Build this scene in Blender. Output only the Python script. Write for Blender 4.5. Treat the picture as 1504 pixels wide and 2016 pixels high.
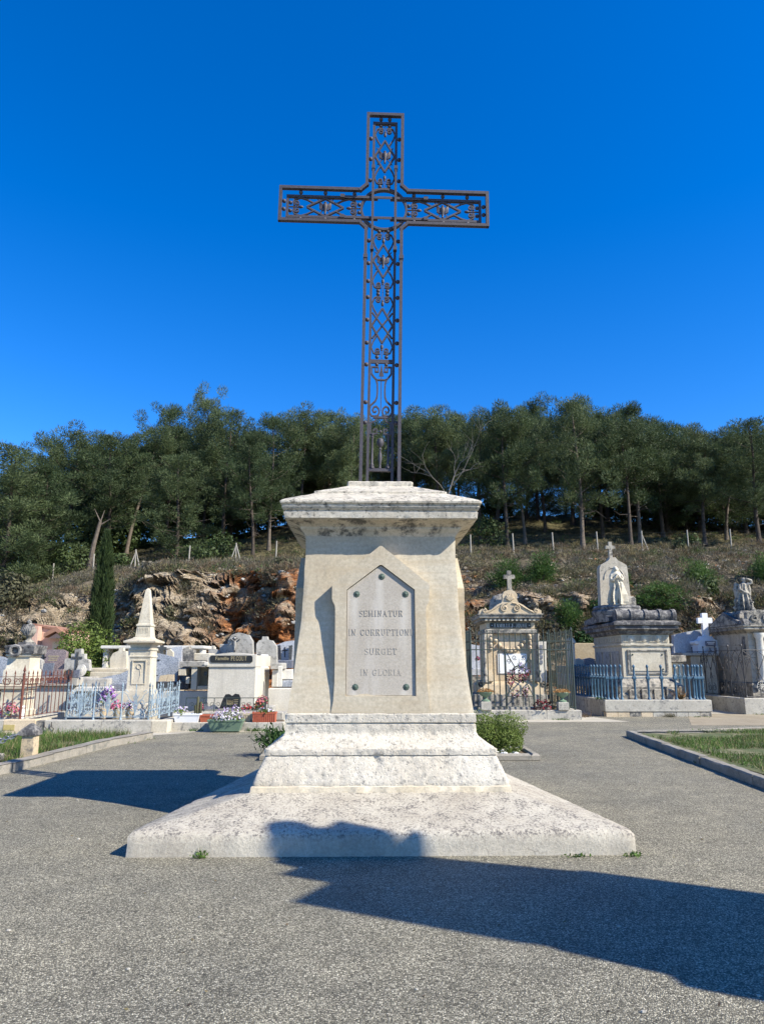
import bpy, math, random
import numpy as np
from mathutils import Vector, Matrix, noise
from math import sin, cos, tan, atan, radians as R, pi
random.seed(7); RNG = np.random.default_rng(7)
for o in list(bpy.data.objects): bpy.data.objects.remove(o)
SC = bpy.context.scene
COL = SC.collection

# ---------------------------------------------------------------- camera, sky, sun, exposure
F, TH, H = 1400.0, R(12.0), 1.6          # focal length in photo pixels, pitch, eye height
cd = bpy.data.cameras.new('camera'); cam = bpy.data.objects.new('camera', cd); COL.objects.link(cam)
cam.location = (0, 0, H); cam.rotation_euler = (R(90) + TH, 0, 0)
cd.sensor_fit = 'VERTICAL'; cd.sensor_height = 36.0; cd.lens = F * 36.0 / 2016
cd.clip_start = 0.05; cd.clip_end = 2000
SC.camera = cam
SUN = Vector((-1.09, 0.57, -1.0)).normalized()     # direction the light travels
wd = bpy.data.worlds.new('World'); SC.world = wd; wd.use_nodes = True
nt = wd.node_tree; bg = nt.nodes['Background']
sky = nt.nodes.new('ShaderNodeTexSky'); sky.sky_type = 'NISHITA'; sky.sun_disc = False
sky.sun_elevation = math.asin(-SUN.z); sky.sun_rotation = math.atan2(-SUN.x, -SUN.y)
sky.air_density = 1.0; sky.dust_density = 0.0; sky.ozone_density = 5.0; sky.altitude = 300
hs = nt.nodes.new('ShaderNodeHueSaturation'); hs.inputs['Saturation'].default_value = 1.34
hs.inputs['Hue'].default_value = 0.511; hs.inputs['Value'].default_value = 1.18
nt.links.new(sky.outputs[0], hs.inputs['Color']); nt.links.new(hs.outputs[0], bg.inputs['Color'])
bg.inputs['Strength'].default_value = 0.115
sl = bpy.data.lights.new('sun', 'SUN'); so = bpy.data.objects.new('sun', sl); COL.objects.link(so)
sl.energy = 5.0; sl.angle = R(0.5); sl.color = (1.0, 0.935, 0.80)
so.rotation_euler = SUN.to_track_quat('-Z', 'Y').to_euler(); so.location = (20, -10, 20)
SC.view_settings.view_transform = 'Standard'; SC.view_settings.look = 'None'
SC.view_settings.gamma = 1.0; SC.view_settings.use_curve_mapping = False
SC.view_settings.exposure = 0.86
SC.render.engine = 'CYCLES'
SC.cycles.max_bounces = 6; SC.cycles.use_denoising = True

# ---------------------------------------------------------------- survey helpers (photo angles -> metres at a known distance)
def ZP(py, Y): return H + Y * tan(TH + atan((1008 - py) / F))
def XP(px, Y, z=1.0): return (px - 752) / F * (Y * cos(TH) + (z - H) * sin(TH))
def GY(py): return H / tan(atan((py - 1008) / F) - TH)

# ---------------------------------------------------------------- materials
MATS = {}
def nodes(name):
    m = bpy.data.materials.new(name); m.use_nodes = True
    return m, m.node_tree, m.node_tree.nodes['Principled BSDF']
def N(t, typ, **kw):
    n = t.nodes.new(typ)
    for k, v in kw.items():
        if k in n.inputs: n.inputs[k].default_value = v
        else: setattr(n, k, v)
    return n
def noise_n(t, vec, scale, detail=5, rough=0.6):
    n = N(t, 'ShaderNodeTexNoise'); n.inputs['Scale'].default_value = scale
    n.inputs['Detail'].default_value = detail; n.inputs['Roughness'].default_value = rough
    if vec: t.links.new(vec, n.inputs['Vector'])
    return n.outputs['Fac']
def ramp(t, fac, stops):
    r = t.nodes.new('ShaderNodeValToRGB'); e = r.color_ramp.elements
    while len(e) < len(stops): e.new(0.5)
    for el, (p, c) in zip(e, stops):
        el.position = p; el.color = (c, c, c, 1) if isinstance(c, (int, float)) else (*c, 1)
    t.links.new(fac, r.inputs['Fac']); return r.outputs['Color']
def mix(t, fac, a, b, mode='MIX'):
    m = t.nodes.new('ShaderNodeMix'); m.data_type = 'RGBA'; m.blend_type = mode; m.clamp_factor = True
    for s, v in ((m.inputs[0], fac), (m.inputs[6], a), (m.inputs[7], b)):
        if isinstance(v, (int, float)): s.default_value = v
        elif isinstance(v, tuple): s.default_value = (*v, 1)
        else: t.links.new(v, s)
    return m.outputs[2]
def mth(t, op, a, b=0.0, c=None):
    m = t.nodes.new('ShaderNodeMath'); m.operation = op
    for i, v in enumerate((a, b) if c is None else (a, b, c)):
        if isinstance(v, (int, float)): m.inputs[i].default_value = v
        else: t.links.new(v, m.inputs[i])
    return m.outputs[0]
def bump(t, bs, hgt, dist, strength=1.0, prev=None):
    b = t.nodes.new('ShaderNodeBump'); b.inputs['Distance'].default_value = dist; b.inputs['Strength'].default_value = strength
    t.links.new(hgt, b.inputs['Height'])
    if prev: t.links.new(prev, b.inputs['Normal'])
    t.links.new(b.outputs[0], bs.inputs['Normal']); return b.outputs[0]
def scaled(t, vec, s):
    m = t.nodes.new('ShaderNodeMapping'); m.inputs['Scale'].default_value = s
    t.links.new(vec, m.inputs['Vector']); return m.outputs[0]

def stone(name, a, b, scale=1.6, fine=22, lich=None, lth=0.56, lscale=7, up=False, rough=0.88, bd=0.006, streak=None, pit=0.0, bed=None, crack=0):
    m, t, bs = nodes(name)
    g = t.nodes.new('ShaderNodeNewGeometry'); P = g.outputs['Position']
    col = ramp(t, noise_n(t, P, scale, 6), [(0.32, a), (0.68, b)])
    f = noise_n(t, P, fine, 6, 0.7)
    col = mix(t, 1.0, col, ramp(t, f, [(0.25, 0.72), (0.75, 1.18)]), 'MULTIPLY')
    if streak:
        s = noise_n(t, scaled(t, P, (1, 1, 0.12)), 5, 5)
        col = mix(t, ramp(t, s, [(0.5, 0.0), (0.72, 0.8)]), col, streak)
    if bed:
        q = noise_n(t, scaled(t, P, (0.35, 0.35, 5.0)), 3.0, 5, 0.6)
        col = mix(t, ramp(t, q, [(0.45, 0.0), (0.70, 0.55)]), col, bed)
    if lich:
        l = noise_n(t, P, lscale, 9, 0.75)
        l2 = noise_n(t, P, lscale * 0.18, 3)
        k = ramp(t, mth(t, 'ADD', mth(t, 'MULTIPLY', l, 0.75), mth(t, 'MULTIPLY', l2, 0.25)), [(lth - 0.03, 0.0), (lth + 0.05, 0.9)])
        if up:
            sx = t.nodes.new('ShaderNodeSeparateXYZ'); t.links.new(g.outputs['Normal'], sx.inputs[0])
            k = mth(t, 'MULTIPLY', k, ramp(t, sx.outputs['Z'], [(0.1, 0.12), (0.5, 1.0)]))
        col = mix(t, k, col, lich)
    if crack:
        wv = t.nodes.new('ShaderNodeTexVoronoi'); wv.feature = 'DISTANCE_TO_EDGE'; wv.inputs['Scale'].default_value = crack
        nz = t.nodes.new('ShaderNodeTexNoise'); nz.inputs['Scale'].default_value = 2.2; nz.inputs['Detail'].default_value = 6; t.links.new(P, nz.inputs['Vector'])
        wp = t.nodes.new('ShaderNodeVectorMath'); wp.operation = 'ADD'; t.links.new(P, wp.inputs[0]); t.links.new(nz.outputs['Color'], wp.inputs[1])
        t.links.new(scaled(t, wp.outputs[0], (0.55, 1.3, 1)), wv.inputs['Vector'])
        ck = mth(t, 'MULTIPLY', ramp(t, wv.outputs['Distance'], [(0.0, 1.0), (0.006, 0.0)]), ramp(t, noise_n(t, P, 0.9, 3), [(0.50, 0.0), (0.58, 0.85)]))
        col = mix(t, ck, col, (0.10, 0.09, 0.075))
    t.links.new(col, bs.inputs['Base Color']); bs.inputs['Roughness'].default_value = rough
    bs.inputs['Specular IOR Level'].default_value = 0.2
    n1 = bump(t, bs, f, bd)
    if pit:
        v = t.nodes.new('ShaderNodeTexVoronoi'); v.inputs['Scale'].default_value = 26; t.links.new(P, v.inputs['Vector'])
        pk = ramp(t, v.outputs['Distance'], [(0.1, 0.0), (0.32, 1.0)])
        n1 = bump(t, bs, pk, pit, 0.7, n1)
    bump(t, bs, noise_n(t, P, fine * 5, 4, 0.7), bd * 0.5, 1.0, n1)
    MATS[name] = m; return m
def plain(name, c, rough=0.5, metal=0.0, var=0.25, scale=14, bd=0.001, c2=None, spec=0.4):
    m, t, bs = nodes(name)
    g = t.nodes.new('ShaderNodeNewGeometry'); P = g.outputs['Position']
    c2 = c2 or tuple(x * (1 - var) for x in c)
    col = ramp(t, noise_n(t, P, scale, 6, 0.65), [(0.35, c2), (0.65, c)])
    t.links.new(col, bs.inputs['Base Color']); bs.inputs['Roughness'].default_value = rough
    bs.inputs['Metallic'].default_value = metal; bs.inputs['Specular IOR Level'].default_value = spec
    if bd: bump(t, bs, noise_n(t, P, scale * 4, 3), bd)
    MATS[name] = m; return m
def granite(name, a, b, rough=0.25):
    m, t, bs = nodes(name)
    g = t.nodes.new('ShaderNodeNewGeometry'); P = g.outputs['Position']
    v = t.nodes.new('ShaderNodeTexVoronoi'); v.inputs['Scale'].default_value = 55; t.links.new(P, v.inputs['Vector'])
    sp = t.nodes.new('ShaderNodeSeparateColor'); t.links.new(v.outputs['Color'], sp.inputs[0])
    col = ramp(t, sp.outputs[0], [(0.2, b), (0.8, a)])
    col = mix(t, 1.0, col, ramp(t, noise_n(t, P, 2.0, 4), [(0.3, 0.85), (0.7, 1.1)]), 'MULTIPLY')
    t.links.new(col, bs.inputs['Base Color']); bs.inputs['Roughness'].default_value = rough
    MATS[name] = m; return m
def leafy(name, a, b, trans=0.3, scale=1.2):
    m, t, bs = nodes(name)
    g = t.nodes.new('ShaderNodeNewGeometry'); oi = t.nodes.new('ShaderNodeObjectInfo')
    r = mth(t, 'ADD', mth(t, 'MULTIPLY', g.outputs['Random Per Island'], 0.55), mth(t, 'MULTIPLY', oi.outputs['Random'], 0.45))
    col = ramp(t, r, [(0.1, a), (0.9, b)])
    col = mix(t, 1.0, col, ramp(t, noise_n(t, g.outputs['Position'], scale, 3), [(0.3, 0.7), (0.7, 1.3)]), 'MULTIPLY')
    t.links.new(col, bs.inputs['Base Color']); bs.inputs['Roughness'].default_value = 0.6
    bs.inputs['Specular IOR Level'].default_value = 0.25
    tr = t.nodes.new('ShaderNodeBsdfTranslucent'); t.links.new(col, tr.inputs['Color'])
    ms = t.nodes.new('ShaderNodeMixShader'); ms.inputs[0].default_value = trans
    t.links.new(bs.outputs[0], ms.inputs[1]); t.links.new(tr.outputs[0], ms.inputs[2])
    t.links.new(ms.outputs[0], t.nodes['Material Output'].inputs['Surface'])
    MATS[name] = m; return m

stone('monument_stone', (0.43, 0.362, 0.26), (0.535, 0.483, 0.38), 1.1, 30, lich=(0.30, 0.27, 0.22), lth=0.60, lscale=7, up=True, bd=0.0016, bed=(0.42, 0.34, 0.23))
stone('monument_rough', (0.47, 0.42, 0.34), (0.60, 0.56, 0.48), 1.5, 26, lich=(0.20, 0.19, 0.17), lth=0.565, lscale=22, bd=0.008, pit=0.005)
stone('monument_slab', (0.39, 0.348, 0.282), (0.54, 0.50, 0.415), 1.3, 40, lich=(0.11, 0.10, 0.095), lth=0.53, lscale=46, up=True, bd=0.007, crack=0.9)
stone('monument_cap', (0.47, 0.42, 0.335), (0.59, 0.545, 0.455), 2.0, 30, lich=(0.11, 0.105, 0.092), lth=0.548, lscale=26, bd=0.005, streak=(0.30, 0.27, 0.22))
stone('monument_neck', (0.50, 0.42, 0.30), (0.60, 0.52, 0.40), 2.0, 30, lich=(0.085, 0.08, 0.07), lth=0.535, lscale=5, bd=0.003)
stone('plaque_stone', (0.37, 0.33, 0.275), (0.45, 0.408, 0.345), 1.2, 60, bd=0.0008, rough=0.7, streak=(0.53, 0.50, 0.46))
def drips(name):
    m = MATS[name]; t = m.node_tree; bs = t.nodes['Principled BSDF']; src = bs.inputs['Base Color'].links[0].from_socket
    g = t.nodes.new('ShaderNodeNewGeometry'); sp = t.nodes.new('ShaderNodeSeparateXYZ'); t.links.new(g.outputs['Position'], sp.inputs[0])
    wob = mth(t, 'MULTIPLY', mth(t, 'SUBTRACT', noise_n(t, g.outputs['Position'], 6, 4), 0.5), 0.05)
    col = src
    for x0, z0 in ((-.02, 2.48), (-.285, 2.29), (.232, 2.29), (-.293, 1.34), (.232, 1.34)):
        fx = ramp(t, mth(t, 'ABSOLUTE', mth(t, 'ADD', mth(t, 'SUBTRACT', sp.outputs['X'], x0), wob)), [(0.008, 0.55), (0.055, 0.0)])
        fz = ramp(t, mth(t, 'SUBTRACT', z0, sp.outputs['Z']), [(0.0, 0.0), (0.03, 1.0), (0.75, 0.0)])
        col = mix(t, mth(t, 'MULTIPLY', fx, fz), col, (0.56, 0.53, 0.47))
    t.links.new(col, bs.inputs['Base Color'])
drips('plaque_stone')
plain('plaque_letter', (0.40, 0.36, 0.30), 0.8, var=0.1)
plain('bronze', (0.10, 0.15, 0.12), 0.55, 0.3, c2=(0.05, 0.06, 0.05), scale=60)
plain('cross_iron', (0.066, 0.061, 0.072), 0.6, 0.0, c2=(0.046, 0.040, 0.048), scale=25, bd=0.002)
stone('kerb_concrete', (0.22, 0.20, 0.165), (0.33, 0.30, 0.25), 2.5, 40, lich=(0.15, 0.15, 0.13), lth=0.56, bd=0.006)
stone('wall_concrete', (0.35, 0.325, 0.275), (0.49, 0.46, 0.39), 2.0, 25, lich=(0.14, 0.14, 0.14), lth=0.55, bd=0.006)
stone('tomb_cream', (0.49, 0.43, 0.32), (0.60, 0.55, 0.44), 2.2, 25, bd=0.004, lich=(0.25, 0.23, 0.2), lth=0.585, streak=(0.40, 0.35, 0.27))
stone('tomb_warm', (0.50, 0.39, 0.25), (0.60, 0.50, 0.36), 2.0, 25, bd=0.004, lich=(0.28, 0.24, 0.19), lth=0.58)
stone('tomb_white', (0.56, 0.53, 0.46), (0.68, 0.65, 0.58), 2.0, 25, bd=0.003, streak=(0.42, 0.40, 0.36))
stone('tomb_weathered', (0.29, 0.265, 0.22), (0.44, 0.40, 0.33), 2.0, 20, lich=(0.075, 0.075, 0.075), lth=0.50, lscale=6, bd=0.010)
stone('tomb_dark_cap', (0.20, 0.19, 0.18), (0.34, 0.32, 0.29), 2.0, 20, lich=(0.055, 0.055, 0.06), lth=0.48, lscale=6, bd=0.010)
stone('tomb_grey', (0.32, 0.305, 0.27), (0.47, 0.445, 0.395), 2.5, 25, lich=(0.17, 0.165, 0.15), lth=0.54, bd=0.005, streak=(0.24, 0.23, 0.21))
stone('tomb_aged', (0.40, 0.355, 0.28), (0.52, 0.47, 0.385), 2.2, 25, lich=(0.12, 0.115, 0.105), lth=0.555, lscale=6, bd=0.006, streak=(0.30, 0.27, 0.22))
stone('render_wall', (0.50, 0.46, 0.38), (0.58, 0.54, 0.46), 1.5, 30, bd=0.004, streak=(0.40, 0.37, 0.31))
stone('earth_wall', (0.36, 0.28, 0.17), (0.45, 0.37, 0.25), 1.5, 18, bd=0.012)
stone('pink_render', (0.52, 0.32, 0.24), (0.62, 0.42, 0.33), 1.5, 30, bd=0.003)
stone('tile_brown', (0.26, 0.13, 0.09), (0.34, 0.19, 0.13), 3, 30, bd=0.005)
granite('granite_blue', (0.40, 0.42, 0.46), (0.20, 0.22, 0.25))
granite('granite_pale', (0.52, 0.53, 0.55), (0.34, 0.35, 0.37))
granite('granite_pink', (0.30, 0.23, 0.22), (0.15, 0.12, 0.125))
granite('granite_dark', (0.07, 0.075, 0.085), (0.03, 0.03, 0.035), 0.15)
granite('granite_slate', (0.20, 0.21, 0.25), (0.11, 0.12, 0.15), 0.3)
plain('sign_black', (0.02, 0.02, 0.022), 0.3, bd=0)
plain('sign_letter', (0.55, 0.54, 0.50), 0.5, bd=0)
plain('gold_letter', (0.42, 0.35, 0.20), 0.5, bd=0)
plain('marble_white', (0.80, 0.80, 0.79), 0.4, var=0.05, scale=3)
plain('iron_green', (0.030, 0.055, 0.048), 0.55, 0.0, c2=(0.05, 0.05, 0.04), scale=9)
plain('iron_rust', (0.16, 0.055, 0.035), 0.7, 0.1, c2=(0.10, 0.035, 0.025), scale=12)
plain('iron_paleblue', (0.30, 0.38, 0.43), 0.5, 0.0, c2=(0.20, 0.26, 0.31), scale=10)
plain('iron_blue', (0.055, 0.13, 0.20), 0.5, 0.0, c2=(0.035, 0.08, 0.125), scale=8)
plain('iron_black', (0.025, 0.027, 0.03), 0.5, 0.0, c2=(0.06, 0.05, 0.045), scale=10)
plain('galvanised', (0.36, 0.37, 0.38), 0.4, 0.7, scale=40)
plain('plastic_white', (0.72, 0.72, 0.72), 0.4, var=0.05, bd=0)
plain('plastic_terracotta', (0.42, 0.11, 0.055), 0.5, var=0.15, bd=0)
plain('plastic_green', (0.15, 0.22, 0.15), 0.5, var=0.15, scale=5, bd=0)
plain('plastic_beige', (0.50, 0.42, 0.29), 0.5, var=0.15, bd=0)
plain('brass_plate', (0.42, 0.34, 0.13), 0.5, var=0.15, bd=0)
plain('pebble_white', (0.75, 0.74, 0.72), 0.6, var=0.1, bd=0)
plain('bark', (0.075, 0.058, 0.045), 0.9, var=0.45, scale=5, bd=0.02)
plain('bark_pale', (0.15, 0.12, 0.095), 0.9, var=0.4, scale=5, bd=0.02)
plain('dead_wood', (0.34, 0.31, 0.28), 0.9, var=0.3, scale=5, bd=0.01)
plain('post_wood', (0.36, 0.33, 0.28), 0.9, var=0.25, scale=8, bd=0.01)
plain('wire', (0.12, 0.12, 0.12), 0.5, 0.5, bd=0)
plain('soil', (0.17, 0.125, 0.08), 1.0, var=0.45, scale=9, bd=0.02)
leafy('pine_leaf', (0.032, 0.056, 0.022), (0.118, 0.150, 0.064), scale=.5)
leafy('pine_leaf_young', (0.040, 0.085, 0.018), (0.10, 0.17, 0.045))
leafy('cypress_leaf', (0.025, 0.045, 0.015), (0.065, 0.095, 0.03))
leafy('bush_leaf', (0.07, 0.11, 0.02), (0.16, 0.21, 0.045))
leafy('dark_leaf', (0.02, 0.05, 0.012), (0.06, 0.12, 0.03))
leafy('scrub_olive', (0.06, 0.062, 0.032), (0.14, 0.132, 0.075))
leafy('scrub_grey', (0.085, 0.075, 0.055), (0.18, 0.16, 0.118))
leafy('scrub_brown', (0.10, 0.07, 0.045), (0.20, 0.145, 0.09))
leafy('scrub_green', (0.035, 0.06, 0.018), (0.09, 0.12, 0.04))
leafy('grass_blade', (0.045, 0.10, 0.015), (0.11, 0.18, 0.04))
leafy('grass_dry', (0.16, 0.14, 0.07), (0.30, 0.25, 0.13))
leafy('dry_stalk', (0.35, 0.19, 0.07), (0.55, 0.33, 0.14))
for nm, a, b in (('petal_pink', (0.55, 0.08, 0.22), (0.75, 0.30, 0.42)), ('petal_purple', (0.22, 0.06, 0.32), (0.45, 0.22, 0.55)),
                 ('petal_white', (0.70, 0.68, 0.68), (0.80, 0.78, 0.80)), ('petal_red', (0.35, 0.02, 0.03), (0.60, 0.08, 0.09)),
                 ('petal_lilac', (0.40, 0.30, 0.50), (0.65, 0.58, 0.70)), ('petal_dark', (0.035, 0.01, 0.015), (0.10, 0.03, 0.035)),
                 ('petal_salmon', (0.60, 0.20, 0.15), (0.70, 0.36, 0.28))):
    leafy(nm, a, b, 0.25)

# ---------------------------------------------------------------- mesh builder
WLOC = {}
def children_root(o):
    while o.parent: o = o.parent
    return o
class MB:
    def __init__(s): s.v = []; s.f = []
    def quadify(s, rings, closed=True, cap0=True, cap1=True):
        n = len(rings[0]); b = len(s.v)
        for r in rings: s.v += [tuple(p) for p in r]
        for i in range(len(rings) - 1):
            for j in range(n if closed else n - 1):
                k = (j + 1) % n
                s.f.append((b + i*n + j, b + i*n + k, b + (i+1)*n + k, b + (i+1)*n + j))
        if cap0: s.f.append(tuple(b + j for j in reversed(range(n))))
        if cap1: s.f.append(tuple(b + (len(rings)-1)*n + j for j in range(n)))
        return s
    def box(s, x0, x1, y0, y1, z0, z1, c=0.0):
        if c:
            def rg(d, z): return [(x0+d, y0+d, z), (x1-d, y0+d, z), (x1-d, y1-d, z), (x0+d, y1-d, z)]
            return s.quadify([rg(c, z0), rg(0, z0+c), rg(0, z1-c), rg(c, z1)])
        return s.quadify([[(x0, y0, z), (x1, y0, z), (x1, y1, z), (x0, y1, z)] for z in (z0, z1)])
    def frust(s, cx, cy, prof):
        return s.quadify([[(cx-a, cy-b, z), (cx+a, cy-b, z), (cx+a, cy+b, z), (cx-a, cy+b, z)] for a, b, z in prof])
    def prism(s, poly, y0, y1, axis='y'):
        if axis == 'y': rs = [[(x, y, z) for x, z in poly] for y in (y0, y1)]
        elif axis == 'z': rs = [[(x, y, z) for x, y in poly] for z in (y0, y1)]
        else: rs = [[(x, y, z) for y, z in poly] for x in (y0, y1)]
        return s.quadify(rs)
    def lathe(s, cx, cy, prof, n=16):
        return s.quadify([[(cx + r*cos(2*pi*j/n), cy + r*sin(2*pi*j/n), z) for j in range(n)] for r, z in prof])
    def tube(s, pts, r, n=6, closed=False):
        pts = [Vector(p) for p in pts]; m = len(pts); rings = []; up = None
        for i, p in enumerate(pts):
            if closed: d = pts[(i+1) % m] - pts[i-1]
            else: d = pts[min(i+1, m-1)] - pts[max(i-1, 0)]
            d = d.normalized() if d.length > 1e-9 else Vector((0, 0, 1))
            if up is None: up = d.orthogonal().normalized()
            a = (up - d * up.dot(d)); a = a.normalized() if a.length > 1e-6 else d.orthogonal().normalized()
            up = a; b = d.cross(a); rr = r[i] if isinstance(r, (list, tuple)) else r
            rings.append([p + a*rr*cos(2*pi*j/n) + b*rr*sin(2*pi*j/n) for j in range(n)])
        if closed: rings.append(rings[0])
        return s.quadify(rings, cap0=not closed, cap1=not closed)
    def ribbon(s, pts, w, d, ax=(0, 1, 0)):
        """flat bar of width w along a path in a plane whose normal is ax; depth d along ax"""
        pts = [Vector(p) for p in pts]; A = Vector(ax); rings = []
        for i, p in enumerate(pts):
            t = (pts[min(i+1, len(pts)-1)] - pts[max(i-1, 0)]).normalized()
            b = t.cross(A).normalized()
            rings.append([p + b*w/2 + A*d/2, p - b*w/2 + A*d/2, p - b*w/2 - A*d/2, p + b*w/2 - A*d/2])
        return s.quadify(rings)
    def ball(s, c, r, n=10, k=6, sc=(1, 1, 1)):
        rings = []
        for i in range(k + 1):
            a = pi * i / k; rr = max(sin(a), 0.02) * r
            rings.append([(c[0] + rr*cos(2*pi*j/n)*sc[0], c[1] + rr*sin(2*pi*j/n)*sc[1], c[2] - cos(a)*r*sc[2]) for j in range(n)])
        return s.quadify(rings)
    def add(s, o, M=None):
        b = len(s.v); s.v += [tuple(M @ Vector(p)) for p in o.v] if M else o.v
        s.f += [tuple(i + b for i in f) for f in o.f]; return s
    def mesh(s, name, mat, off=(0, 0, 0), smooth=None):
        me = bpy.data.meshes.new(name)
        me.from_pydata([(x-off[0], y-off[1], z-off[2]) for x, y, z in s.v], [], s.f)
        if mat: me.materials.append(MATS[mat] if isinstance(mat, str) else mat)
        fix_normals(me)
        if smooth is not None:
            me.polygons.foreach_set('use_smooth', [True] * len(me.polygons))
            me.set_sharp_from_angle(angle=R(smooth))
        return me
    def build(s, name, mat, parent=None, local=False, smooth=40, loc=None, **tags):
        if parent is not None:
            off = (0, 0, 0) if local else WLOC[children_root(parent).name]
            wl = off
        else:
            if loc is None:
                xs, ys, zs = zip(*s.v); loc = ((min(xs)+max(xs))/2, (min(ys)+max(ys))/2, min(zs))
            off = wl = loc
        o = bpy.data.objects.new(name, s.mesh(name, mat, off, smooth)); COL.objects.link(o)
        if parent is not None: o.parent = parent
        else: o.location = loc; WLOC[o.name] = Vector(loc)
        tag(o, **tags); return o
import bmesh
def fix_normals(me):
    bm = bmesh.new(); bm.from_mesh(me); bmesh.ops.recalc_face_normals(bm, faces=bm.faces); bm.to_mesh(me); bm.free()
def tag(o, label=None, cat=None, group=None, kind=None):
    if label: o['label'] = label
    if cat: o['category'] = cat
    if group: o['group'] = group
    if kind: o['kind'] = kind
    return o
def thing(name, loc, label, cat, group=None, rot=0.0):
    o = bpy.data.objects.new(name, None); COL.objects.link(o); o.location = loc; o.rotation_euler = (0, 0, rot)
    o.empty_display_size = 0.2
    WLOC[o.name] = Vector(loc); return tag(o, label, cat, group)
def inst(name, me, parent=None, loc=(0, 0, 0), rot=(0, 0, 0), scale=(1, 1, 1), world=True, **tags):
    """another object that shares mesh data"""
    o = bpy.data.objects.new(name, me); COL.objects.link(o); o.rotation_euler = rot; o.scale = scale
    if parent is not None:
        o.parent = parent
        o.location = Vector(loc) - (WLOC[children_root(parent).name] if world else Vector((0, 0, 0)))
    else: o.location = loc; WLOC[o.name] = Vector(loc)
    tag(o, **tags); return o
def tris(name, V, mats, idx=None, parent=None, loc=(0, 0, 0), link=True, **tags):
    """V: (n,3,3) array of loose triangles"""
    n = len(V); me = bpy.data.meshes.new(name)
    me.vertices.add(3*n); me.vertices.foreach_set('co', np.asarray(V, np.float32).ravel())
    me.loops.add(3*n); me.loops.foreach_set('vertex_index', np.arange(3*n, dtype=np.int32))
    me.polygons.add(n); me.polygons.foreach_set('loop_start', np.arange(0, 3*n, 3, dtype=np.int32))
    try: me.polygons.foreach_set('loop_total', np.full(n, 3, np.int32))
    except Exception: pass
    for m in mats: me.materials.append(MATS[m])
    if idx is not None: me.polygons.foreach_set('material_index', np.asarray(idx, np.int32))
    me.update(); me.validate()
    if not link: return me
    o = bpy.data.objects.new(name, me); COL.objects.link(o)
    if parent is not None: o.parent = parent
    else: o.location = loc; WLOC[o.name] = Vector(loc)
    tag(o, **tags); return o
def rdir(n, rng=RNG):
    d = rng.normal(size=(n, 3)); return d / np.linalg.norm(d, axis=1, keepdims=True)
def blades(base, d, ln, w, rng=RNG):
    """one pointed triangle per row"""
    side = np.cross(d, rdir(len(d), rng)); side /= np.linalg.norm(side, axis=1, keepdims=True) + 1e-9
    ln = np.asarray(ln).reshape(-1, 1); w = np.asarray(w).reshape(-1, 1)
    return np.stack([base - side*w/2, base + side*w/2, base + d*ln], 1)
def leaves(c, s, rng=RNG, nrm=None):
    """one leaf (two triangles) per row, facing roughly along nrm"""
    n = len(c); a = rdir(n, rng)
    if nrm is not None:
        q = nrm + 0.7*rdir(n, rng); q /= np.linalg.norm(q, axis=1, keepdims=True)
        a = np.cross(q, a); a /= np.linalg.norm(a, axis=1, keepdims=True) + 1e-9
        b = np.cross(q, a)
    else:
        b = np.cross(a, rdir(n, rng)); b /= np.linalg.norm(b, axis=1, keepdims=True) + 1e-9
    s = np.asarray(s).reshape(-1, 1)
    return np.concatenate([np.stack([c - a*s, c + b*s*0.5, c + a*s], 1), np.stack([c - a*s, c + a*s, c - b*s*0.5], 1)])
def fbm(x, y, z, o=4): return noise.fractal(Vector((x, y, z)), 0.9, 2.0, o)
def text_mb(txt, size, depth=0.004, spacing=1.0):
    c = bpy.data.curves.new('t', 'FONT'); c.body = txt; c.size = size; c.align_x = 'CENTER'; c.extrude = depth/2; c.space_character = spacing
    c.resolution_u = 3
    o = bpy.data.objects.new('t', c); COL.objects.link(o)
    dg = bpy.context.evaluated_depsgraph_get(); e = o.evaluated_get(dg); me = e.to_mesh()
    mb = MB(); mb.v = [(v.co.x, -v.co.z, v.co.y) for v in me.vertices]; mb.f = [tuple(p.vertices) for p in me.polygons]
    e.to_mesh_clear(); bpy.data.objects.remove(o); bpy.data.curves.remove(c); return mb
def moved(mb, x=0, y=0, z=0): return MB().add(mb, Matrix.Translation((x, y, z)))
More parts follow.
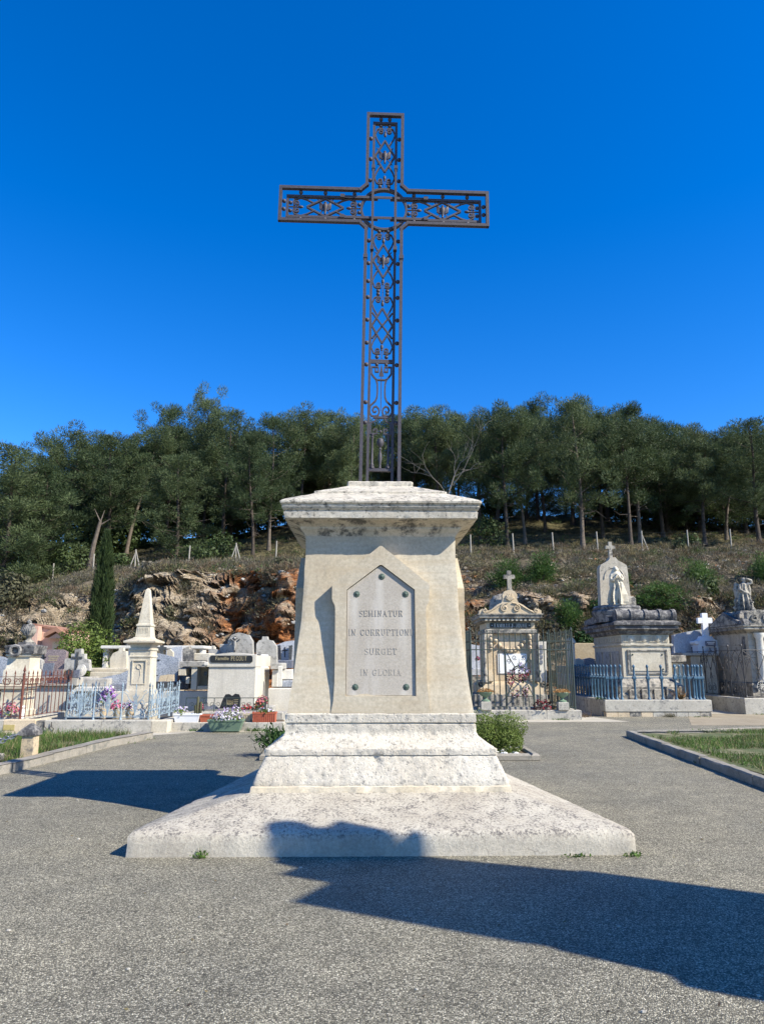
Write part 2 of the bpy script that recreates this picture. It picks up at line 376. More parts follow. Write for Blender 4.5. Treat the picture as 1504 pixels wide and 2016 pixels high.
# ---------------------------------------------------------------- ground, kerbs, lawns
def asphalt():
    m, t, bs = nodes('asphalt')
    g = t.nodes.new('ShaderNodeNewGeometry'); P = g.outputs['Position']
    v = t.nodes.new('ShaderNodeTexVoronoi'); v.inputs['Scale'].default_value = 112; t.links.new(P, v.inputs['Vector'])
    sp = t.nodes.new('ShaderNodeSeparateColor'); t.links.new(v.outputs['Color'], sp.inputs[0])
    agg = ramp(t, sp.outputs[0], [(0.0, (0.125, 0.116, 0.088)), (0.35, (0.245, 0.228, 0.174)), (0.68, (0.375, 0.35, 0.268)), (0.86, (0.51, 0.475, 0.365)), (1.0, (0.76, 0.71, 0.56))])
    gap = ramp(t, v.outputs['Distance'], [(0.30, 1.0), (0.68, 0.34)])
    col = mix(t, 1.0, agg, gap, 'MULTIPLY')
    big = noise_n(t, P, 0.55, 5, 0.55); med = noise_n(t, P, 3.2, 5, 0.6)
    col = mix(t, 1.0, col, ramp(t, big, [(0.3, (0.80, 0.80, 0.80)), (0.7, (1.16, 1.13, 1.06))]), 'MULTIPLY')
    col = mix(t, 1.0, col, ramp(t, med, [(0.3, 0.82), (0.7, 1.14)]), 'MULTIPLY')
    wv = t.nodes.new('ShaderNodeTexVoronoi'); wv.feature = 'DISTANCE_TO_EDGE'; wv.inputs['Scale'].default_value = 0.42
    wp = N(t, 'ShaderNodeVectorMath'); wp.operation = 'ADD'; t.links.new(P, wp.inputs[0])
    nz = t.nodes.new('ShaderNodeTexNoise'); nz.inputs['Scale'].default_value = 1.6; nz.inputs['Detail'].default_value = 5; t.links.new(P, nz.inputs['Vector']); t.links.new(nz.outputs['Color'], wp.inputs[1]); t.links.new(wp.outputs[0], wv.inputs['Vector'])
    ck = mth(t, 'MULTIPLY', ramp(t, wv.outputs['Distance'], [(0.0, 1.0), (0.0035, 0.0)]), ramp(t, noise_n(t, P, 0.22, 2), [(0.52, 0.0), (0.6, 0.75)]))
    col = mix(t, ck, col, (0.05, 0.048, 0.042))
    col = mix(t, ramp(t, noise_n(t, P, 1.3, 6, 0.7), [(0.60, 0.0), (0.75, 0.45)]), col, (0.16, 0.15, 0.12))
    t.links.new(col, bs.inputs['Base Color']); bs.inputs['Roughness'].default_value = 0.75
    bs.inputs['Specular IOR Level'].default_value = 0.3
    n1 = bump(t, bs, ramp(t, v.outputs['Distance'], [(0.0, 1.0), (0.6, 0.0)]), 0.005)
    bump(t, bs, med, 0.01, 0.5, n1)
    MATS['asphalt'] = m
asphalt()
stone('pale_path', (0.40, 0.36, 0.28), (0.50, 0.46, 0.38), 1.2, 40, bd=0.006)
stone('tan_path', (0.27, 0.225, 0.155), (0.34, 0.29, 0.21), 1.5, 60, bd=0.008)
def lawn_mat():
    m, t, bs = nodes('lawn_soil')
    g = t.nodes.new('ShaderNodeNewGeometry'); P = g.outputs['Position']
    col = ramp(t, noise_n(t, P, 2.5, 6, 0.65), [(0.35, (0.06, 0.085, 0.025)), (0.52, (0.12, 0.125, 0.05)), (0.70, (0.28, 0.23, 0.15))])
    col = mix(t, 1.0, col, ramp(t, noise_n(t, P, 45, 4), [(0.3, 0.7), (0.7, 1.2)]), 'MULTIPLY')
    t.links.new(col, bs.inputs['Base Color']); bs.inputs['Roughness'].default_value = 1
    bump(t, bs, noise_n(t, P, 30, 5), 0.02); MATS['lawn_soil'] = m
lawn_mat()
g = MB()
xs = [-300, -60, -20, -8, 0, 8, 20, 60, 300]; ys = [-300, -60, -20, 0, 10, 20, 30, 60, 400]
g.v = [(x, y, 0) for y in ys for x in xs]
g.f = [(j*9+i, j*9+i+1, (j+1)*9+i+1, (j+1)*9+i) for j in range(8) for i in range(8)]
g.build('ground', 'asphalt', kind='structure', loc=(0, 0, 0))
# strips of paler paving in front of the plots
def sheet(name, poly, z, mat):
    mb = MB(); mb.v = [(x, y, z) for x, y in poly]; mb.f = [tuple(range(len(poly)))]
    return mb.build(name, mat, kind='structure', loc=(poly[0][0], poly[0][1], 0))
sheet('path', [(2.2, 20.3), (6.9, 20.6), (6.3, 22.6), (2.2, 22.6)], 0.004, 'pale_path')
sheet('path', [(9.2, 22.2), (8.1, 19.4), (14.5, 19.4), (30, 20.0), (30, 26.2), (9.6, 25.4)], 0.004, 'tan_path')
sheet('path', [(-12, 16.2), (-5.6, 16.35), (-4.4, 17.5), (-12, 17.5)], 0.004, 'pale_path')
sheet('path', [(-60, 17.6), (0, 17.6), (0.5, 29.4), (-60, 29.4)], 0.006, 'pale_path')
sheet('path', [(1.0, 22.8), (40, 26.5), (40, 29.4), (1.0, 29.4)], 0.008, 'pale_path')
# lawns
def lawn(name, poly, z):
    return sheet(name, poly, z, 'lawn_soil')
lawn('lawn', [(5.28, 2.0), (30, 2.0), (30, 18.15), (5.62, 16.5), (5.4, 13)], 0.07)
lawn('lawn', [(-5.9, 11.0), (-5.42, 16.0), (-7.2, 16.2), (-30, 16.2), (-30, 0), (-6.2, 0)], 0.06)
def kerb(name, pts, w, h, mat='kerb_concrete', seg=1.0):
    """run of kerb stones: each stone its own child"""
    pts = [Vector((*p, 0)) for p in pts]
    root = thing(name, pts[0], None, None); root['kind'] = 'structure'
    for a, b in zip(pts, pts[1:]):
        L = (b-a).length; n = max(1, round(L/seg)); d = (b-a)/L; s = Vector((-d.y, d.x, 0))
        for i in range(n):
            p0 = a + d*(L*i/n + 0.006); p1 = a + d*(L*(i+1)/n - 0.006); hh = h + random.uniform(-.008, .008); j = random.uniform(-.008, .008)
            mb = MB(); c = 0.018
            prof = [(0, -0.05), (0, hh-c), (c, hh), (w-c, hh), (w, hh-c), (w, -0.05)]
            K = 5; rings = []
            for k in range(K+1):
                p = p0 + (p1-p0)*k/K
                rings.append([p + s*(u + j + random.uniform(-.004, .004)) + Vector((0, 0, zz + (random.uniform(-.006, .004) if zz > 0 else 0))) for u, zz in prof])
            mb.quadify(rings); mb.build('kerb_stone', mat, root, smooth=30)
    return root
kerb('kerb', [(5.06, 9.0), (5.14, 10.1), (5.46, 14.9), (5.60, 16.55)], 0.16, 0.13)
kerb('kerb', [(8.2, 17.0), (5.6, 16.72)][::-1], -0.16, 0.10)
kerb('kerb', [(5.8, 16.80), (12, 18.6)], 0.14, 0.09)
kerb('kerb', [(4.7, 2.0), (5.05, 8.9)], 0.16, 0.13)
kerb('kerb', [(-6.5, 6.5), (-5.74, 11.26), (-5.47, 14.7), (-5.16, 16.15)], -0.2, 0.14)
kerb('kerb', [(-12, 16.3), (-6.6, 16.3)], 0.14, 0.06)
# grass
def grass(name, n, area, hmin, hmax, z, mats, patch=0.0, thr=-0.05, w=0.012):
    pts = []
    while len(pts) < n:
        x = random.uniform(*area[0]); y = random.uniform(*area[1])
        if not area[2](x, y): continue
        if noise.noise(Vector((x*0.9, y*0.9, 3.1 + patch))) < thr + random.uniform(-.2, .2): continue
        pts.append((x, y, z))
    p = np.array(pts); d = RNG.normal(size=(n, 3))*np.array([0.45, 0.45, 0.1]) + np.array([0, 0, 1]); d /= np.linalg.norm(d, axis=1, keepdims=True)
    V = blades(p, d, RNG.uniform(hmin, hmax, n), RNG.uniform(w*0.6, w*1.6, n))
    k = max(1, n//7); c = p[:k] + np.array([0, 0, 0.03]); V2 = leaves(c + RNG.uniform(0, .04, (k, 3)), RNG.uniform(.012, .03, k), nrm=np.tile([0, 0, 1.], (k, 1)))
    idx = np.concatenate([RNG.choice(len(mats), n, p=[.75, .25][:len(mats)] if len(mats) == 2 else None), np.zeros(len(V2), int)])
    return tris(name, np.concatenate([V, V2]), mats, idx, kind='stuff', label=None)
o = grass('grass', 60000, ((5.3, 16), (8.0, 17.6), lambda x, y: x > 5.32 + max(0, (y-10)*0.055) + 0.1 and y < 16.5 + (x-5.6)*0.22 and noise.noise(Vector((x*.5, y*.5, 0))) > -0.35), 0.04, 0.12, 0.065, ['grass_blade', 'grass_dry'], 0.0, -0.22)
tag(o, 'patchy green grass on the lawn inside the right kerb', 'grass')
o = grass('grass', 34000, ((-13, -5.4), (9.0, 16.15), lambda x, y: x < -5.85 + (y-11)*0.085 - 0.02 and y > 11.0), 0.06, 0.24, 0.055, ['grass_blade', 'grass_dry'], 2.0, -0.3)
tag(o, 'green grass beside the stone bollard inside the left kerb', 'grass')
def weed(name, x, y, r, n, label, z=0.0, mat='grass_blade', h=0.1):
    p = np.tile([x, y, z], (n, 1)) + RNG.normal(size=(n, 3))*np.array([r*.45, r*.25, 0]); d = RNG.normal(size=(n, 3))*np.array([.7, .7, .2]) + np.array([0, 0, .8]); d /= np.linalg.norm(d, axis=1, keepdims=True)
    V = blades(p, d, RNG.uniform(h*.4, h, n), RNG.uniform(.008, .018, n)); c = p + d*h*.5
    V = np.concatenate([V, leaves(c, RNG.uniform(.008, .02, n))]) - np.array([x, y, z])
    tris(name, V, [mat], loc=(x, y, z), label=label, cat='weed')

# ---------------------------------------------------------------- hillside behind the cemetery
HU = [-900, 0, 150, 265, 380, 463, 560, 750, 930, 1100, 1300, 1504, 2400]
HR = [1200, 1192, 1172, 1148, 1132, 1128, 1140, 1165, 1192, 1175, 1182, 1186, 1190]      # top of the rock cut, as seen angles
HFN = [1190, 1178, 1136, 1124, 1117, 1112, 1107, 1099, 1094, 1090, 1086, 1082, 1085]     # wire fence line
HC = [1150, 1112, 1083, 1068, 1058, 1050, 1032, 1020, 1018, 1018, 1026, 1036, 1060]      # crest
def terrain_z(x, y):
    u = 752 + F*x/max(y, 1.0)/0.98
    zr = ZP(np.interp(u, HU, HR), 34.2); zf = ZP(np.interp(u, HU, HFN), 46.0); zc = ZP(np.interp(u, HU, HC), 66.0)
    y = y + float(np.interp(y, [30.5, 33, 37, 42], [0, 1, 1, 0]))*(2.2*noise.noise(Vector((x*.33, 3.3, 0))) + 0.9*noise.noise(Vector((x*1.1, 1.3, 0))))
    return float(np.interp(y, [29.3, 30.6, 31.2, 34.2, 38, 46, 66, 84, 150, 400], [-0.5, 0.1, 0.6, zr, zr + (zf-zr)*0.40, zf, zc, zc+0.2, zc-14, zc-60]))
def rockness(x, y):
    u = 752 + F*x/max(y, 1.0)/0.98
    y = y + 2.2*noise.noise(Vector((x*.33, 3.3, 0))) + 0.9*noise.noise(Vector((x*1.1, 1.3, 0)))
    a = np.interp(y, [29, 29.8, 34.6, 35.6, 39], [0, 1, 1, 0.5, 0]); b = np.interp(u, [-400, 100, 180, 230, 580, 900, 960, 1150, 1250, 1900], [.5, .6, .8, 1, 1, .9, .8, .7, .6, .6])
    return a*b
def orange(x, z):
    u = 752 + F*x/31.5
    return float(np.interp(u, [360, 400, 440, 560, 700, 900, 955, 985, 1200, 1290, 1400, 1460], [0, .3, 1, 1, .6, 1, 1, .15, .1, .5, .5, .1]))
def rock_mat():
    m, t, bs = nodes('hillside')
    g = t.nodes.new('ShaderNodeNewGeometry'); P = g.outputs['Position']
    at = t.nodes.new('ShaderNodeAttribute'); at.attribute_name = 'zone'; sp = t.nodes.new('ShaderNodeSeparateColor'); t.links.new(at.outputs['Color'], sp.inputs[0])
    st = scaled(t, P, (1, 1, 3.2))
    n1 = noise_n(t, st, 0.9, 8, 0.65)
    rock = ramp(t, n1, [(0.30, (0.16, 0.115, 0.075)), (0.42, (0.32, 0.245, 0.165)), (0.54, (0.48, 0.39, 0.275)), (0.74, (0.59, 0.51, 0.385))])
    grey = ramp(t, noise_n(t, P, 0.5, 5), [(0.54, 0.0), (0.70, 0.5)])
    rock = mix(t, grey, rock, ramp(t, n1, [(0.3, (0.10, 0.10, 0.095)), (0.6, (0.30, 0.29, 0.27)), (0.75, (0.46, 0.45, 0.42))]))
    om = mth(t, 'MULTIPLY', sp.outputs[1], ramp(t, noise_n(t, P, 0.75, 6, 0.62), [(0.38, 0.0), (0.52, 1.0)]))
    rock = mix(t, om, rock, ramp(t, noise_n(t, st, 2.0, 6), [(0.35, (0.17, 0.065, 0.03)), (0.65, (0.48, 0.20, 0.075))]))
    soil = ramp(t, noise_n(t, P, 0.9, 7, 0.65), [(0.34, (0.075, 0.07, 0.04)), (0.5, (0.15, 0.125, 0.085)), (0.66, (0.26, 0.215, 0.155))])
    wood = ramp(t, noise_n(t, P, 0.35, 6, 0.6), [(0.4, (0.06, 0.055, 0.03)), (0.55, (0.13, 0.115, 0.06)), (0.7, (0.22, 0.18, 0.10))])
    soil = mix(t, sp.outputs[2], soil, wood)
    edge = mth(t, 'ADD', sp.outputs[0], mth(t, 'MULTIPLY', mth(t, 'SUBTRACT', noise_n(t, P, 0.8, 6, 0.65), 0.5), 1.6))
    col = mix(t, ramp(t, edge, [(0.40, 0.0), (0.56, 1.0)]), soil, rock)
    col = mix(t, 1.0, col, ramp(t, noise_n(t, st, 7, 5, 0.7), [(0.3, 0.62), (0.7, 1.25)]), 'MULTIPLY')
    t.links.new(col, bs.inputs['Base Color']); bs.inputs['Roughness'].default_value = 1; bs.inputs['Specular IOR Level'].default_value = 0.1
    v = t.nodes.new('ShaderNodeTexVoronoi'); v.feature = 'F1'; v.inputs['Scale'].default_value = 3.4; t.links.new(st, v.inputs['Vector'])
    b1 = bump(t, bs, v.outputs['Distance'], 0.25, 1.0)
    bump(t, bs, noise_n(t, st, 5, 6, 0.7), 0.16, 1.0, b1)
    MATS['hillside'] = m
rock_mat()
def terrain():
    s = np.concatenate([np.linspace(-2.6, -0.66, 50), np.linspace(-0.65, 0.65, 430), np.linspace(0.66, 2.6, 50)])
    ys = np.concatenate([np.linspace(29.3, 30.6, 4), np.linspace(30.8, 34.6, 84), np.linspace(34.75, 47, 70), np.linspace(47.5, 70, 46), np.array([73, 77, 84, 95, 110, 150, 400])])
    V = []; Cc = []
    for y in ys:
        for k in s:
            x = k*y; z = terrain_z(x, y); w = rockness(x, y); dy = 0.0
            far = abs(k) > 0.66
            if w > 0.02 and y < 40:
                q = fbm(x*.22, z*.5, 1.0, 5)
                lay = z*3.3 + 0.9*noise.noise(Vector((x*.3, 0, 5.0))) + 0.5*noise.noise(Vector((x*1.1, z, 5.0)))
                fr = lay - math.floor(lay); led = (fr*fr)*0.3
                cell = noise.cell(Vector((x*1.9 + math.floor(lay)*3.7, math.floor(lay)*1.3, 2.0)))
                big = noise.noise(Vector((x*.12 + 4, z*.16, 7)))
                dy = w*(0.7*q + 0.30*cell + 0.8*led - 0.3 + 1.1*big + 0.5*fbm(x*.8, z*1.3, 3.0, 4))
                z += w*(0.22*fbm(x*.9, y*.9, 4.0, 4) + 0.12*noise.noise(Vector((x*2.5, y*3, z*3))))
            if y > 31: z += 0.26*fbm(x*.25, y*.25, 8.0, 5)*min(1, (y-31)/4)
            if y > 44: z += 0.14*fbm(x*.8, y*.8, 2.0, 3)
            V.append((x, y + dy, z)); Cc.append((w, orange(x, z), float(np.interp(y, [44, 50], [0, 1])), 1))
    n = len(s); f = [(j*n+i, j*n+i+1, (j+1)*n+i+1, (j+1)*n+i) for j in range(len(ys)-1) for i in range(n-1)]
    me = bpy.data.meshes.new('hillside'); me.from_pydata(V, [], f)
    a = me.color_attributes.new('zone', 'FLOAT_COLOR', 'POINT'); a.data.foreach_set('color', np.array(Cc, np.float32).ravel())
    me.materials.append(MATS['hillside']); me.polygons.foreach_set('use_smooth', [True]*len(f)); me.set_sharp_from_angle(angle=R(50))
    o = bpy.data.objects.new('hillside', me); COL.objects.link(o); o['kind'] = 'structure'
    return o
terrain()
# loose blocks and ledges in the cut
ICO = [(0,0,-1),(.72,-.53,-.45),(-.28,-.85,-.45),(-.89,0,-.45),(-.28,.85,-.45),(.72,.53,-.45),(.28,-.85,.45),(-.72,-.53,.45),(-.72,.53,.45),(.28,.85,.45),(.89,0,.45),(0,0,1)]
ICF = [(0,1,2),(1,0,5),(0,2,3),(0,3,4),(0,4,5),(1,5,10),(2,1,6),(3,2,7),(4,3,8),(5,4,9),(1,10,6),(2,6,7),(3,7,8),(4,8,9),(5,9,10),(6,10,11),(7,6,11),(8,7,11),(9,8,11),(10,9,11)]
stone('rock_cream', (0.34, 0.28, 0.20), (0.48, 0.41, 0.30), 2, 14, bd=0.03)
stone('rock_grey', (0.26, 0.25, 0.23), (0.44, 0.42, 0.38), 2, 14, bd=0.03)
stone('rock_orange', (0.38, 0.15, 0.06), (0.50, 0.27, 0.14), 2, 14, bd=0.03)
def rubble():
    P = {m: MB() for m in ('rock_cream', 'rock_grey', 'rock_orange')}
    for i in range(4200):
        k = random.uniform(-.64, .64)
        y = random.uniform(30.6, 35.2) if i < 1500 else random.triangular(34, 48, 36)
        x = k*y; w = rockness(x, y)
        if i < 1500 and random.random() > w: continue
        z = terrain_z(x, y)
        s = random.uniform(.05, .14) if i < 1500 else random.triangular(.03, .22, .06)
        if i >= 1500 and noise.noise(Vector((x*.45, y*.45, 9))) < (-0.02 if x > 2 else 0.12): continue
        o_ = orange(x, z)
        mt = 'rock_orange' if random.random() < o_*0.55 and noise.noise(Vector((x*.4, z*.7, 1))) > -0.05 else random.choice(['rock_cream', 'rock_cream', 'rock_grey'])
        mb = P[mt]; b = len(mb.v); sx, sy, sz = s*random.uniform(.8, 1.9), s*random.uniform(.7, 1.2), s*random.uniform(.4, .9)
        rz = random.uniform(-.6, .6); c, sn = cos(rz), sin(rz)
        if i < 1500: q = fbm(x*.22, z*.5, 1.0, 5); dy = w*(0.7*q - 0.15 + 1.1*noise.noise(Vector((x*.12+4, z*.16, 7))) + 0.5*fbm(x*.8, z*1.3, 3.0, 4))
        else: dy = 0
        for vx, vy, vz in ICO:
            jx, jy, jz = vx*sx*random.uniform(.75, 1.2), vy*sy*random.uniform(.75, 1.2), vz*sz*random.uniform(.75, 1.2)
            mb.v.append((x + jx*c - jy*sn, y + dy + jx*sn + jy*c, z + jz))
        mb.f += [tuple(j+b for j in f) for f in ICF]
    for mt, lab in (('rock_cream', 'cream limestone blocks broken out of the quarry face'), ('rock_grey', 'grey limestone blocks scattered on the rock cut'), ('rock_orange', 'orange stained rock blocks in the cut face')):
        P[mt].build('rubble', mt, smooth=None, kind='stuff', label=lab, cat='rocks')
rubble()
# garrigue scrub on the slope
def scrub():
    Vs = {m: [] for m in ('scrub_olive', 'scrub_grey', 'scrub_brown', 'scrub_green', 'grass_dry')}
    for i in range(7600):
        k = random.uniform(-.66, .66)
        y = random.uniform(34, 47.5) if i < 3400 else (random.uniform(47, 68) if i < 4300 else random.uniform(31, 35))
        x = k*y; w = rockness(x, y)
        if i >= 4300 and noise.noise(Vector((x*.35, y*.8, 4))) < (0.06 if -.42 < k < .02 else -.22): continue
        if y < 47.5 and i < 4300 and noise.noise(Vector((x*.35, y*.35, 11))) < -0.28 + 0.3*w: continue
        z = terrain_z(x, y) + 0.1*fbm(x*.25, y*.25, 8.0, 5)
        if y < 47.5 and i < 4300 and i % 3 == 0: continue
        r = random.triangular(.2, .85, .38)*(1.0 if y < 48 else 0.6); h = r*random.uniform(.5, .95)
        n = int(45 + 150*r*r + 40*r); q = rdir(n); q[:, 2] = np.abs(q[:, 2]); q *= RNG.uniform(.35, 1, (n, 1))**0.5
        c = np.array([x, y, z]) + q*np.array([r, r, h])
        dd = q + 0.5*rdir(n) + np.array([0, 0, .3]); dd /= np.linalg.norm(dd, axis=1, keepdims=True)
        mt = random.choices(list(Vs), [3, 4, 2.2, 0.9, 1.2] if y < 48 else [2, .6, .8, 2, 3])[0]
        Vs[mt].append(blades(c, dd, RNG.uniform(.08, .20, n), RNG.uniform(.025, .055, n)))
    for m, lab in (('scrub_olive', 'olive garrigue scrub over the slope'), ('scrub_grey', 'grey dry thyme scrub over the slope'), ('scrub_brown', 'brown withered scrub on the slope'), ('scrub_green', 'low green undergrowth on the slope'), ('grass_dry', 'straw coloured dry grass tufts on the hillside')):
        tris('undergrowth', np.concatenate(Vs[m]), [m], kind='stuff', label=lab, cat='scrub')
scrub()
# ---------------------------------------------------------------- pines
def pine_variant(seed, H_=12.0, cs=0.36, spread=2.7, lean=0.0, nl=24, dense=1.0, leaf='pine_leaf'):
    rng = np.random.default_rng(seed); rd = random.Random(seed)
    tr = MB(); K = 12
    ph = rd.uniform(0, 6.28); pts = []
    for i in range(K+1):
        t = i/K; pts.append(Vector((lean*H_*t**1.3 + 0.25*sin(ph + t*4.5)*t, 0.2*cos(ph*1.3 + t*4)*t, H_*0.97*t)))
    rad = [0.165*(H_/12)*(1-0.86*(i/K)**1.1) + (0.07 if i == 0 else 0) for i in range(K+1)]
    tr.tube(pts, rad, 7)
    def at(t):
        f = t*K; i = min(int(f), K-1); return pts[i].lerp(pts[i+1], f-i)
    cl = []
    for l in range(nl):
        t = cs + (0.97-cs)*((l + rd.random()*.8)/nl)
        prof = (min(1, (t-cs)/0.18 + 0.5))*(1-((t-cs)/(1-cs))**2.6*0.70)
        L = spread*prof*rd.uniform(.55, 1.15); az = l*2.4 + rd.uniform(-.5, .5)
        rise = L*rd.uniform(.15, .95)
        p0 = at(t); p2 = p0 + Vector((cos(az)*L, sin(az)*L, rise)); p1 = p0.lerp(p2, .5) + Vector((0, 0, -0.08*L))
        tr.tube([p0, p1, p2], [0.055*(1.2-t), 0.04*(1.2-t), 0.014], 4)
        nc = max(2, int(L*1.9))
        for c in range(nc):
            s = 0.35 + 0.7*(c + rd.random())/nc
            q = (p0.lerp(p1, s*2) if s < .5 else p1.lerp(p2, s*2-1)) + Vector((rd.gauss(0, .28), rd.gauss(0, .28), rd.gauss(.10, .34)))
            cl.append((q, rd.uniform(.34, .78)))
    for k in range(6): cl.append((at(.97) + Vector((rd.gauss(0, .35), rd.gauss(0, .35), rd.uniform(-.5, .45))), rd.uniform(.35, .55)))
    for k in range(7):                                  # bare dead twigs under the crown
        t = rd.uniform(cs*.55, cs+.08); az = rd.uniform(0, 6.28); L = rd.uniform(.7, 1.7); p0 = at(t)
        tr.tube([p0, p0 + Vector((cos(az)*L*.6, sin(az)*L*.6, rd.uniform(-.1, .3))), p0 + Vector((cos(az)*L, sin(az)*L, rd.uniform(-.4, .5)))], [.03, .02, .008], 4)
    out = []
    for q, r in cl:
        n = int(165*dense*(r/.5)**2)
        u = rdir(n, rng); rr = rng.uniform(.2, 1, (n, 1))**.6
        c = np.array(q) + u*rr*r*np.array([.98, .98, .92])
        d = u*0.75 + np.array([0, 0, .65]) + 0.4*rdir(n, rng); d /= np.linalg.norm(d, axis=1, keepdims=True)
        out.append(blades(c, d, rng.uniform(.13, .28, n), rng.uniform(.03, .06, n), rng))
    V = np.concatenate(out)
    top = V[:, :, 2].max()
    return tr.mesh('trunk', 'bark' if seed % 3 else 'bark_pale', smooth=60), tris('crown', V, [leaf], link=False), top
PINES = [pine_variant(1, cs=.27, spread=3.0, nl=32), pine_variant(2, cs=.48, spread=3.3, lean=.05, nl=32), pine_variant(3, cs=.24, spread=2.7, nl=32), pine_variant(4, cs=.30, spread=3.0, lean=-.06, nl=32),
         pine_variant(5, cs=.06, spread=3.2, nl=40), pine_variant(6, cs=.52, spread=3.6, lean=.14, nl=26), pine_variant(7, cs=.04, spread=2.6, nl=40), pine_variant(8, cs=.26, spread=3.7, nl=36)]
YOUNG = [pine_variant(21, H_=2.2, cs=.06, spread=.85, nl=22, dense=.45, leaf='pine_leaf_young'), pine_variant(22, H_=2.2, cs=.04, spread=1.15, nl=24, dense=.45, leaf='pine_leaf_young')]
def pine(px, Y, ytop, var, label, group=None, wide=1.0, rot=None, cat='pine tree', src=PINES, name='pine_tree'):
    x = XP(px, Y, 8.0); z = terrain_z(x, Y) - 0.15; ht = ZP(ytop, Y) - z
    tm, cm, top = src[var]; s = ht/top
    if not group: group = 'pines of the wood on the hill' if src is PINES else 'young pines on the scrub slope'
    r = thing(name, (x, Y, z), label, cat, group, rot if rot is not None else random.uniform(0, 6.28))
    w = wide*min(1.25, max(.8, 1/s))
    r.scale = (s*w, s*w, s)
    for nm, me in (('trunk', tm), ('crown', cm)):
        o = bpy.data.objects.new(nm, me); COL.objects.link(o); o.parent = r
    return r
FRONT = [  # px, depth, top py, variant, label
    (8, 45, 872, 4, 'broad low-branched pine at the far left edge of the wood', 1.25),
    (72, 47, 905, 6, 'bushy pine reaching the ground beside the far left pine', 1.2),
    (122, 54, 836, 1, 'round-topped pine rising alone left of the cypress tip', 1.15),
    (205, 52, 850, 0, 'pine standing straight behind the cypress tip', 1.1),
    (245, 55, 832, 5, 'pine with a bare dark trunk just right of the cypress', 1.0),
    (322, 58, 788, 3, 'tall pine with a double top left of the highest crown on the left', 1.0),
    (395, 60, 768, 7, 'highest crowned pine on the left half of the hill', 0.85),
    (345, 48.5, 885, 6, 'dark feathery pine in front of the wood above the obelisk', 1.25),
    (436, 56, 800, 0, 'pine with leaning pale trunk above the left tripod fence post', 1.0),
    (497, 49.5, 840, 3, 'slim straight pine close behind the fence left of the stone cap', 0.85),
    (528, 52, 812, 2, 'slim pine next to the stone cap on its left', .85),
    (585, 56, 798, 1, 'pine whose crown rises above the left corner of the stone cap', 1.0),
    (645, 58, 792, 7, 'pine rising over the left half of the stone cap', .9),
    (690, 54, 812, 0, 'pine close to the left side of the iron cross', .9),
    (815, 60, 815, 2, 'pine close to the right side of the iron cross', 1.1),
    (868, 55, 800, 1, 'pine behind the bare dead tree right of the cross', .95),
    (905, 58, 812, 0, 'pine over the right corner of the stone cap', .95),
    (948, 52, 798, 3, 'pine just right of the stone cap', .85),
    (1000, 49, 790, 0, 'pine with a thick straight dark trunk right of the stone cap', .9),
    (1036, 51, 812, 5, 'pine with a strongly leaning trunk right of the stone cap', .8),
    (1078, 56, 768, 3, 'tallest pine on the right half of the hill', .9),
    (1149, 48.5, 776, 2, 'tall straight pine behind the tomb of the Virgin statue', 1.0),
    (1192, 53, 800, 7, 'wide pine right of the tall straight pine', .85),
    (1245, 48.5, 812, 1, 'pine with two dark trunks right of the Virgin statue', .9),
    (1264, 51, 788, 2, 'pine with a pointed top right of the Virgin statue', .9),
    (1312, 53, 826, 7, 'broad grey green pine above the white marble cross', 1.05),
    (1392, 50, 832, 3, 'dark pine with bare lower trunk above the weeping angel', 1.0),
    (1437, 53, 846, 5, 'dark pine leaning over the weeping angel', 1.0),
    (1500, 49, 822, 0, 'dark pine cut by the right edge of the view', 1.1)]
for px, Y, yt, v, lab, w in FRONT: pine(px, Y, yt, v, lab, None, w)
SHORT = [(px, lab.split(' pine')[0] if False else lab) for px, Y, yt, v, lab, w in FRONT]
USED = {}
def back_label(px, row):
    fx, lab = min(SHORT, key=lambda q: abs(q[0]-px)); a = 'left' if px < fx else 'right'
    k = (fx, a, row); USED[k] = USED.get(k, 0) + 1
    t = lab.split(' ')
    return '%s pine just %s of the %s' % (row + (' further' if USED[k] > 1 else ''), a, ' '.join(t[:8]))
for z, (lo, hi, n, ys, tops, row) in enumerate((
        (-140, 640, 15, (60, 64), (832, 872), 'second-row'), (-160, 660, 22, (64, 72), (838, 900), 'dark third-row'),
        (640, 960, 8, (62, 68), (815, 850), 'second-row'),
        (960, 1330, 8, (60, 64), (800, 845), 'second-row'),
        (940, 1340, 10, (67, 74), (880, 930), 'low third-row'),
        (1300, 1640, 9, (56, 60), (835, 870), 'second-row'), (1310, 1660, 8, (62, 68), (842, 890), 'dark third-row'))):
    for i in range(n):
        px = lo + (hi-lo)*(i + random.uniform(.2, .8))/n
        yt = random.uniform(*tops)
        if z < 2: yt += max(0, (260-px)*0.28)
        v = random.choice([4, 6] if z == 4 else [4, 0, 7, 6] if z in (0, 1, 5, 6) else [0, 1, 3, 7, 4] if z == 2 else [0, 1, 3, 5, 7])
        lab = back_label(px, row) if 0 < px < 1504 else 'pine of the wood beyond the edges of the view'
        pine(px, random.uniform(*ys), yt, v, lab, None, random.uniform(1.0, 1.3))
# trees outside the frame that continue the wood
for i in range(26):
    px = random.choice([-190 - 710*random.random()**1.5, 1680 + 720*random.random()**1.5])
    pine(px, random.uniform(48, 60), random.uniform(840, 900), random.randrange(8), 'pine of the wood beyond the edges of the view', None, 1.2)
